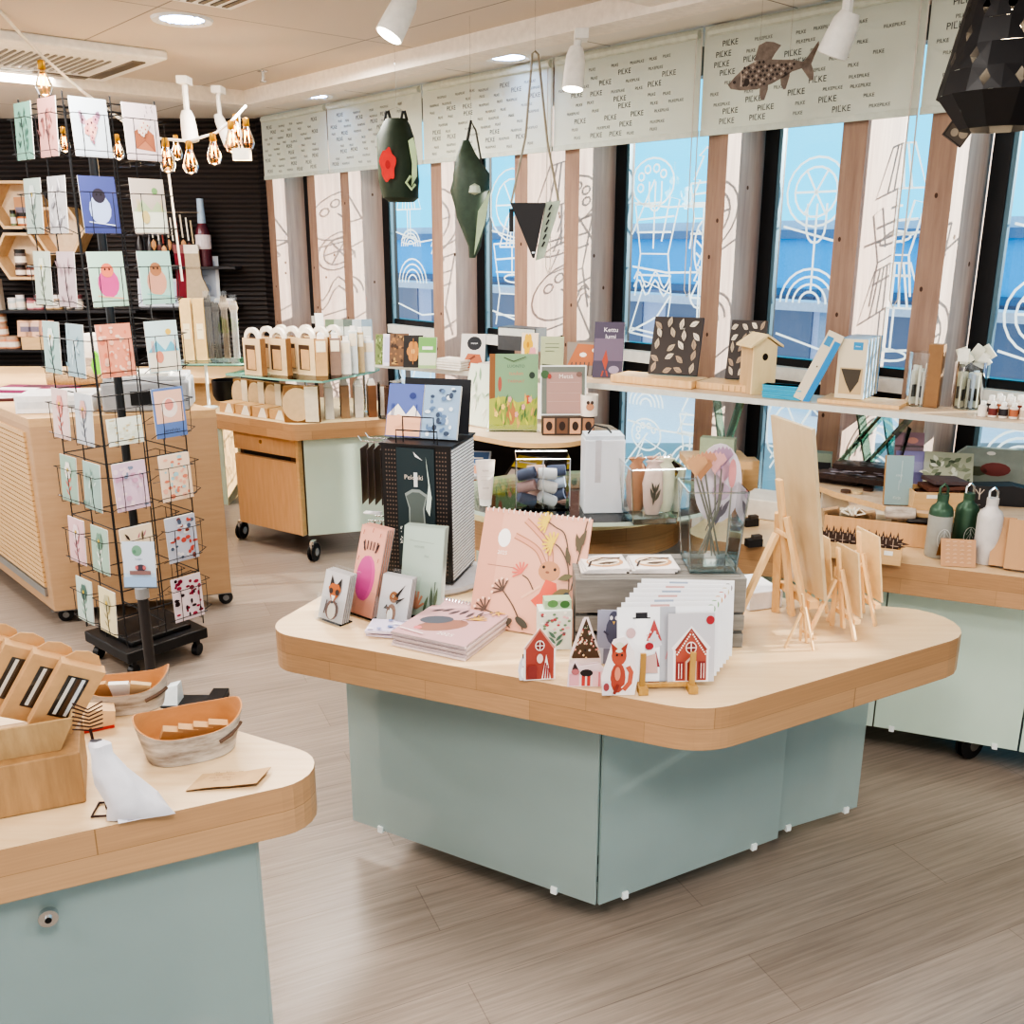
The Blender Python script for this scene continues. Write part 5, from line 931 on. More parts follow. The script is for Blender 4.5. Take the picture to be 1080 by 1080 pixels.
pm = MB()   # one pocket: bent wire front with side runs
for x in (-.04, .04): pm.tube([(x, -.004, -.012), (x, -.045, -.012), (x, -.048, .03), (x, -.048, .125)], .0016, WIR, 4)
pm.tube([(-.07, -.002, .12), (-.07, -.048, .125), (.07, -.048, .125), (.07, -.002, .12)], .0016, WIR, 4); pm.tube([(-.07, -.0, -.012), (-.07, -.046, .01), (.07, -.046, .01), (.07, 0, -.012)], .0016, WIR, 4)
pocket0 = None
DES = {(0,0): ('pale blue card with a heart of pink flowers', '#cfd8e0', None), (1,0): ('blush card with a brown envelope full of flowers', '#e3d3d4', None),
 (0,1): ('night blue card with a dark bear and white drop', '#4d5590', ['#b8c8ee', '#3a3440', '#e8a8a0', '#d8e0f4'], 'blob'), (1,1): ('beige fading card with a green plant pot', '#c9bcb0', ['#e8ead8', '#b8c8a0', '#7aa06a', '#d8c488'], 'scene'),
 (0,2): ('mint and peach card with a hot pink creature', '#bfe0cc', ['#e05a9c', '#ee8468', '#f0b090'], 'blob'), (1,2): ('mint card with a brown cat like animal', '#b5dcd0', ['#e0a890', '#b8805c', '#8ed0c8'], 'blob'),
 (0,3): ('coral pink card with fine floral pattern', '#f0a084', ['#f6c0a8', '#e88a70', '#f8d4c0'], 'field'), (1,3): ('white birthday card with blue and yellow figures', '#d6eef0', ['#f0e8d8', '#78c4dc', '#f0c860', '#e89880'], 'scene'),
 (0,4): ('wide cream card lying crosswise', '#eef2e6', ['#e2e6d4', '#d8c8a0'], 'field'), (1,4): ('blue framed card with a pink house picture', '#6a86c0', ['#f0c4b0', '#f6e4dc', '#e89a90', '#c8d0e4'], 'photo'),
 (0,5): ('pink lilac card with a grey heart', '#e4c8dc', ['#8c98b0', '#f4dce4', '#d8a8c4'], 'field'), (1,5): ('peach card with a red fox and teal shapes', '#f6dcc4', ['#e08a70', '#a8d0d8', '#f2b8a0'], 'field'),
 (0,6): ('cream card with a dark twig and berries', '#f0dcc0', ['#4a3a34', '#8a3a44', '#c8808c', '#6d5a48'], 'leaf'), (1,6): ('grey blue card with red birds and toadstools', '#c4c8d8', ['#c8584c', '#8a4038', '#5a6880', '#e8e4e8'], 'field'),
 (1,7): ('card with dark red flowers and black silhouettes', '#ecdce4', ['#8a1838', '#2a1420', '#a83050', '#2a1420'], 'field')}
HEART = [('r', .02, .02, .98, .98, '#cdd7e0')]+[x for hx, hy, hr, hc in ((.3,.62,.09,'#b58a9c'),(.42,.55,.09,'#d8a0a0'),(.52,.58,.1,'#e0a8a0'),(.64,.64,.09,'#c48a9c'),(.72,.72,.07,'#8a6a80'),(.38,.44,.09,'#d89890'),(.52,.42,.1,'#e2aea0'),(.6,.5,.07,'#d09898'),(.48,.32,.07,'#c88a88'),(.24,.72,.06,'#a88aa0'),(.5,.25,.04,'#9a6a78')) for x in flower(hx, hy, hr*.8, hc, 5, '#5a3a44')]
ENV = [('r', .02, .02, .98, .98, '#e2d2d4'), ('p', [(.28,.2),(.84,.16),(.84,.46),(.56,.62),(.26,.5)], '#a86a50'), ('p', [(.28,.2),(.56,.34),(.84,.16)], '#b87a5e'), ('l', [(.28,.2),(.56,.36),(.84,.16)], .012, '#8a5040')]+[x for fx_, fy in ((.5,.58),(.6,.55),(.44,.52),(.56,.66),(.66,.62),(.5,.48)) for x in flower(fx_, fy, .06, '#e8d8d0', 5, '#c06a50')]+[leafp(x, y, .08, a, '#a09098') for x, y, a in ((.6,.75,70),(.7,.82,120),(.75,.7,60),(.68,.9,90),(.84,.84,100),(.8,.92,50))]
def rack_card(face, colx, row, w, h, prims, base, lab, tl=.055, cz=0, dx=0, dy=0, grp=None, th=.003):
    a = rzf-face*math.pi/2; Rm = Matrix.Rotation(a, 3, 'Z'); z = zt-st*row-.0945
    loc = AX+Rm@Vector((colx+dx, -RR-.032+dy, 0)); loc.z = z
    m = MB(); card(m, w, h, prims, base, tl, th, edge='#f2efea'); return one(m, 'greeting_card', lab, 'card', loc, a, grp)
ROWN = ['top row', 'second row', 'third row', 'fourth row', 'fifth row', 'sixth row', 'seventh row', 'lowest row']
for face in (0, 1, 3):
    a = -face*math.pi/2; Rm = Matrix.Rotation(a, 3, 'Z')
    for row in range(8):
        for ci, cx in enumerate((-.092, .092)):
            v_ = Rm@Vector((cx, -RR, 0)); z = zt-st*row-.085
            if pocket0 is None: pocket0 = pm.build('wire_pocket', rk); c_ = pocket0
            else: c_ = pocket0.copy(); COL.objects.link(c_); c_.parent = rk
            c_.location = (v_.x, v_.y, z); c_.rotation_euler = (0, 0, a)
for row in range(8):
    for ci, cx in enumerate((-.092, .092)):
        if (ci, row) == (0, 7): continue
        d_ = DES[(ci, row)]; pr = HEART if (ci, row) == (0, 0) else ENV if (ci, row) == (1, 0) else rnd_art(row*3+ci, d_[1], d_[2], d_[3])
        if (ci, row) == (0, 4): rack_card(0, cx, row, .135, .10, pr, d_[1], d_[0]+' on the spinner front, fifth row')
        else: rack_card(0, cx, row, .13, .188 if row < 5 else .18, pr, d_[1], d_[0]+' on the spinner front, '+ROWN[row])
        if row in (0, 2, 5, 6): rack_card(0, cx, row, .12, .18, [], '#e8e6e0', 'plain pale card behind the '+' '.join(d_[0].split(' with')[0].split()[:6])+', '+ROWN[row], dy=.008, dx=.003)
LEFT = [[('#7fae9c', 'leaf', ['#4f7a6c', '#3a5a50']), ('#c9948c', 'leaf', ['#6a4444', '#a86a64'])], [('#a9b8b0', 'stem', ['#6d7f78', '#c8d0cc']), ('#b9b6b8', 'leaf', ['#77747c', '#94929a', '#e0dee2'])], [('#bcc8ba', 'stem', ['#8a9a86', '#d8e0d0']), ('#c2aeb2', 'leaf', ['#8a7278', '#a88a92'])], [('#a8c4c0', 'stem', ['#6a9088', '#e0ece8']), ('#a4bcc4', 'leaf', ['#7898a4', '#d0e0e4'])], [('#e0c4c0', 'stem', ['#c86a60', '#e89a90']), ('#c6cad0', 'stem', ['#8a909c', '#d8a8a0'])], [('#9cb8a8', 'stem', ['#d8685c', '#e8e4dc']), ('#9db8b0', 'leaf', ['#7a988e', '#c4d4cc'])], [('#e2bcc0', 'stem', ['#b87a84', '#f0d8dc']), ('#a9c4b4', 'stem', ['#e8ece4', '#7c9c8a'])], [('#c4d6ce', 'stem', ['#8aac9c', '#5c7c74']), ('#e8dcb4', 'stem', ['#b8a878', '#c8c09c'])]]
for row in range(8):
    for ci, cx in enumerate((-.092, .092)):
        bg_, kd, pal = LEFT[row][ci]; nm = {'#7fae9c': 'teal'}.get(bg_, '')
        names = {0: ('teal green card', 'dusty rose card'), 1: ('sage grey card', 'grey card with leafy print'), 2: ('pale green card', 'mauve grey card'), 3: ('aqua card with slim plant', 'blue grey card'), 4: ('rose card with red flower', 'silver card with small flower'), 5: ('green card with red flower', 'sea green card'), 6: ('soft pink card', 'mint card with white flower'), 7: ('pale mint card', 'cream yellow card')}[row][ci]
        rack_card(1, cx, row, .13, .188 if row < 5 else .18, rnd_art(200+row*2+ci, bg_, pal, kd), bg_, names+' on the spinner side, '+ROWN[row])
# ================================================================== BACK WALL SHELVES
SHB = col('#2b2a2e', .4, .2, 0)
def bshelf(x0, x1, z, lab):
    m = MB(); m.bb(x0, x1, BWY-.2, BWY-.003, z-.02, z, SHB); return one(m, 'wall_shelf', lab, 'shelf', bevel=.002)
zs = [PY(40, 327, 7.15).z, PY(40, 368, 7.15).z, PY(240, 324, 7.15).z, PY(240, 281, 7.15).z]
bshelf(-4.6, -2.75, zs[0], 'dark shelf of jars below the hexagon shelves'); bshelf(-4.6, -2.78, zs[1], 'lowest dark shelf with stacked jars beside the card rack')
bshelf(-2.72, -2.02, zs[2], 'dark shelf with socks and white frame right of the card rack'); bshelf(-2.72, -2.0, zs[3], 'highest dark shelf with wooden spoons and bottle right of the card rack')
def hexa(px, py, r, lab, c1='#d8b48c'):
    p = PY(px, py, BWY-.01); o = thing('hexagon_shelf', lab, 'shelf', (p.x, BWY-.005, p.z), 0); HW = wood('hex_ply', '#c9a57c', '#dcbc94', (10, 10, 10), .5)
    m = MB()
    for k in range(6):
        a0, a1 = k*math.pi/3, (k+1)*math.pi/3; q = [(r*math.cos(a), r*math.sin(a)) for a in (a0, a1)]; i_ = [(x*.88, z*.88) for x, z in q]
        m.add([(q[0][0], -.17, q[0][1]), (q[1][0], -.17, q[1][1]), (i_[1][0], -.17, i_[1][1]), (i_[0][0], -.17, i_[0][1]), (q[0][0], 0, q[0][1]), (q[1][0], 0, q[1][1]), (i_[1][0], 0, i_[1][1]), (i_[0][0], 0, i_[0][1])], [(0,3,2,1), (0,1,5,4), (3,7,6,2), (4,5,6,7), (0,4,7,3), (1,2,6,5)], HW)
    m.build('hex_frame', o); m = MB(); m.vprism(ell(0, 0, r*.9, r*.9, 6), -.004, -.001, wood('hex_back', '#d9c1a2', '#e6d2b8', (10, 10, 10), .5)); m.build('back_board', o); return p
hexes = [hexa(26, 217, .19, 'upper wooden hexagon wall shelf holding a print, jar and bottle'), hexa(32, 270, .19, 'lower wooden hexagon wall shelf holding stacked dark jars'), hexa(72, 244, .19, 'wooden hexagon wall shelf mostly hidden behind the card rack')]
def jar(name, lab, p, r, h, body_, lid, grp=None, cat='jar', lidh=.25):
    o = thing(name, lab, cat, p, 0, grp); MB().lathe([(.001, 0), (r, .002), (r, h*(1-lidh)), (r*.85, h*(1-lidh)), (.001, h*(1-lidh))], col(body_, .3), 14).build('jar_body', o, smooth=True); MB().lathe([(r*.9, h*(1-lidh)), (r*.95, h), (.001, h)], col(lid, .4), 14).build('lid', o, smooth=True)
    m = MB(); m.lathe([(r*1.01, h*.15), (r*1.01, h*.55)], col('#efe2d4', .5), 14); m.build('label', o); return o
h0, h1 = hexes[0], hexes[1]; fz = .19*.866*.88
jar('jar', 'orange jar with dark lid in the upper hexagon shelf', Vector((h0.x+.025, BWY-.1, h0.z-fz+.003)), .042, .09, '#c2733f', '#2a2220', lidh=.3)
m = MB(); card(m, .13, .2, [('r', .05, .3, .95, .65, '#8a8290'), ('r', .05, .65, .95, .95, '#c9946a')], '#c9946a', .05, .01); one(m, 'art_print', 'small brown print with violet hills behind the orange jar', 'print', Vector((h0.x+.01, BWY-.06, h0.z-fz+.003)), 0)
jar('bottle', 'small green bottle with dark cap in the upper hexagon shelf', Vector((h0.x-.05, BWY-.1, h0.z-fz+.003)), .02, .11, '#7c8a6a', '#26221f', cat='bottle')
for i, (dx, c) in enumerate(((-.04, '#5a4844'), (.04, '#7a4a40'))): jar('jar', ['dark grey jar', 'dark red jar'][i]+' under the stack in the lower hexagon shelf', Vector((h1.x+dx, BWY-.1, h1.z-fz+.003)), .036, .08, c, '#2a2422')
jar('jar', 'smoky jar stacked on top in the lower hexagon shelf', Vector((h1.x-.03, BWY-.1, h1.z-fz+.083)), .04, .11, '#6d6462', '#2c2a2a')
for i, (px, c, l) in enumerate(((14, '#c8d0d0', 'pale grey'), (23, '#b8c0c0', 'grey'), (34, '#c08088', 'rose'), (42, '#b87078', 'dark rose'), (53, '#c0a078', 'tan'), (62, '#b89870', 'second tan'), (73, '#8a8078', 'grey brown'), (84, '#a8a09a', 'light brown'))):
    p = PY(px, 327, 7.2); jar('jar', l+' small jar on the dark shelf below the hexagons', Vector((p.x, 7.2, zs[0]+.001)), .032, .085+.02*(i % 2), c, ['#efe8e8', '#7a4a50'][(i // 2) % 2], 'small jars under the hexagon shelves')
p = PY(36, 315, 7.2); m = MB(); m.lathe([(.001, 0), (.03, 0), (.03, .05), (.008, .06), (.008, .09), (.02, .1), (.001, .12)], col('#e8c8c4', .4), 12); one(m, 'pump_bottle', 'white bottle with red print standing behind the small jars', 'bottle', Vector((p.x, 7.26, zs[0]+.001)), 0)
m = MB(); m.bb(-.06, .0, 0, .06, 0, .22, col('#a89a8c', .6)); m.bb(-.058, -.002, -.001, 0, .12, .2, col('#e8e0d8', .6)); one(m, 'gift_bag', 'beige pouch with white label cut by the left photo edge', 'bag', Vector((PY(4, 327, 7.15).x, 7.12, zs[0]+.001)), 0)
for i, (px, lv) in enumerate(((2, 0), (2, 1), (2, 2), (13, 0))): jar('jar', ['orange jar at the bottom of the stack at the photo edge', 'orange jar in the middle of the stack at the photo edge', 'orange jar topping the stack at the photo edge', 'single orange jar beside the stack of three'][i], Vector((PY(px+2, 368, 7.2).x, 7.2, zs[1]+.001+.092*lv)), .05, .09, '#d89a78', '#c8a890')
o = thing('print_box', 'birch box of leaning postcards on the lowest dark shelf', 'box', Vector((PY(42, 368, 7.15).x, 7.14, zs[1]+.001)), 0); m = MB(); m.bb(-.1, .14, -.05, .05, 0, .09, OAK); m.build('box_body', o)
for i, (x, c) in enumerate(((-.08, '#d8a888'), (-.02, '#e0b89c'), (.08, '#c89078'))):
    m = MB(); card(m, .11, .12, [('r', .2, .3, .9, .62, '#7a7080'), ('r', .2, .62, .9, .85, '#d8b8a8')], c, .2, .004); one(m, 'postcard', ['outer', 'middle', 'inner'][i]+' postcard with violet hills standing in the birch box on the lowest dark shelf', 'postcard', Vector((PY(42, 368, 7.15).x+x, 7.115, zs[1]+.0915)), 0)
# highest shelf: spoons, bottles
for i in range(9):
    x = -2.60+.036*i; c = ['#e8dcc8', '#f0e8dc', '#8a4038', '#d8c8a8', '#efe6da', '#7a3028', '#e4d8c4', '#f2ece2', '#c8b490'][i]
    m = MB(); m.tube([(0, 0, .0), (.008, 0, -.16)], .006, col(c, .6), 5); m.lathe([(.001, -.17), (.018, -.19), (.02, -.22), (.001, -.25)], col(['#b8875a', '#5a2a24', '#c89868'][i % 3], .5), 8, (.009, 0, 0), .4)
    one(m, 'wooden_spoon', 'little wooden spoon on the wall bar, %s from the card rack side' % ['first', 'second', 'third', 'fourth', 'fifth', 'sixth', 'seventh', 'eighth', 'ninth'][i], 'spoon', Vector((x, 7.16+.012*(i % 2), zs[3]+.36-.02*(i % 3))), 0, 'spoons on the hanging bar')
m = MB(); m.tube([(-2.66, 7.17, zs[3]+.375), (-2.25, 7.17, zs[3]+.375)], .004, CHROME, 5); m.tube([(-2.66, 7.17, zs[3]+.375), (-2.66, 7.29, zs[3]+.375)], .004, CHROME, 5); m.tube([(-2.25, 7.17, zs[3]+.375), (-2.25, 7.29, zs[3]+.375)], .004, CHROME, 5); one(m, 'hanging_rail', 'thin metal bar with spoons on the dark wall', 'rail')
o = thing('bottle', 'tall dark red bottle with pale blue neck on the highest dark shelf', 'bottle', Vector((PY(208, 281, 7.2).x+.06, 7.2, zs[3]+.001)), 0)
MB().lathe([(.001, 0), (.055, 0), (.055, .12), (.052, .24), (.03, .3)], col('#5a2430', .25), 16).build('bottle_body', o, smooth=True); MB().lathe([(.03, .30), (.024, .42), (.024, .47), (.001, .47)], col('#a8c0d8', .3), 16).build('neck', o, smooth=True); m = MB(); m.lathe([(.0555, .12), (.0555, .22)], col('#d8ccd0', .5), 16); m.build('label', o)
for i in range(3): 
    p = PY(150+11*i, 281, 7.2); o = thing('bottle', 'dark bottle with white label seen behind the card rack, '+['furthest from the spoons', 'in the middle', 'nearest the spoons'][i], 'bottle', Vector((p.x, 7.2, zs[3]+.001)), 0); MB().lathe([(.001, 0), (.035, 0), (.035, .16), (.012, .21), (.012, .27), (.001, .27)], col('#221c20', .3), 12).build('bottle_body', o, smooth=True); MB().lathe([(.0355, .04), (.0355, .1)], col('#d0c8c8', .5), 12).build('label', o)
# middle shelf: socks, frame, cards
def sock(p, c, lab):
    m = MB(); m.vprism([(-.05, .42), (.05, .42), (.06, .2), (.1, .1), (.08, .0), (0, -.02), (-.06, .04), (-.05, .2)], -.02, .0, col(c, .85)); m.vprism([(-.052, .36), (.052, .36), (.052, .42), (-.052, .42)], -.022, .002, col('#8d5a5a' if c[1] == '7' else '#e8e0d4', .85)); return one(m, 'sock', lab, 'sock', p, 0)
sock(Vector((PY(196, 324, 7.15).x, 7.17, zs[2]+.022)), '#7a2030', 'dark red knitted sock standing on the middle dark shelf')
sock(Vector((PY(209, 324, 7.15).x, 7.12, zs[2]+.022)), '#b8a890', 'beige patterned sock in front of the white frame')
m = MB(); card(m, .2, .36, [('r', .12, .1, .88, .9, '#c8d4e8'), ('t', 'lumi', .5, .6, .06, '#8a98b0'), ('e', .5, .35, .2, .1, '#a8b8d4')], '#e8eef6', .06, .012); one(m, 'framed_print', 'white framed pale blue print behind the socks', 'picture', Vector((PY(217, 324, 7.2).x, 7.24, zs[2]+.001)), 0)
for i, px in enumerate((233, 243)): m = MB(); m.bb(-.035, .035, 0, .04, 0, .06, WHITE); m.bb(-.03, .03, -.001, 0, .01, .045, col(['#c8d0d8', '#d8c8c8'][i], .5)); one(m, 'small_box', ['small white box nearer the socks on the middle dark shelf', 'small white box at the end of the middle dark shelf'][i], 'box', Vector((PY(px, 324, 7.2).x, 7.17, zs[2]+.001)), 0)
m = MB(); card(m, .3, .2, [('r', .05, .1, .95, .9, '#b8c4dc')], '#d8dce8', .1, .01); one(m, 'framed_print', 'pale blue print on the middle dark shelf behind the card rack', 'picture', Vector((PY(168, 324, 7.2).x, 7.2, zs[2]+.001)), 0)
m = MB(); m.tube([(0, 0, 0), (.02, 0, -.55)], .006, WIRE, 6); p = PY(177, 176, 5.0); one(m, 'thin_cable', 'white cable hanging below the bulbs right of the card rack', 'cord', p)
# ================================================================== ON THE SERVICE COUNTER
zc = .9365
m = MB(); m.bb(-.16, .16, -.11, .11, 0, .075, col('#e4e4e6', .45)); m.bb(-.15, .15, -.1111, -.11, .02, .05, col('#cfd2d6', .45)); one(m, 'white_box', 'flat white and pale grey carton on the counter edge', 'box', P(48, 436, zc)+Vector((.02, .12, 0)), .15, bevel=.004)
for i, (c, l) in enumerate((('#4a1c20', 'dark red magazine lying on the counter at the photo edge'), ('#e8e4e4', 'white magazine second from top at the photo edge'), ('#8a2a5a', 'magenta printed magazine topping the pile on the counter'))):
    m = MB(); m.bb(-.2, .16, -.1, .1, 0, .012, col(c, .4)); art(m, (-.2, -.1, .012), (1, 0, 0), (0, 1, 0), .36, .2, [('r', .05, .1, .6, .5, '#f0ecec'), ('r', .3, .6, .9, .9, '#5a2038')]); one(m, 'magazine', l, 'magazine', P(8, 424, zc)+Vector((.04*i-.03, .12+.04*i, .0125*i)), .2-.15*i)
m = MB(Matrix.Rotation(math.pi/2, 4, 'Y')); m.lathe([(.001, -.13), (.05, -.13), (.05, .13), (.001, .13)], wood('jute', '#a88a68', '#c8b090', (60, 60, 60), .8), 18); one(m, 'rolled_mat', 'rolled beige woven mat lying on the counter behind the carton', 'mat', P(62, 414, zc)+Vector((.0, .2, .051)), .25, smooth=True)
o = thing('birch_bread_bin', 'pale rounded container with birch patterned band behind the rolled mat', 'container', P(75, 402, zc)+Vector((.02, .3, 0)), 0); MB().lathe([(.001, 0), (.15, 0), (.155, .05), (.15, .1)], BARK, 20, sq=.6).build('patterned_band', o, smooth=True); MB().lathe([(.15, .1), (.155, .16), (.12, .22), (.001, .23)], WHITE, 20, sq=.6).build('pale_lid', o, smooth=True)
o = thing('label_printer', 'grey desktop printer on the counter seen through the card rack', 'printer', P(128, 436, zc)+Vector((.07, .16, 0)), .2); m = MB(); m.bb(-.18, .18, -.12, .12, 0, .13, col('#a4a6aa', .5)); m.build('printer_body', o, bevel=.01); m = MB(); m.bb(-.06, .06, -.125, -.12, .03, .09, DARKM); m.build('slot', o); m = MB(); m.bb(-.17, .17, -.1, .11, .13, .15, col('#c4c6c8', .5)); m.build('lid', o, bevel=.004)
m = MB(); m.vprism([(-.06, 0), (.05, -.0), (.07, .05), (.02, .1), (-.02, .07), (-.05, .1), (-.07, .04)], -.02, .02, col('#86d630', .5)); one(m, 'green_toy', 'bright lime green folded shape on the grey printer', 'toy', P(128, 436, zc)+Vector((-.1, .16, .152)), .3)
m = MB(); m.bb(-.12, .12, -.09, .09, 0, .012, col('#efefe6', .5)); one(m, 'paper_stack', 'white papers beside the lime green shape on the printer', 'paper', P(128, 436, zc)+Vector((.06, .16, .151)), .1)
# back counter
m = MB(); m.lathe([(.001, 0), (.07, 0), (.085, .03), (.088, .12), (.082, .12), (.078, .02), (.001, .012)], col('#1f1f22', .35), 22); m.tube([(.085, 0, .095), (.13, 0, .1), (.135, 0, .04), (.082, 0, .03)], .009, col('#1f1f22', .35), 8); one(m, 'black_cup', 'black round cup with handle on the beech cabinet beside the cutting boards', 'cup', P(243, 422, .741)+Vector((-.02, .02, 0)), 0, smooth=True)
cz_ = .841
for i, (px, c, h, l) in enumerate(((198, '#e4c894', .34, 'tall yellow wooden board pack outermost on the small glass plate'), (212, '#dfc088', .34, 'second tall yellow wooden board pack on the small glass plate'), (221, '#7a746c', .36, 'clear bag of dark utensils beside the yellow packs'), (229, '#6a6660', .33, 'second clear bag of dark utensils'), (238, '#9a8a78', .36, 'clear bag of brown utensils'), (248, '#d4d0cc', .34, 'silvery clear bag at the end of the small glass plate'))):
    p = P(px, 383, 1.0); m = MB(); m.bb(-.03, .03, -.02, .02, 0, h, col(c, .5)); r = random.Random(i)
    if i < 2: art(m, (-.03, -.02, 0), (1, 0, 0), (0, 0, 1), .06, h, [('r', .2, .35, .8, .6, '#f0e4c4'), ('l', [(.3,.5),(.7,.5)], .06, '#a88a58')])
    else:
        m = MB()
        for k in range(4): m.tube([(-.014+.009*k, 0, .01), (-.014+.009*k, .0, h-.03*r.random())], .0045, col(c, .5), 5); m.lathe([(.001, h*.75), (.014, h*.85), (.001, h*.97)], col('#c8b8a4' if i > 3 else '#4a443e', .5), 8, (-.014+.009*k, 0, 0), .4)
        m.quad([(-.022, -.016, 0), (.022, -.016, 0), (.02, -.012, h+.02), (-.02, -.012, h+.02)], ACRYL); m.quad([(-.022, .016, 0), (.022, .016, 0), (.02, .012, h+.02), (-.02, .012, h+.02)], ACRYL)
    one(m, 'utensil_pack', l, 'utensil pack', p+Vector((0, .05, .011)), .05)
o = thing('glass_plate', 'small glass plate on a thin post holding yellow packs and bagged utensils', 'glass shelf'); pa = P(222, 384, 1.0); m = MB(); m.prism(round_poly([(pa.x-.2, pa.y-.06), (pa.x+.2, pa.y-.06), (pa.x+.2, pa.y+.25), (pa.x-.2, pa.y+.25)], .05), 1.0, 1.0095, GLS, col('#8fc7b4', .2)); m.build('plate', o); MB().lathe([(.05, .74), (.05, .745), (.009, .75), (.009, 1.0)], WHITE, 10, (pa.x-.06, pa.y+.1, 0)).build('post', o, smooth=True)
# ================================================================== ON THE DRAWER CABINET
ex = (cm-cl).normalized(); ex2 = (cr-cm).normalized(); rzc = math.atan2(ex.y, ex.x)
for i in range(4):
    px = (230, 252, 270, 290)[i]; p = P(px, 444-(.0) if i else 441, .741); p = Vector((*(cl+ex*(.07+.135*i)), .741))+Vector((.02, .04, 0))
    o = thing('cup_box', 'low kraft tray box with white triangle at the cabinet front, '+['outermost', 'second', 'third', 'nearest the round board pack'][i], 'box', p, rzc, 'kraft trays with white triangles'); m = MB(); m.bb(-.06, .06, 0, .10, 0, .055, KRAFT); m.build('carton', o, bevel=.001); m = MB(); art(m, (-.06, 0, 0), (1, 0, 0), (0, 0, 1), .12, .055, [('p', [(.35,.02),(.95,.02),(.8,.98),(.6,.98)], '#efe6d8')]); m.build('white_triangle', o)
def sleeve_board(lab, p, rz, w, h, style, grp):
    o = thing('boxed_board', lab, 'cutting board', p, rz, grp); d = .035
    m = MB(); m.bb(-w/2, w/2, 0, d, 0, h, KRAFTD); 
    m.build('card_sleeve', o)
    if style == 'round':
        m = MB(); m.vprism(ell(-.02, h*.5, w*.42, h*.46, 24), -.008, -.001, col('#d4b894', .5)); m.build('round_board', o); m = MB(); m.vprism([(w*.12, .005), (w*.5, .005), (w*.5, h), (w*.12, h)], -.010, -.0085, col('#e6d8c2', .6)); m.build('paper_band', o)
    else:
        m = MB(); m.vprism([(-w/2, 0), (w/2, 0), (w/2, h), (-w/2, h)], -.004, -.001, col('#e3c9a2', .5)); m.vprism([(-w*.36, h*.14), (w*.22, h*.14), (w*.22, h*.82), (-w*.36, h*.82)], -.006, -.0045, col('#4b3524', .6)); m.vprism([(-w*.24, h*.16), (w*.22, h*.16), (w*.22, h*.70), (-w*.24, h*.70)], -.008, -.0065, col('#d2aa7c', .5)); m.build('front_board', o)
        m = MB(); q = [(w*.5*math.cos(a)*.85, h+.001+.055*math.sin(a)) for a in [math.pi*k/12 for k in range(13)]]+[(w*.28*math.cos(a), h+.001+.028*math.sin(a)) for a in [math.pi*(12-k)/12 for k in range(13)]]
        for k in range(12): m.vprism([q[k], q[k+1], q[24-k], q[25-k]], .0, .02, col('#f3eadb', .6))
        m.build('arched_handle', o)
    return o
for i in range(4):
    p = Vector((*(cl+ex*(.10+.135*i)), .741))+Vector((.055, .16, 0)); sleeve_board('round birch board in a kraft sleeve standing below the glass plate, '+['outermost', 'second', 'third', 'fourth'][i]+' of the row', p, rzc, .125, .17, 'round', 'round boards below the plate')
sleeve_board('large round board with dark knot in a kraft sleeve at the cabinet corner', Vector((cm.x+.03, cm.y+.06, .741)), rzc+.55, .185, .19, 'round', None)
for i, (dx, dy, c, h) in enumerate(((.16, .15, '#d8d0c8', .17), (.24, .18, '#a08064', .175), (.31, .2, '#d4ccc4', .17), (.38, .22, '#7c563c', .17))):
    m = MB(); m.bb(-.022, .022, 0, .10, 0, h, col(c, .6)); m.vprism([(-.022, h), (.022, h), (.012, h+.03), (-.012, h+.03)], .02, .08, col('#efe9e2', .5)); one(m, 'boxed_set', ['white boxed set beside the large round board', 'brown boxed set second from the large round board', 'white boxed set third from the large round board', 'dark brown wooden box before the clear cylinders'][i], 'box', Vector((cm.x+dx, cm.y+dy, .741)), .25)
def cyl(lab, p, r, h, inner, grp=None):
    o = thing('clear_canister', lab, 'canister', p, 0, grp); MB().lathe([(r, 0), (r, h)], ACRYL, 20).build('clear_wall', o, smooth=True); MB().lathe([(.001, 0), (r, 0), (r, .012), (.001, .012)], ACRYL, 20).build('base', o)
    for k in range(7):
        a = 6.28*k/7; rr = r*.62; m = MB(); t_ = R.uniform(-.1, .1)
        m.box((rr*math.cos(a), rr*math.sin(a), h*.42+.013), (r*.36, r*.2, h*.8), col(inner[k % len(inner)], .6), Matrix.Rotation(t_, 3, 'X')); one(m, 'wooden_utensil', lab.replace('clear canister', 'utensil in the clear canister').split(' full')[0]+', one of several', 'utensil', p, 0, 'utensils in '+lab[-24:])
cyl('clear canister nearest the dark brown box on the cabinet full of brown utensils', Vector((cm.x+.47, cm.y+.21, .741)), .06, .19, ['#8a6040', '#d8ccc0', '#6d4a34'])
cyl('clear canister at the far end of the cabinet full of brown utensils', Vector((cm.x+.53, cm.y+.33, .741)), .06, .18, ['#7a5a44', '#b89a80', '#54402f'])
for i in range(3):
    px = (261, 288, 318)[i]; p = P(px, 397, .981); sleeve_board('framed birch board with arched white handle on the glass plate, '+['outermost', 'middle one', 'nearest the white boxes'][i], p+Vector((.02, .05, 0)), rzc, .13, .19, 'arch', 'arched boards on the plate')
    for k in (1, 2): sleeve_board('birch board with arched handle tucked behind the '+['outermost', 'middle', 'nearest'][i]+' framed one, '+['first', 'second'][k-1]+' behind', p+Vector((.02+.055*k, .05+.085*k, 0)), rzc, .125, .19, 'arch', 'boards behind the arched ones')
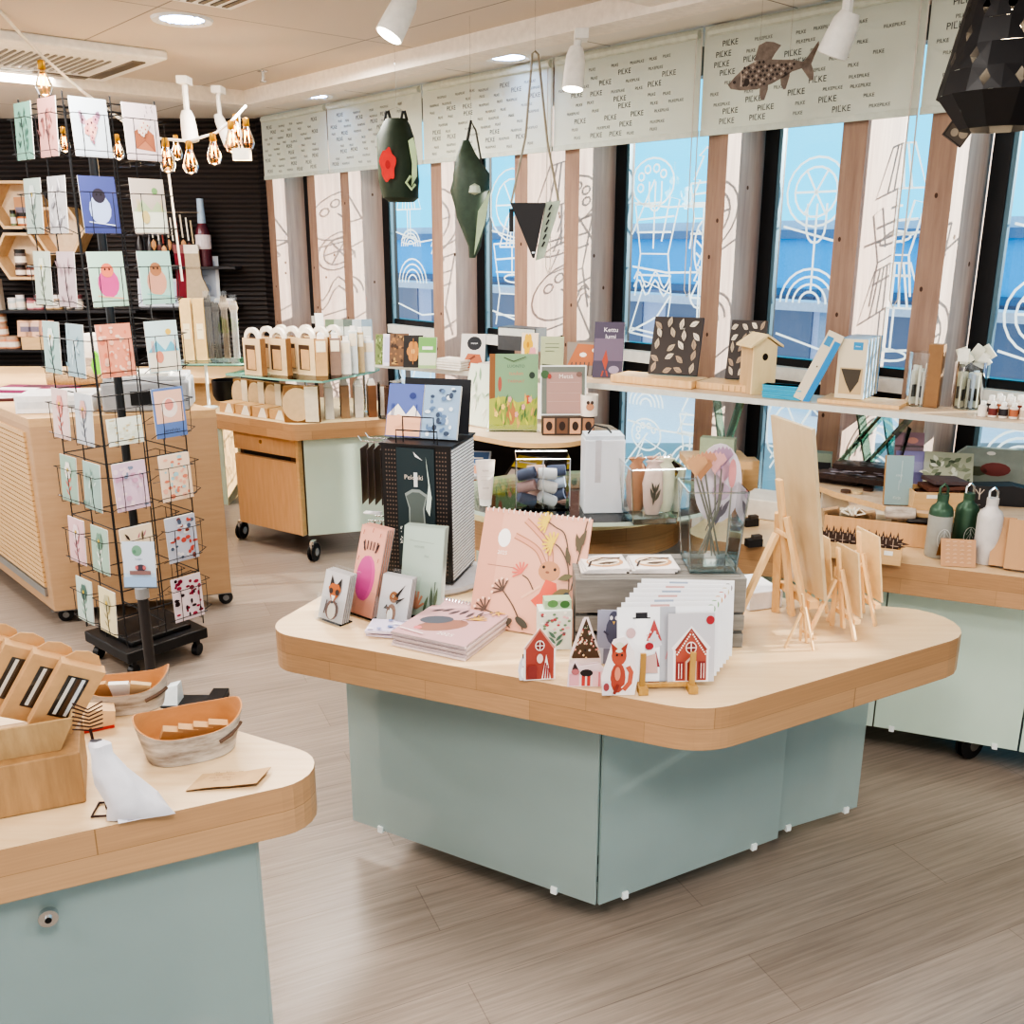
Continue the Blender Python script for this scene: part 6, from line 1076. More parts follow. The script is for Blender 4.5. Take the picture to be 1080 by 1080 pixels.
for i, (px, c, h, w_) in enumerate(((338, '#c9a070', .19, .06), (353, '#8d7466', .19, .055), (364, '#e6dfd6', .17, .05), (372, '#d6dcdc', .22, .045), (380, '#c6ae88', .21, .035), (388, '#e4e8ec', .16, .06))):
    p = P(px, 398-i, .981); m = MB(); m.bb(-w_/2, w_/2, 0, .05, 0, h, col(c, .5)); m.bb(-w_*.4, w_*.4, -.001, 0, h*.65, h*.95, col('#f2e6cc', .5)); m.bb(-w_*.3, w_*.3, .01, .04, h, h+.025, col('#f0ece6', .5)); one(m, 'gift_pack', ['tan box with cream top beside the arched boards on the glass plate', 'brown box with cream window second from the arched boards', 'white pouch in the middle of the glass plate end', 'tall clear grey pack near the glass plate end', 'slim tan pack near the glass plate end', 'short white pack at the glass plate end'][i], 'box', p+Vector((.0, .05, 0)), .15)
m = MB(); card(m, .05, .28, [], '#f2efea', .35, .006); one(m, 'leaning_strip', 'tall white leaning strip rising behind the arched boards', 'panel', P(328, 385, .981)+Vector((.02, .25, 0)), .3)
for i in range(5): 
    p = P(340+10*i, 388, .981)+Vector((0, .3, 0)); m = MB(); m.bb(-.03, .03, 0, .03, 0, .24, col(['#7a8a70', '#a8b0a4', '#6d7a74', '#c4ccd0', '#8fa4b4'][i], .5)); m.bb(-.025, .025, -.001, 0, .1, .2, col('#d8dcd8', .5)); one(m, 'towel_pack', ['green', 'pale green', 'dark grey green', 'pale grey', 'blue grey'][i]+' pack in the back row of the glass plate', 'pack', p, .1, 'back row packs')
# ================================================================== BOOKS ON THE WINDOW SHELF
zs_ = 1.1015; sd_ = (SH1-SH0).normalized(); rzs = math.atan2(sd_.y, sd_.x)
def on_shelf(px, py, dy=.02): 
    p = P(px, py, 1.101); return p+Vector((SHN.x*dy, SHN.y*dy, 0))
def book(lab, p, rz, w, h, th, prims, base, tilt=.3, edge='#ece8e0', name='book', cat='book', grp=None):
    m = MB(); card(m, w, h, prims, base, tilt, th, edge=edge); return one(m, name, lab, cat, p, rz, grp)
for i, (px, w_, h, pr, bs, l) in enumerate(((397, .06, .14, rnd_art(1, '#7a8a50', ['#a8b878', '#5a6a38'], 'field'), '#7a8a50', 'green slim book'), (405, .06, .145, [('r', .1, .1, .9, .9, '#c8c4e0')], '#e4e0ee', 'white slim book with lilac cover'), (416, .10, .15, rnd_art(3, '#7a5a40', ['#c8a060', '#4a3424', '#a87848'], 'field'), '#6a4c38', 'brown picture book'), (431, .10, .145, [('r', .02, .02, .98, .98, '#221e1c')]+flower(.5, .5, .28, '#c88a48', 6, '#e8c080')+[('l', [(.5,.1),(.5,.9)], .04, '#b87a40')], '#221e1c', 'black book with orange ornament'), (446, .09, .14, [('r', .02, .5, .98, .98, '#78b060'), ('r', .02, .1, .98, .5, '#d8e0c8'), ('r', .2, .6, .8, .7, '#f0f0e8')], '#a8c890', 'green and white book'))):
    book(l+' leaning on the window shelf near its far end', on_shelf(px, 386+i, .03), rzs+.5, w_*.9, h, .012, pr, bs, .22)
def pile(px, py, n_, w_, d_, cs, l, grp, dy=.06, gap=.011):
    p = on_shelf(px, py, dy)
    for k in range(n_):
        m = MB(); m.bb(-w_/2, w_/2, -d_/2, d_/2, 0, gap-.001, col(cs[k % len(cs)], .5)); m.bb(-w_/2+.003, w_/2+.0005, -d_/2-.0005, d_/2-.003, .0015, gap-.0025, col('#efece4', .6)); one(m, 'book', l+', '+(['lowest', 'second', 'third', 'fourth', 'fifth'][k] if k < n_-1 else 'topmost')+' of the pile', 'book', p+Vector((.003*(k % 2), 0, gap*k)), rzs+.03*(k % 3), grp)
pile(470, 390, 4, .16, .12, ['#d8ccc0', '#c4beb4', '#e0d8cc'], 'cream book lying flat beside the standing green book', 'first flat pile on the window shelf')
pile(520, 395, 4, .17, .12, ['#c8c0b4', '#dcd4c8', '#b4aca0'], 'pale book lying flat under the leaning black circle book', 'second flat pile on the window shelf')
book('white book with black circle and orange fox cover leaning on the flat piles', on_shelf(492, 391, .04)+Vector((.0, 0, .002)), rzs+.5, .11, .16, .012, [('r', 0, .4, 1, 1, '#d8d4d0'), ('e', .55, .72, .3, .2, '#22252c'), ('t', 'metsä', .55, .7, .08, '#e8e8e8'), ('p', [(0,0),(1,0),(.8,.4),(.3,.42)], '#b86a48'), ('l', [(.1,.1),(.6,.35)], .08, '#7a3c28')], '#d8d4d0', .42)
m = MB(); m.bb(-.11, .11, 0, .1, 0, .11, col('#4a4c50', .5)); m.bb(-.105, .105, -.001, 0, .07, .105, col('#c8ccc8', .5)); one(m, 'storage_box', 'dark grey box with pale lid behind the flat books on the window shelf', 'box', on_shelf(520, 384, .19)+Vector((0, 0, .045)), rzs)
book('yellow and pink flower card standing behind the green picture book', on_shelf(541, 396, .12), rzs+.3, .075, .17, .005, [('r', .02, .02, .98, .98, '#f0dcc8')]+flower(.4, .7, .25, '#e8b830', 6, '#c88a20')+flower(.7, .4, .22, '#e8a0a8', 6, '#d06878')+[('l', [(.4,.05),(.4,.5)], .05, '#7a9a60')], '#f0dcc8', .12, name='greeting_card', cat='card')
book('pale sage booklet with text lines beside the flower card on the window shelf', on_shelf(568, 397, .1), rzs+.5, .10, .16, .01, [('r', 0, 0, 1, 1, '#a8b090'), ('l', [(.2,.8),(.8,.8)], .03, '#6d7860'), ('l', [(.2,.7),(.8,.7)], .03, '#6d7860'), ('l', [(.2,.6),(.6,.6)], .03, '#6d7860'), ('p', [(0,0),(1,0),(.9,.2),(.1,.25)], '#4a5040')], '#a8b090', .3)
book('book with rust brown forest cover beside the dark fox book', on_shelf(606, 400, .08), rzs+.55, .15, .15, .012, [('r', 0, 0, 1, 1, '#8a8078'), ('p', [(0,.3),(1,.3),(1,.9),(.3,.95)], '#b06840'), ('e', .45, .62, .1, .07, '#e8e0d8'), ('e', .8, .75, .1, .07, '#e8e0d8')]+[('l', [(.1+.12*i, 0), (.14+.12*i, .4)], .03, '#4a4440') for i in range(7)], '#8a8078', .45)
book('tall violet book titled with a small fox in snow on the window shelf', on_shelf(634, 401, .05), rzs+.45, .125, .24, .012, [('r', .0, .0, 1, 1, '#4a4258'), ('r', .02, .3, .98, .7, '#6d5e74'), ('t', 'Kettu', .55, .82, .11, '#efeaf0'), ('t', 'lumi', .55, .70, .11, '#e8e0ea'), ('p', [(.3,.3),(.42,.5),(.5,.3),(.42,.12)], '#a8442e'), ('l', [(.35,.12),(.3,.02)], .05, '#a8442e'), ('l', [(.45,.12),(.5,.02)], .05, '#a8442e'), ('e', .7, .14, .18, .07, '#9a8ea4')], '#3c3648', .38)
# ---- dark leaf boards, wooden plates
LW = ['#cfc2ae', '#b8a890', '#e0d6c4', '#a8927a']
def leafboard(lab, p, rz, w, h, seed):
    r = random.Random(seed); pr = [('r', 0, 0, 1, 1, '#3a3230')]
    for i in range(5):
        for j in range(4): x, y = (j+.5)/4+r.uniform(-.05, .05), (i+.5)/5.2+r.uniform(-.04, .04); an = r.uniform(20, 160); L_ = .2; pr.append(leafp(x-L_*.5*math.cos(math.radians(an)), y-L_*.4*math.sin(math.radians(an)), L_, an, r.choice(LW), .5)); pr.append(('l', [(x-.07*math.cos(math.radians(an)), y-.06*math.sin(math.radians(an))), (x+.06*math.cos(math.radians(an)), y+.06*math.sin(math.radians(an)))], .008, '#5a4a3e'))
    pr.append(('t', 'lehti', .6, .78, .05, '#e8e0d0')); book(lab, p, rz, w, h, .012, pr, '#3a3230', .35, '#2c2624', 'leaf_board', 'board')
leafboard('wide dark board covered with pale leaves before the middle window', on_shelf(700, 407, .07)+Vector((0, 0, .034)), rzs+.2, .20, .235, 3)
leafboard('narrower dark leaf board behind the birdhouse', on_shelf(772, 412, .10)+Vector((.0, 0, .029)), rzs+.2, .14, .235, 5)
for i, (px, py, w_, l) in enumerate(((684, 407, .36, 'thick pale wooden slab under the wide leaf board'), (766, 413, .26, 'pale wooden slab with notched side under the narrow leaf board'))):
    m = MB(); m.bb(-w_/2, w_/2, 0, .15, 0, [.03, .026][i], PINE)
    if i:
        for k in range(6): m.bb(-.02+.024*k, -.017+.024*k, -.0006, .0, .002, .022, col('#9a7a54', .6))
    one(m, 'wooden_slab', l, 'board', on_shelf(px, py, .01)+Vector((0, 0, .0005)), rzs, bevel=.002)
# birdhouse
bh = on_shelf(798, 418, .06); o = thing('birdhouse', 'pale wooden birdhouse with round hole and pitched roof on the window shelf', 'birdhouse', bh, rzs+.85); PB = wood('birdhouse_pine', '#e2c896', '#eed8ac', (12, 12, 2), .55); PBD = wood('birdhouse_side', '#b89a74', '#cdb08a', (12, 12, 2), .55)
w_, d_, h_ = .095, .10, .205; m = MB(); m.vprism([(-w_/2, 0), (w_/2, 0), (w_/2, h_*.88), (0, h_*1.04), (-w_/2, h_*.88)], 0, .008, PB); m.build('front_board', o)
m = MB(); m.bb(-w_/2, -w_/2+.008, .008, d_, 0, h_*.87, PBD); m.bb(w_/2-.008, w_/2, .008, d_, 0, h_*.87, PBD); m.bb(-w_/2+.008, w_/2-.008, d_-.008, d_, 0, h_*.87, PBD); m.build('side_boards', o); m = MB(); m.vprism(ell(0, h_*.68, .011, .013, 16), -.0012, -.0002, col('#221812', .8)); m.build('entrance_hole', o)
m = MB(); m.vprism([(-w_/2-.018, h_*.85), (0, h_*1.05), (0, h_*1.09), (-w_/2-.018, h_*.89)], -.014, d_+.01, PB); m.vprism([(w_/2+.018, h_*.85), (0, h_*1.05), (0, h_*1.09), (w_/2+.018, h_*.89)], -.014, d_+.01, PB); m.build('roof', o)
# turquoise plates
for k in range(4): m = MB(); m.bb(-.07, .07, 0, .05, 0, .0115, col('#2fa3c8', .4)); m.bb(-.072, .072, -.003, .053, .0085, .0115, col('#45b6d8', .4)); one(m, 'turquoise_tray', 'turquoise shallow tray in front of the birdhouse, '+['lowest', 'second', 'third', 'topmost'][k]+' of the stack', 'tray', on_shelf(823, 421, .005)+Vector((0, 0, .0122*k)), rzs+.06*(k % 2), 'turquoise trays')
# leaning blue edged board and boxed boards
m = MB(); card(m, .058, .26, [('r', .62, 0, 1, .9, '#1f86c2'), ('r', .1, .8, .5, .93, '#3a8ab8'), ('e', .4, .5, .05, .012, '#6a5a48')], '#d8ccb6', .1, .03, edge='#8fa8b8'); o = one(m, 'boxed_feeder', 'slim blue and beige box leaning towards the white boxes on the window shelf', 'box', on_shelf(841, 424, .03), rzs+.2); o.rotation_euler = (0, .40, rzs+.2)
for k in range(5):
    bp_ = on_shelf(891, 426, .035)+Vector((.0, .0, .014))+Vector((math.cos(rzs+.5), math.sin(rzs+.5), 0))*0
    q_ = bp_+Vector((.024*k, .034*k, 0)); m = MB(); pr = [('r', .52, .82, .85, .95, '#2f8fc4'), ('t', 'linnut', .68, .87, .035, '#f0f4f4'), ('p', [(.12,.08),(.92,.08),(.92,.52),(.12,.52)], '#c4ac86'), ('p', [(.16,.5),(.86,.5),(.8,.3),(.55,.1),(.35,.28)], '#4a4238')] if k == 0 else []
    card(m, .098, .21, pr, '#dccfb4', 0, .0265, edge='#2b8cc6'); 
    m.bb(.049, .0495, .004, .012, 0, .21, col('#e4e6e2', .5)); one(m, 'boxed_feeder', 'white and blue bird feeder box on a wooden slab, '+['foremost with dark cutout', 'second in the row', 'third in the row', 'fourth in the row', 'rearmost'][k], 'box', q_, rzs+.05, 'blue feeder boxes')
m = MB(); m.bb(-.13, .15, 0, .16, 0, .012, PINE); one(m, 'wooden_slab', 'thin wooden slab under the blue and white feeder boxes', 'board', on_shelf(900, 428, .008), rzs)
# canisters and tied bundles at the near end of the shelf
def canister(lab, p, w_, h, inner, n_):
    o = thing('clear_canister', lab, 'canister', p, rzs)
    m = MB(); m.tube([(0, 0, 0), (0, 0, h)], w_, ACRYL, 18); m.build('clear_wall', o, smooth=True)
    for k in range(n_):
        a_ = 2.4*k; rr = w_*.75*math.sqrt((k+.5)/n_); m = MB(Matrix.Rotation(a_, 4, 'Z')); hh = h*R.uniform(.62, .8)
        m.bb(-.010, .010, -.004, .004, .006, hh, col(R.choice(inner), .6)); m.bb(-.008, .008, -.0045, .0045, hh*.25, hh*.6, col('#3c3e3a', .5)); one(m, 'craft_stick', 'white and dark craft label packed in the '+lab.split(' with')[0], 'craft pack', p+Vector((rr*math.cos(a_), rr*math.sin(a_), 0)), 0, 'packs in '+lab[:30])
canister('slim clear cylinder with white packs between the feeder boxes and brown carton', on_shelf(962, 430, .07), .042, .185, ['#e8e6de', '#d4d2c8', '#c8c8bc'], 9)
m = MB(); m.bb(-.024, .024, 0, .045, 0, .215, col('#8d6a48', .6)); one(m, 'brown_carton', 'narrow brown carton between the two clear containers on the window shelf', 'box', on_shelf(978, 431, .03), rzs, bevel=.002)
canister('wide clear container with tied pale bundles near the small bottles', on_shelf(1013, 434, .09), .05, .16, ['#b8b8a4', '#d0d0c0', '#8c8c7c', '#a4b4c4'], 16)
for k in range(8):
    m = MB(); r = random.Random(k); m.box((r.uniform(-.045, .045), r.uniform(-.03, .03), .165+.012*(k % 3)), (.035, .012, .05), col(r.choice(['#d8d8c8', '#b4b4a0', '#8e8e7e', '#e8e8de']), .6), Matrix.Rotation(r.uniform(-.8, .8), 3, 'Y')); one(m, 'paper_bundle', 'pale folded bundle sticking out of the wide clear container', 'craft pack', on_shelf(1013, 434, .09)+Vector((0, 0, 0)), rzs, 'bundles on top of the wide container')
bi = 0
for row in range(3):
    for k in range(6 if row < 2 else 4):
        px = 1034+row*6+k*11; py = 440+k*.8; bi += 1; c = ['#e8e0d8', '#6d2a28', '#2e2a30', '#b06848', '#c8b8a8', '#7a3a30'][(k+row*2) % 6]; h = .048 if row == 0 else .06; p = on_shelf(px, py, .022+.045*row)
        o = thing('small_bottle', 'capped bottle with %s label near the shelf end, %s row, %s along' % ({'#e8e0d8': 'white', '#6d2a28': 'dark red', '#2e2a30': 'black', '#b06848': 'orange', '#c8b8a8': 'beige', '#7a3a30': 'brown'}[c], ['front', 'middle', 'back'][row], ['first', 'second', 'third', 'fourth', 'fifth', 'sixth'][k]), 'bottle', p, 0, 'small capped bottles')
        MB().lathe([(.001, 0), (.0135, 0), (.0135, h*.72), (.008, h*.8)], col('#e4dcd4', .3), 10).build('bottle_body', o, smooth=True); MB().lathe([(.0138, h*.15), (.0138, h*.62)], col(c, .4), 10).build('label', o, smooth=True); MB().lathe([(.0085, h*.8), (.0085, h*1.05), (.001, h*1.08)], WHITE, 10).build('cap', o, smooth=True)
# ================================================================== BOOK TABLE
zb = .9015
m = MB(); GBK = [('r', 0, 0, 1, 1, '#7fa07c'), ('r', 0, 0, .12, 1, '#8a5a30'), ('p', [(0,0),(1,0),(1,.42),(.6,.36),(.3,.44),(0,.4)], '#a8b04c'), ('t', 'LUONTO', .55, .82, .055, '#3f5f50'), ('t', 'tuulen', .55, .72, .075, '#c08068'), ('t', 'TARINAT', .55, .62, .055, '#b86a60'), ('e', .88, .72, .06, .045, '#2c3c34'), ('e', .22, .6, .04, .1, '#a85848'), ('e', .45, .22, .1, .16, '#b87a48'), ('e', .8, .4, .05, .06, '#c05838')]+[leafp(R.random()*.85+.1, R.random()*.35, .14, R.uniform(60, 120), R.choice(['#c8c850', '#6a8a3c', '#d8a860', '#88a04a', '#4a7040'])) for _ in range(44)]+[x for k in range(6) for x in flower(.15+.14*k, .2+.1*(k % 3), .035, R.choice(['#e0a0a0', '#f0d070', '#d86a50']), 5)]+[('l', [(.3,.95),(.5,.9),(.75,.96)], .02, '#4a5a40')]
card(m, .20, .31, GBK, '#7fa07c', .20, .02); gb = P(541, 455, zb); one(m, 'picture_book', 'tall green picture book with meadow cover standing on the curved book stand', 'book', gb+Vector((0, .02, 0)), -.06)
book('pale book leaning behind the tall green picture book', gb+Vector((-.17, .12, 0)), -.75, .17, .26, .012, rnd_art(8, '#d8e0d0', ['#8aa888', '#b8c8b0', '#e8e8dc'], 'leaf'), '#d4dccc', .3)
o = thing('book_stand', 'clear acrylic stand holding the tall green picture book', 'stand', gb+Vector((0, -.012, 0)), -.06); m = MB(); m.bb(-.11, .11, 0, .03, 0, .004, ACRYL); m.bb(-.11, .11, 0, .003, .004, .03, ACRYL); m.build('lip', o)
sg = P(600, 462, zb)+Vector((.0, .06, 0)); m = MB(); m.bb(-.105, .105, 0, .07, 0, .075, col('#4c4038', .5)); art(m, (-.105, 0, 0), (1, 0, 0), (0, 0, 1), .21, .075, [('r', .03+.25*k, .08, .24+.25*k, .92, ['#c89878', '#7a5a48', '#d8a888', '#b08468'][k]) for k in range(4)]+[('e', .135+.25*k, .5, .06, .25, '#3a2c28') for k in range(4)]); one(m, 'printed_box', 'low dark box printed with bear portraits under the framed sign', 'box', sg, .02)
m = MB(); card(m, .185, .20, [('r', .0, 0, 1, 1, '#eef2ee'), ('r', .03, .03, .97, .97, '#7a8078'), ('r', .14, .03, .9, .86, '#b8948c'), ('t', 'Metsä', .56, .74, .12, '#f4ece6'), ('l', [(.2,.66),(.85,.66)], .008, '#cdb0a8'), ('l', [(.16,.45),(.86,.45)], .006, '#cdb0a8'), ('l', [(.16,.28),(.86,.28)], .006, '#cdb0a8'), ('e', .1, .82, .09, .08, '#4a6a48'), ('e', .2, .78, .04, .05, '#b04a40'), ('e', .84, .82, .06, .05, '#8a6a60')], '#eef2ee', .1, .006); one(m, 'framed_sign', 'pink and grey framed sign standing on the low printed box', 'sign', sg+Vector((-.02, .02, .0765)), .02)
m = MB(); m.lathe([(.001, 0), (.034, 0), (.036, .085), (.032, .085), (.03, .006), (.001, .006)], col('#f0e6dc', .4), 18); art(m, (-.02, -.0365, .02), (1, 0, 0), (0, 0, 1), .04, .05, [('e', .5, .4, .4, .3, '#c89070'), ('e', .3, .75, .15, .15, '#4a3a34'), ('e', .7, .75, .15, .15, '#4a3a34')]); one(m, 'printed_mug', 'white mug with an animal print in front of the framed sign', 'mug', sg+Vector((.085, .022, .0765)), 0, smooth=True)
# books on lower shelf
zl = .6615; LB = P(512, 512, zl)
for i, (px, py, c, c2, l, w_) in enumerate(((505, 505, '#c8d0d8', '#5a7aa8', 'blue and orange book lying on the lower shelf beside the black display', .15), (508, 512, '#d8b0a0', '#e0a878', 'orange book under the blue one on the lower shelf', .16), (536, 508, '#3a3430', '#e0c850', 'dark book with yellow edge on the lower shelf', .14), (545, 512, '#f0ece8', '#8a3a4a', 'white book leaning beside the dark one on the lower shelf', .12))):
    p = Vector((-.175, 3.88, zl)) if i < 2 else Vector((.02, 3.84, zl)); m = MB(Matrix.Rotation([.5, .3, .55, .45][i], 4, 'X')); m.bb(-w_/2, w_/2, 0, .16, 0, .018, col(c, .5)); art(m, (-w_/2, 0, .018), (1, 0, 0), (0, 1, 0), w_, .16, [('r', .05, .5, .95, .95, c2), ('r', .1, .1, .9, .42, '#e8a888' if i < 2 else '#c8c0b8'), ('l', [(.2,.7),(.8,.7)], .06, '#f0f0f0')]); one(m, 'book', l, 'book', p+Vector((.0, -.05+.02*i if i < 2 else -.04, [.045, .0, .03, .0][i])), [-.1, -.05, -.55, -.7][i])
# ================================================================== ON THE OVAL PLATE
zp = .8265
o = thing('cream_tube', 'pale cream tube standing upside down at the end of the oval glass plate', 'tube', P(512, 534, zp)+Vector((0, .02, 0)), .1); m = MB(); m.lathe([(.001, 0), (.019, 0), (.02, .022), (.001, .022)], WHITE, 16); m.build('cap', o, smooth=True)
m = MB(); vs = []; 
for z, rx, ry in ((.022, .021, .021), (.08, .026, .018), (.15, .032, .004)): vs += [(rx*math.cos(6.283*k/16), ry*math.sin(6.283*k/16), z) for k in range(16)]
m.add(vs, [(i*16+k, i*16+(k+1) % 16, (i+1)*16+(k+1) % 16, (i+1)*16+k) for i in range(2) for k in range(16)]+[list(range(32, 48))], col('#eadfd8', .4)); art(m, (-.02, -.019, .05), (1, 0, 0), (0, .1, 1), .04, .08, [('t', 'koivu', .5, .8, .12, '#a89890'), ('l', [(.1,.6),(.9,.6)], .02, '#c8b8b0'), ('l', [(.1,.45),(.9,.45)], .02, '#c8b8b0'), ('t', 'voide', .5, .1, .12, '#b0a098')]); m.build('tube_body', o, smooth=True)
ab = P(573, 542, zp)+Vector((.0, .05, 0)); o = thing('acrylic_bin', 'clear acrylic bin full of rolled grey and pink socks on the oval plate', 'bin', ab, .03); bw, bd, bh_ = .17, .12, .165
m = MB(); m.bb(-bw/2, bw/2, 0, bd, 0, .003, ACRYL); m.build('bin_base', o); m = MB()
for q_ in ([(-bw/2, 0), (bw/2, 0)], [(bw/2, 0), (bw/2, bd)], [(bw/2, bd), (-bw/2, bd)], [(-bw/2, bd), (-bw/2, 0)]): m.quad([(*q_[0], .003), (*q_[1], .003), (*q_[1], bh_), (*q_[0], bh_)], ACRYL)
EDGEG = glass('acrylic_edge', (.9, .96, 1), .45)
for x, y in ((-bw/2, 0), (bw/2, 0), (.0, 0)): m.tube([(x, y, .003), (x, y, bh_)], .0022, EDGEG, 4)
m.tube([(-bw/2, 0, bh_), (bw/2, 0, bh_), (bw/2, bd, bh_), (-bw/2, bd, bh_)], .0022, EDGEG, 4, True); m.build('bin_wall', o)
k = 0
for row in range(3):
    for i in range(4):
        r = random.Random(k); c = ['#5d6880', '#c8a89c', '#dadde2', '#4c5670', '#b89a98', '#8a94a8', '#e6e2e0', '#a8b4c8'][k % 8]; a_ = r.uniform(-.9, .9)
        m = MB(Matrix.Translation((-.050+.033*i, .035+.045*(k % 2), .026+.042*row)) @ Matrix.Rotation(a_*.5, 4, 'Z') @ Matrix.Rotation(a_*.6, 4, 'Y') @ Matrix.Rotation(math.pi/2, 4, 'Y')); m.lathe([(.001, -.032), (.017, -.03), (.019, -.015), (.019, .028), (.012, .03), (.012, .02), (.001, .02)], col(c, .85), 14); one(m, 'rolled_sock', '%s rolled sock in the acrylic bin, %s row, %s from the cream tube' % (['slate blue', 'pinkish tan', 'pale grey', 'navy', 'dusty rose', 'grey blue', 'off white', 'light blue'][k % 8], ['bottom', 'middle', 'top'][row], ['first', 'second', 'third', 'fourth'][i]), 'sock', ab, .03, 'rolled socks in the acrylic bin', smooth=True); k += 1
WBX = veil('milky_acrylic', '#e6e8ee', .93); wbp = P(634, 546, zp)+Vector((.012, .05, 0)); o = thing('white_display_box', 'tall milky white box on the oval plate between bin and vase', 'box', wbp, .06); m = MB(); m.bb(-.063, .063, 0, .10, 0, .235, WBX); m.build('box_body', o, bevel=.003)
m = MB(); m.bb(-.060, .060, .004, .096, .235, .247, col('#c4ccd6', .4)); m.bb(-.03, -.012, -.0008, .0, .10, .235, col('#b8b6bc', .5)); m.build('box_top', o)
m = MB(); m.tube([(-.04, .03, .003), (-.02, .03, .03), (.02, .03, .02), (.035, .03, .004)], .003, BLACK, 5); one(m, 'black_band', 'thin black loop lying on the tall white box', 'band', wbp+Vector((-.01, .0, .2475)), .1)
vp2 = P(687, 552, zp)+Vector((.0, .05, 0)); square_vase('glass_vase', 'wide square glass vase full of printed cloth bags on the oval plate', 'vase', vp2, .12, .068, .082, .175)
for i, (x, y, c, l) in enumerate(((-.04, .02, '#b08468', 'brown cloth bag at the far side of the wide vase'), (.0, -.03, '#d8c0b8', 'pinkish cloth bag with dark leaf print in the wide vase'), (.045, .0, '#d4d4bc', 'pale green cloth bag slanting in the wide vase'), (.018, .026, '#c8a090', 'rose cloth bag at the rear of the wide vase'))):
    m = MB(); rings = [(.024, .02, .012), (.06, .03, .016), (.12, .032, .018), (.16, .026, .014), (.178, .016, .010), (.19, .028, .014)]; nn = 16; vs = []
    for z, rx, ry in rings: vs += [(x+rx*(1+.12*math.sin(5*q+z*50))*math.cos(q), y+ry*math.sin(q), z) for q in [6.283*j/nn for j in range(nn)]]
    m.add(vs, [(a_*nn+j, a_*nn+(j+1) % nn, (a_+1)*nn+(j+1) % nn, (a_+1)*nn+j) for a_ in range(len(rings)-1) for j in range(nn)]+[list(range(nn))[::-1]], col(c, .8))
    if i == 1: art(m, (-.026, -.0505, .05), (1, 0, 0), (0, 0, 1), .055, .1, [leafp(.4, .05, .7, 80, '#4a4a42', .25), leafp(.5, .2, .5, 50, '#55554c', .3), leafp(.45, .2, .5, 120, '#55554c', .3), leafp(.5, .45, .4, 55, '#4a4a42', .3), leafp(.45, .45, .4, 115, '#4a4a42', .3)])
    o = one(m, 'cloth_bag', l, 'bag', vp2, .12, smooth=True)
    m = MB(); m.tube([(x-.015, y, .178), (x-.005, y-.012, .195), (x+.012, y-.01, .205), (x+.02, y, .18)], .0016, col('#e6dccf', .7), 5); m.build('drawstring', o)
# ================================================================== WINDOW SIDE TABLE
zr = .801
for i, (px, py, w_, d_, rz, l) in enumerate(((880, 506, .26, .13, -.45, 'dark brown puzzle board lying at the far end of the raised shelf'), (905, 512, .28, .12, -.5, 'dark brown puzzle board nearer the blue booklet'), (912, 507, .22, .1, -.35, 'dark brown puzzle board topping the pile on the raised shelf'))):
    pts = []
    for k in range(28): q = 6.283*k/28; e = 1+.09*math.sin(4*q)+.05*math.sin(9*q); pts.append((w_/2*e*math.copysign(abs(math.cos(q))**.6, math.cos(q)), d_/2*e*math.copysign(abs(math.sin(q))**.6, math.sin(q))))
    m = MB(); m.prism(pts, 0, .02, col('#4a3a36', .35), col('#33231f', .6)); r = random.Random(i); art(m, (-w_/2, -d_/2, .02), (1, 0, 0), (0, 1, 0), w_, d_, [('e', r.uniform(.1, .9), r.uniform(.15, .85), .06, .1, r.choice(['#7a7078', '#8f8890', '#5c5054', '#a49ca4'])) for _ in range(22)]); one(m, 'puzzle_board', l, 'puzzle', P(px, py, zr)+Vector((.0, .0, [0, .0215, .043][i])), rz)
for i, (px, py) in enumerate(((897, 523), (909, 524), (921, 521))): m = MB(); m.lathe([(.001, 0), (.018, 0), (.018, .008), (.001, .008)], col(['#5a4438', '#d0b890', '#4a352c'][i], .5), 10); one(m, 'wooden_charm', ['brown', 'pale', 'dark'][i]+' wooden disc on the raised shelf edge before the puzzle boards', 'charm', P(px, py, zr)+Vector((0, .05, .0)), 0)
m = MB(); card(m, .088, .165, [('r', 0, 0, 1, 1, '#8ea6aa'), ('l', [(.5,.3),(.5,.5)], .02, '#b8c8c8'), ('t', 'KIRJA', .5, .58, .055, '#c4d2d2'), ('t', 'Kirja', .45, .12, .08, '#c4d2d2'), ('l', [(.55,.45),(.58,.9)], .02, '#c0cece')], '#8ea6aa', .16, .02, edge='#b0885c'); one(m, 'boxed_booklet', 'grey blue booklet box standing upright on the raised shelf', 'book', P(947, 536, zr)+Vector((.01, .03, 0)), -.12)
hp = P(965, 525, zr)+Vector((.03, .12, 0)); o = thing('leaflet_holder', 'clear stepped leaflet holder with lilac leaflets behind the grey blue booklet', 'leaflet holder', hp, -.15); Y = leanY(.2)
for k, (hh, y) in enumerate(((.22, .05), (.15, .02), (.10, -.01))): m = MB(); O = Vector((-.06, y, .002)); m.quad([O, O+XV*.12, O+XV*.12+Y*hh, O+Y*hh], ACRYL); m.build('holder_step', o)
m = MB(); m.vprism([(-.062, 0), (-.06, 0), (-.02, .22), (-.022, .22)], -.01, .05, ACRYL); m.bb(-.06, .06, -.01, .06, 0, .002, ACRYL); m.build('holder_side', o)
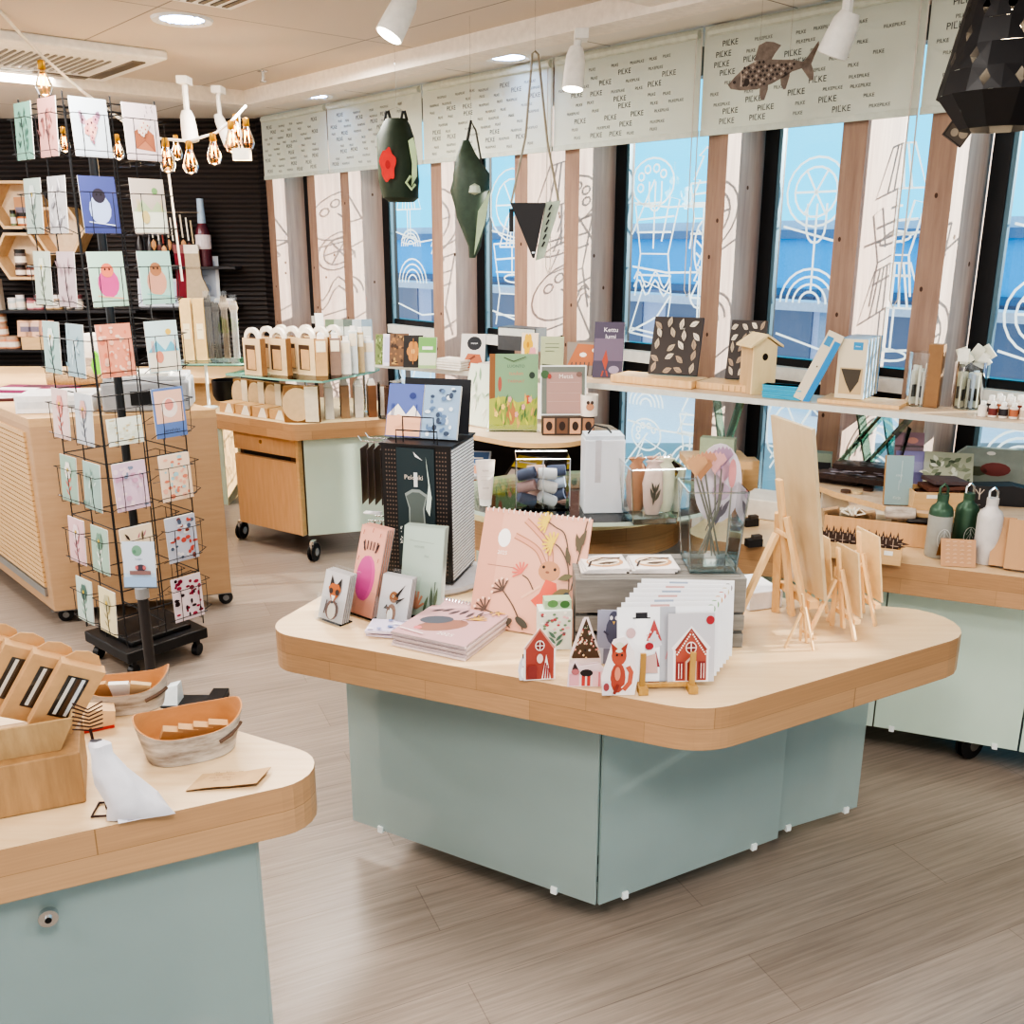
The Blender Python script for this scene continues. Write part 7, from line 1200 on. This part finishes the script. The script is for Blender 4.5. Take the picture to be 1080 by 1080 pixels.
for k, (c, h, y, l) in enumerate((('#8a84b4', .13, .016, 'lilac leaflet in the lower step of the leaflet holder'), ('#a07c88', .19, .046, 'dusty pink leaflet with hills in the upper step of the leaflet holder'))):
    m = MB(); card(m, .10, h, [('r', 0, 0, 1, 1, c)]+([('e', .6, .85, .2, .06, '#d89a8c'), ('r', .0, .72, 1, .76, '#6a4a50')] if k else []), c, .2, .004); one(m, 'leaflet', l, 'leaflet', hp+Matrix.Rotation(-.15, 3, 'Z')@Vector((0, y-.003, .003)), -.15)
m = MB(); card(m, .16, .14, [('r', 0, 0, 1, 1, '#a9ad98')]+[leafp(R.uniform(.1, .85), R.uniform(.05, .8), .2, R.uniform(0, 180), R.choice(['#5d6b54', '#7a846c', '#cdd0bf', '#8e957e', '#46543f']), .5) for _ in range(40)], '#c4c6b6', .5, .02); one(m, 'patterned_pouch', 'grey green leaf patterned pouch leaning behind the birch box', 'pouch', P(1003, 528, zr)+Vector((.03, .1, .0)), -.3)
bx_ = P(985, 540, zr)+Vector((.0, .02, 0)); o = thing('birch_box', 'open birch box with a white label holding brown wallets on the raised shelf', 'box', bx_, -.1)
m = MB()
for q_ in ((-.06, .12, 0, .006), (-.06, .12, .11, .116)): m.bb(q_[0], q_[1], q_[2], q_[3], 0, .06, OAK)
m.bb(-.06, -.054, .006, .11, 0, .06, OAK); m.bb(.114, .12, .006, .11, 0, .06, OAK); m.bb(-.054, .114, .006, .11, 0, .005, OAK); m.build('box_body', o); m = MB(); m.quad([(-.02, -.0006, .04), (.03, -.0006, .04), (.03, -.0006, .052), (-.02, -.0006, .052)], WHITE); m.build('label', o)
for k in range(3): m = MB(Matrix.Rotation(-.15+.1*k, 4, 'Y')); m.bb(-.05, .07, -.04, .05, 0, .012, col(['#4a322c', '#6a4438', '#5a4a4c'][k], .5)); one(m, 'leather_wallet', ['lowest brown wallet in the birch box', 'middle brown wallet in the birch box', 'grey brown wallet topping the birch box'][k], 'wallet', bx_+Vector((.03+.012*k, .06, .04+.020*k)), -.1+.1*k)
lp_ = P(1045, 536, zr)+Vector((.0, .04, 0)); m = MB(); m.vprism([(-.12, 0), (.16, 0), (.18, .05), (.08, .07), (-.06, .06)], 0, .07, col('#232124', .45)); m.lathe([(.001, 0), (.006, 0), (.006, .003), (.001, .003)], CHROME, 10, (-.07, 0, .04)); one(m, 'leather_bag', 'black leather bag with metal studs at the end of the raised shelf', 'bag', lp_, -.25, bevel=.004)
m = MB(); card(m, .065, .075, [('l', [(.5,.9),(.5,.4)], .06, '#c8b8a8'), ('l', [(.3,.85),(.5,.6),(.7,.85)], .05, '#c8b8a8'), ('t', 'poro', .5, .15, .08, '#d8ccc0')], '#2c2728', .1, .006); one(m, 'leather_tag', 'black tag with pale reindeer mark before the black leather bag', 'tag', lp_+Vector((-.045, -.045, 0)), -.2)
m = MB(); m.vprism([(-.13, 0), (.16, 0), (.16, .12), (.13, .135), (-.08, .135), (-.11, .11)], 0, .03, col('#9aa39c', .6)); m.vprism(ell(.02, .06, .05, .025, 14), -.002, 0, col('#8a4a48', .5)); m.vprism(ell(-.04, .05, .035, .018, 10), -.002, 0, col('#5d6450', .5)); m.vprism(ell(.0, .118, .015, .007, 10), -.002, 0, WHITE); one(m, 'felt_pouch', 'grey felt pouch with a red flower behind the black leather bag', 'pouch', P(1052, 522, zr)+Vector((.03, .14, 0)), -.35)
m = MB(); m.bb(-.08, .08, -.03, .03, 0, .02, col('#7a4038', .5)); m.tube([(.0, -.032, .005), (.01, -.034, .03), (.025, -.032, .02)], .003, col('#e8b898', .4), 5); one(m, 'red_wallet', 'reddish brown wallet with a clip behind the black bag', 'wallet', lp_+Vector((.10, .10, 0)), -.3)
# on the table top
zt2 = .7015
GR = col('#3d5a48', .4, .3)
pk = P(908, 594, zt2)+Vector((.0, .02, 0)); rzk = -.42; o = thing('birch_tray', 'long birch box full of dark star ornaments on the window side table', 'box', pk, rzk); 
m = MB(); m.bb(-.14, .12, 0, .005, 0, .05, OAK); m.bb(-.14, .12, .09, .095, 0, .05, OAK); m.bb(-.14, -.135, .005, .09, 0, .05, OAK); m.bb(.115, .12, .005, .09, 0, .05, OAK); m.bb(-.135, .115, .005, .09, 0, .005, OAK); m.build('box_body', o); m = MB(); m.quad([(.07, -.0008, .03), (.095, -.0008, .03), (.095, -.0008, .044), (.07, -.0008, .044)], WHITE); m.build('label', o)
VK = Matrix.Rotation(rzk, 3, 'Z'); STARB = col('#4a3832', .6)
for k in range(22):
    r = random.Random(k+5); pts = []
    for j in range(16): q = 6.283*j/16; rr = (.036 if j % 4 == 0 else .024 if j % 2 == 0 else .013); pts.append((rr*math.cos(q), .045+rr*math.sin(q)))
    m = MB(); m.vprism(pts, -.0015, .0015, STARB); art(m, (-.02, -.0016, .02), (1, 0, 0), (0, 0, 1), .04, .05, [('l', [(.1,.5),(.9,.5)], .06, '#b8a494'), ('l', [(.5,.1),(.5,.9)], .06, '#b8a494')]); one(m, 'star_ornament', 'dark wooden star ornament standing in the long birch box', 'ornament', pk+VK@Vector((-.118+.0105*k, .03+.03*(k % 2), .008)), rzk+r.uniform(-.15, .15), 'star ornaments in the birch box')
b2_ = P(925, 575, zt2)+Vector((.0, .03, 0)); o = thing('birch_tray', 'second long birch box behind the ornaments with bagged parcels', 'box', b2_, rzk); m = MB(); m.bb(-.16, .16, 0, .006, 0, .075, BEECH); m.bb(-.16, .16, .08, .086, 0, .075, BEECH); m.bb(-.16, -.154, .006, .08, 0, .075, BEECH); m.bb(.154, .16, .006, .08, 0, .075, BEECH); m.bb(-.154, .154, .006, .08, 0, .005, BEECH); m.build('box_body', o)
for k in range(7):
    m = MB(Matrix.Rotation(.3*(k % 3-1), 4, 'Y') @ Matrix.Rotation(.3, 4, 'X')); m.bb(-.024, .024, 0, .018, 0, .05, col(['#b89878', '#d8ccb8', '#a88868'][k % 3], .7)); m.quad([(-.026, -.001, -.002), (.026, -.001, -.002), (.02, -.001, .06), (-.02, -.001, .06)], ACRYL); one(m, 'bagged_parcel', '%s bagged parcel in the second birch box, %s from the far end' % (['tan', 'cream', 'brown'][k % 3], ['first', 'second', 'third', 'fourth', 'fifth', 'sixth', 'seventh'][k]), 'parcel', b2_+VK@Vector((-.13+.038*k, .03, .045)), rzk, 'bagged parcels in the second box')
m = MB()
for k in range(5): a_ = k*1.25; m.tube([(0, 0, .0), (.02*math.cos(a_), .01*math.sin(a_), .025), (.04*math.cos(a_), .012*math.sin(a_), .01), (.012*math.cos(a_), .004, 0)], .0035, col('#efe8da', .6), 5)
one(m, 'ribbon_bow', 'cream ribbon bow tied on the bagged parcels', 'ribbon', b2_+VK@Vector((-.075, -.004, .085)), rzk)
m = MB(Matrix.Rotation(math.pi/2, 4, 'Y')); m.lathe([(.001, -.05), (.02, -.045), (.024, 0), (.02, .045), (.001, .05)], BARK, 12); one(m, 'bark_roll', 'striped birch bark roll on the end of the second birch box', 'roll', b2_+VK@Vector((.07, .03, .1)), rzk+.1, smooth=True)
m = MB(); m.tube([(.045*math.cos(q), .02*math.sin(q), .006+.003*math.sin(3*q)) for q in [6.283*k/14 for k in range(14)]], .007, col('#262224', .5), 6, True); one(m, 'leather_strap', 'black curled strap beside the bark roll', 'strap', b2_+VK@Vector((.135, .03, .077)), rzk, smooth=True)
def flask(lab, p, s, body_, top_, cap_, kind=0):
    o = thing('drinking_bottle', lab, 'bottle', p, 0); MB().lathe([(.001, 0), (.034*s, 0), (.036*s, .006), (.036*s, .135*s), (.034*s, .142*s)], body_, 22).build('bottle_body', o, smooth=True)
    MB().lathe([(.0361*s, .135*s), (.035*s, .148*s), (.030*s, .160*s), (.018*s, .170*s), (.016*s, .18*s), (.001, .18*s)], top_, 22).build('shoulder', o, smooth=True)
    m = MB(); m.lathe([(.017*s, .18*s), (.017*s, .2*s), (.001, .2*s)], cap_, 16); m.tube([(-.012*s, 0, .195*s), (-.012*s, 0, .22*s), (0, 0, .232*s), (.012*s, 0, .22*s), (.012*s, 0, .195*s)], .004*s, CHROME if kind else cap_, 6); m.build('cap', o, smooth=True)
    if kind != 2: m = MB(); art(m, (-.022*s, -.0368*s, .03), (1, 0, 0), (0, 0, 1), .044*s, .07*s, [('l', ell(.5, .5, .45, .45, 18)+[(.95, .5)], .04, '#d8d8d4'), ('l', [(.5,.1),(.5,.9)], .04, '#d8d8d4'), ('l', [(.2,.3),(.5,.7),(.8,.3)], .04, '#d8d8d4'), ('l', [(.2,.6),(.5,.9),(.8,.6)], .03, '#d8d8d4')]); m.build('tree_emblem', o)
flask('tall grey drinking bottle with dark green shoulder and tree emblem', P(990, 588, zt2)+Vector((0, .02, 0)), 1.0, col('#9c9c96', .4), GR, GR)
flask('dark green drinking bottle between grey and white ones', P(1016, 584, zt2)+Vector((.0, .01, 0)), .98, GR, GR, GR, 1)
flask('pale milky drinking bottle with a steel clip behind the kraft tent card', P(1043, 596, zt2)+Vector((.0, .03, 0)), 1.02, col('#c9c4c2', .4), col('#c9c4c2', .4), col('#c4c0be', .4), 2)
m = MB(); m.vprism([(-.02, 0), (.015, .0), (.025, .06), (.012, .1), (-.012, .05)], -.008, .004, col('#3a3538', .6)); m.vprism(ell(.008, .06, .007, .012, 10), -.010, -.008, col('#b8b4b0', .5)); one(m, 'felt_sheath', 'dark pointed pouch leaning on the green bottle', 'pouch', P(1024, 590, zt2)+Vector((.0, .0, 0)), -.2)
tp = P(1012, 599, zt2)+Vector((.0, .01, 0)); o = thing('tent_card', 'kraft tent card embossed with rows of small marks at the table edge', 'sign', tp, -.20); m = MB(); card(m, .10, .085, [('l', [(.14+.2*i, .14+.15*j), (.26+.2*i, .15+.15*j)], .022, '#d6b494') for i in range(4) for j in range(6)]+[('l', [(.17+.2*i, .18+.15*j), (.23+.2*i, .18+.15*j)], .014, '#d6b494') for i in range(4) for j in range(5)], '#b98c66', .42, .0012); m.build('front_leaf', o)
m = MB(); a0 = leanY(.42)*.085; m.quad([Vector((-.05, a0.y+.0005, a0.z)), Vector((.05, a0.y+.0005, a0.z)), Vector((.05, a0.y*2+.004, 0)), Vector((-.05, a0.y*2+.004, 0))], KRAFTD); m.build('rear_leaf', o)
for i, (px, py, l) in enumerate(((1054, 602, 'slim kraft board leaning beside the tent card'), (1080, 607, 'kraft board with small mark cut by the photo edge'))):
    m = MB(); card(m, .062+.05*i, .15, [('r', .6, .1, .8, .14, '#4a3a2c')] if i else [], '#b58c64', .35, .022, edge='#a47c56'); q_ = one(m, 'kraft_box', l, 'box', P(px, py, zt2)+Vector((.01, .02, 0)), -.45)
m = MB(); m.bb(-.03, .03, -.05, .05, 0, .02, col('#9fb0c4', .5)); one(m, 'folded_cloth', 'blue and white folded cloth behind the milky bottle', 'cloth', P(1068, 578, zt2)+Vector((0, .0, 0)), .2)
for i, (px, py) in enumerate(((791, 557), (793, 578))): m = MB(); m.box((0, 0, .012), (.05, .03, .024), col('#2a2624', .6)); m.box((.01, 0, .03), (.03, .02, .012), col('#4a403a', .6)); one(m, 'dark_ornament', ['upper', 'lower'][i]+' small dark ornament left of the largest easel', 'ornament', P(px+3, py+8, zt2)+Vector((.02, .12-.02*i, 0)), .3)
m = MB(); m.bb(-.1, .1, -.08, .08, 0, .07, col('#d8d2c8', .5)); one(m, 'pale_box', 'pale box in sunlight on the table beside the largest easel board', 'box', P(852, 560, zt2)+Vector((-.06, .20, 0)), -.5, bevel=.003)
for i, (px, py, c, w_) in enumerate(((766, 478, '#9aa890', .13), (868, 490, '#8f9c8c', .16))): m = MB(); m.bb(-w_/2, w_/2, 0, .05, 0, .07, col(c, .6)); m.bb(-w_/2, w_/2, -.001, 0, .0, .035, col('#2a2a2e', .5) if i else col(c, .6)); one(m, 'green_pouch', ['grey green box behind the rounded lilac card in the vase', 'grey green box with black base on the raised shelf behind the large board'][i], 'box', Vector((.78, 3.56, .862)) if i == 0 else Vector((1.15, 3.60, .801)), -.4)
m = MB(); m.bb(.66, .90, 3.48, 3.68, .83, .86, OAK); m.bb(.72, .82, 3.50, 3.66, .0, .83, col('#e8e4dc', .5)); one(m, 'pale_stand', 'small pale stand below the window shelf behind the vase', 'stand')
# ================================================================== HANGING THINGS
yb = 4.35
def hang_line(o, pts, r, c, nm='strap'): m = MB(); m.tube(pts, r, c, 5); m.build(nm, o)
BAGG = col('#2c3a2c', .65, 0, .1); BAGL = col('#b8d0a4', .7); CORD = col('#2a2a26', .6); NYL = glass('nylon', (.9, .9, .9), .05)
def blob(rings, m, mat_, n_=20, wr=.05):
    vs = []
    for z, rx, ry, cx in rings: vs += [(cx+rx*(1+wr*math.sin(3*q+z*21)+wr*.6*math.sin(7*q-z*33))*math.cos(q), ry*math.sin(q), z) for q in [6.283*k/n_ for k in range(n_)]]
    m.add(vs, [(i*n_+k, i*n_+(k+1) % n_, (i+1)*n_+(k+1) % n_, (i+1)*n_+k) for i in range(len(rings)-1) for k in range(n_)]+[list(range(n_))[::-1], list(range((len(rings)-1)*n_, len(rings)*n_))], mat_)
p = PY(421, 213, yb); zt_ = PY(421, 115, yb).z-p.z; k_ = K(p); hh = 80*k_*1.02; o = thing('drawstring_bag', 'dark green drawstring bag with a large red flower hanging from the ceiling', 'bag', p, 0)
m = MB(); W_ = 21*k_; blob([(.0, W_*.6, .05, .01), (hh*.05, W_*.88, .08, .005), (hh*.25, W_*1.0, .10, 0), (hh*.55, W_*1.0, .10, 0), (hh*.8, W_*.9, .07, -.005), (hh*.93, W_*.68, .05, -.005), (hh, W_*.5, .03, -.005)], m, BAGG); b_ = m.build('bag_body', o, smooth=True)
m = MB(); pts = [(W_*(-.35+.38*math.cos(q)*(1+.15*math.sin(5*q))), hh*.43+W_*.75*math.sin(q)*(1+.12*math.sin(6*q))) for q in [6.283*k/30 for k in range(30)]]; m.vprism([(x, z) for x, z in pts], -.113, -.110, col('#d8322c', .6)); m.vprism(ell(-W_*.35, hh*.43, W_*.12, W_*.2, 12), -.1145, -.113, col('#b8201e', .6)); m.build('red_flower', b_)
m = MB(); m.vprism([(W_*.72, hh*.18), (W_*1.0, hh*.3), (W_*1.02, hh*.6), (W_*.86, hh*.76), (W_*.62, hh*.72), (W_*.78, hh*.45)], -.075, -.06, BAGL); m.tube([(W_*.7, -.08, hh*.3), (W_*.5, -.1, hh*.22), (W_*.75, -.09, hh*.14), (W_*.9, -.07, hh*.2)], .006, BAGL, 5); m.build('pale_cord_bow', b_)
for x in (-.45, .35): hang_line(o, [(W_*x-.012, 0, hh*.98), (W_*x-.004, 0, zt_*.98+hh*0), (W_*x+.004, 0, zt_*.98), (W_*x+.014, 0, hh*.98)], .006, CORD)
hang_line(o, [(0, 0, zt_*.97), (0, 0, 2.5-p.z)], .0012, NYL, 'nylon_line'); hang_line(o, [(-W_*.45, 0, zt_*.98), (0, 0, zt_*1.02), (W_*.35, 0, zt_*.98)], .0012, NYL, 'nylon_line')
yb2 = 4.1; p = PY(498, 272, yb2); k_ = K(p); hh = 116*k_; zt_ = PY(497, 127, yb2).z-p.z; W_ = 20*k_; o = thing('drawstring_bag', 'slim dark green drawstring bag seen edge on with silvery folds', 'bag', p, 0)
m = MB(); blob([(.0, .012, .012, .0), (hh*.1, W_*.32, .03, .01), (hh*.35, W_*.75, .05, .0), (hh*.58, W_*1.0, .06, .0), (hh*.72, W_*.9, .06, -.004), (hh*.88, W_*.5, .04, -.02), (hh, W_*.16, .015, -.02)], m, col('#3a4b3e', .5, 0, .15), 22, .1); b_ = m.build('bag_body', o, smooth=True)
m = MB(); m.vprism([(W_*.35, hh*.4), (W_*1.0, hh*.58), (W_*.7, hh*.3), (.01, .01)], -.055, -.05, col('#a8bc9c', .5)); m.lathe([(.001, -.02), (.025, -.01), (.02, .015), (.001, .025)], col('#b8c4b4', .5), 10, (W_*.2, -.06, hh*.58)); m.build('silvery_fold', b_)
hang_line(o, [(-.02, 0, hh*.97), (0, 0, zt_), (.02, 0, zt_*.93), (W_*.7, 0, hh*.66), (W_*.95, -.02, hh*.55)], .004, col('#4a4c48', .5)); hang_line(o, [(-.014, 0, hh*.97), (.002, 0, zt_)], .004, CORD); hang_line(o, [(0, 0, zt_), (0, 0, 2.5-p.z)], .0012, NYL, 'nylon_line')
yb3 = 3.85; p = PY(563, 272, yb3); k_ = K(p); hh = 55*k_; W_ = 26*k_; zt_ = PY(565, 54, yb3).z-p.z; o = thing('triangle_bag', 'black triangular shoulder bag with pale zip edge on a long thin cord', 'bag', p, 0)
BLK = col('#1c1a1d', .5); m = MB(); m.vprism([(-W_*.95, hh), (W_*.45, hh), (W_*.02, 0), (-W_*.05, 0)], -.03, .03, BLK); m.build('bag_body', o, bevel=.006)
m = MB(); m.vprism([(W_*.47, hh*1.02), (W_*1.05, hh*1.04), (W_*.95, hh*.86), (W_*.4, 0), (W_*.08, -.01)], -.02, .035, col('#aab8a6', .5)); m.build('pale_side', o, bevel=.004); m = MB()
for k in range(6): f = k/6; m.box((W_*(.52-.32*f)+W_*.12, -.024, hh*(.92-.8*f)), (.006, .004, .022), BLK, Matrix.Rotation(.5, 3, 'Y'))
m.build('zip_dashes', o); m = MB(); m.lathe([(.001, -.004), (.008, -.003), (.008, .003), (.001, .004)], CHROME, 10, (-W_*.02, -.034, hh*.1)); m.build('metal_stud', o)
CRD = col('#8d8470', .5); hang_line(o, [(-W_*.92, 0, hh), (-W_*.35, 0, zt_*.6), (-.01, 0, zt_*.99), (0, 0, zt_), (.012, 0, zt_*.985), (W_*.5, 0, zt_*.58), (W_*.98, 0, hh*1.02)], .0045, CRD, 'cord'); 
hang_line(o, [(0, 0, zt_), (0, 0, 2.5-p.z)], .0012, NYL, 'nylon_line')
m = MB(); m.bb(-W_*1.0, -W_*.82, .0, .01, hh*.48, hh*.9, BLK); m.build('hanging_tab', o)
# wooden fish
yf = 3.45; p = PY(812, 72, yf); k_ = K(p); o = thing('wooden_fish', 'brown openwork wooden fish hanging before the printed blind', 'fish ornament', p, 0); S = k_
def fx(q, y0=-.004, y1=.004, m_=None, mm=None): mm.vprism([((x-812)*S, (72-y)*S) for x, y in q], y0, y1, m_)
FW = wood('fish_wood', '#5d5049', '#85776c', (20, 20, 20), .5); FD = col('#3a2e2a', .6); FL_ = col('#a9988a', .5)
m = MB(); body_ = [(769, 88), (772, 92), (782, 93.5), (800, 92.5), (815, 87), (828, 80), (836, 75), (846, 72), (847, 66), (836, 64), (824, 64), (810, 63.5), (797, 65), (786, 71), (776, 80)]; fx(body_, m_=FW, mm=m); b_ = m.build('fish_body', o)
m = MB(); r = random.Random(3)
for i in range(13):
    for j in range(6):
        x = 783+i*4.3+(j % 2)*2.1; y = 68+j*4.2-(i*.35); 
        import mathutils
        inside = mathutils.geometry.intersect_point_tri_2d
        lo = 93-max(0, (x-800))*.5; hi = 64.5+max(0, 795-x)*.55
        if hi+1.5 < y < lo-1.5 and x < 838: m.vprism([((x+dx-812)*S, (72-(y+dy))*S) for dx, dy in ((-1.6, 0), (0, -1.7), (1.6, 0), (0, 1.7))], -.0052, -.0041, FD if (i+j) % 3 else FL_)
m.build('openwork_pattern', b_); m = MB(); m.lathe([(.001, 0), (1.6*S, 0)], FL_, 10); e_ = MB(); e_.vprism(ell((775-812)*S, (72-86)*S, 1.6*S, 1.6*S, 12), -.006, -.004, FD); e_.vprism(ell((788-812)*S, (72-86)*S, 3*S, 4*S, 12), -.0055, -.004, FD); e_.vprism([((x-812)*S, (72-y)*S) for x, y in ((781, 74), (783, 80), (783, 90), (781.5, 90), (781.5, 80))], -.0055, -.004, FL_); e_.build('eye_and_gill', b_)
for nm, q in (('dorsal_fin', [(795, 64.5), (799, 50), (806, 46.5), (814, 47), (822, 50), (816, 58), (813, 63.5)]), ('tail_fin', [(846, 66), (851, 61), (861, 46), (861.5, 50), (857, 62), (855, 68), (858, 75), (858.5, 83), (856, 84), (846, 72)]), ('belly_fin', [(803, 91), (811, 88.5), (811, 93), (808, 103), (805, 103), (803, 98)]), ('anal_fin', [(824, 81), (833, 76), (833, 80), (830, 92), (828, 92.5), (825, 88)])):
    m = MB(); fx(q, m_=FW, mm=m); m.build(nm, o)
hang_line(o, [((800-812)*S, 0, (72-64)*S), ((800-812)*S, 0, 2.5-p.z)], .001, NYL, 'nylon_line'); hang_line(o, [((832-812)*S, 0, (72-64)*S), ((832-812)*S, 0, 2.5-p.z)], .001, NYL, 'nylon_line')
# black faceted lampshade
yl = 2.75; c = PY(1062, 70, yl); k_ = K(c); o = thing('pendant_lamp', 'black faceted pendant lampshade with diamond cut openings', 'lamp', c, .3)
prof = [(5, 36*k_), (-0, 40*k_)]; LB_ = col('#16161b', .45); m = MB(); ZR = [(66*k_, 44*k_), (64*k_, 46*k_), (-29*k_, 66*k_), (-62*k_, 40*k_)]
NS = 12; vs = []; holes = []
zz = [z for z, r_ in ZR]; rr_ = [r_ for z, r_ in ZR]
def sh(a, z):
    for i in range(len(ZR)-1):
        if ZR[i][0] >= z >= ZR[i+1][0]: f = (ZR[i][0]-z)/(ZR[i][0]-ZR[i+1][0]); r_ = ZR[i][1]+(ZR[i+1][1]-ZR[i][1])*f; return (r_*math.cos(a), r_*math.sin(a), z)
def facet(a0, a1, z0, z1, hole):
    am = (a0+a1)/2; zm = (z0+z1)/2; A_ = [sh(a0, z0), sh(a1, z0), sh(a1, z1), sh(a0, z1)]
    if not hole: m.add(A_, [(3, 2, 1, 0)], LB_); return
    w_ = (a1-a0)*.17; h2 = (z0-z1)*.36; I = [sh(am, zm+h2), sh(am+w_, zm), sh(am, zm-h2), sh(am-w_, zm)]; E_ = [sh(am, z0), sh(a1, zm), sh(am, z1), sh(a0, zm)]
    V = [A_[0], E_[0], A_[1], E_[1], A_[2], E_[2], A_[3], E_[3]]+I
    m.add(V, [(0, 1, 8, 11), (0, 11, 7), (1, 2, 9, 8), (2, 3, 9), (3, 4, 9), (4, 5, 10, 9), (5, 6, 11, 10), (6, 7, 11)], LB_)
top_, lowz = ZR[1][0], ZR[2][0]
for row in range(4):
    for i in range(NS):
        off = (row % 2)*.5; a0 = 6.283*(i+off)/NS; a1 = 6.283*(i+1+off)/NS; z0 = top_-(top_-lowz)*(row/4); z1 = top_-(top_-lowz)*((row+1)/4)
        facet(a0, a1, z0, z1, (i*5+row*3) % 7 < 5)
for i in range(NS): a0 = 6.283*i/NS; a1 = 6.283*(i+1)/NS; facet(a0, a1, ZR[2][0], ZR[3][0], False); facet(a0, a1, ZR[0][0], ZR[1][0], False)
m.build('faceted_shade', o); m = MB(); m.lathe([(.001, 66*k_), (44*k_, 66*k_)], LB_, 24); m.tube([(0, 0, 66*k_), (0, 0, 2.5-c.z)], .005, BLACK, 6); m.build('cord', o)
m = MB(); m.lathe([(.001, -.035), (.03, -.02), (.034, .01), (.018, .045), (.016, .08), (.001, .08)], col('#ffe2b8', .4, 0, 0, 12), 16, (0, 0, 22*k_)); m.build('glowing_bulb', o, smooth=True); lamp('POINT', c+Vector((0, 0, .03)), 4, (1, .8, .55), .04)
p = PY(1011, 138, 3.1); k_ = K(p); o = thing('hanging_ornament', 'small dark square ornament with round patterns hanging cornerwise under the lampshade', 'ornament', p, 0); m = MB(); s_ = 17*k_
rot = math.radians(12); q = [(s_*math.cos(rot+math.pi/2*k), s_*math.sin(rot+math.pi/2*k)) for k in range(4)]; m.vprism(q, -.005, .005, col('#3c3430', .5)); m.vprism([(x*.9, z*.9) for x, z in q], -.006, -.005, col('#5a5048', .5)); 
for x, z, r_ in ((-.3, -.1, .24), (.25, -.2, .28), (.05, .45, .14)): m.vprism(ell(x*s_, z*s_, r_*s_, r_*s_, 14), -.0072, -.006, col('#a09484', .5))
m.build('ornament_plate', o); m = MB(); m.tube([(0, 0, s_), (-.008, 0, s_+.02), (0, 0, s_+.035), (.008, 0, s_+.02)], .0018, BLACK, 5, True); m.tube([(0, 0, s_+.035), (0, 0, 2.5-p.z)], .001, NYL, 4); m.build('hanger', o)
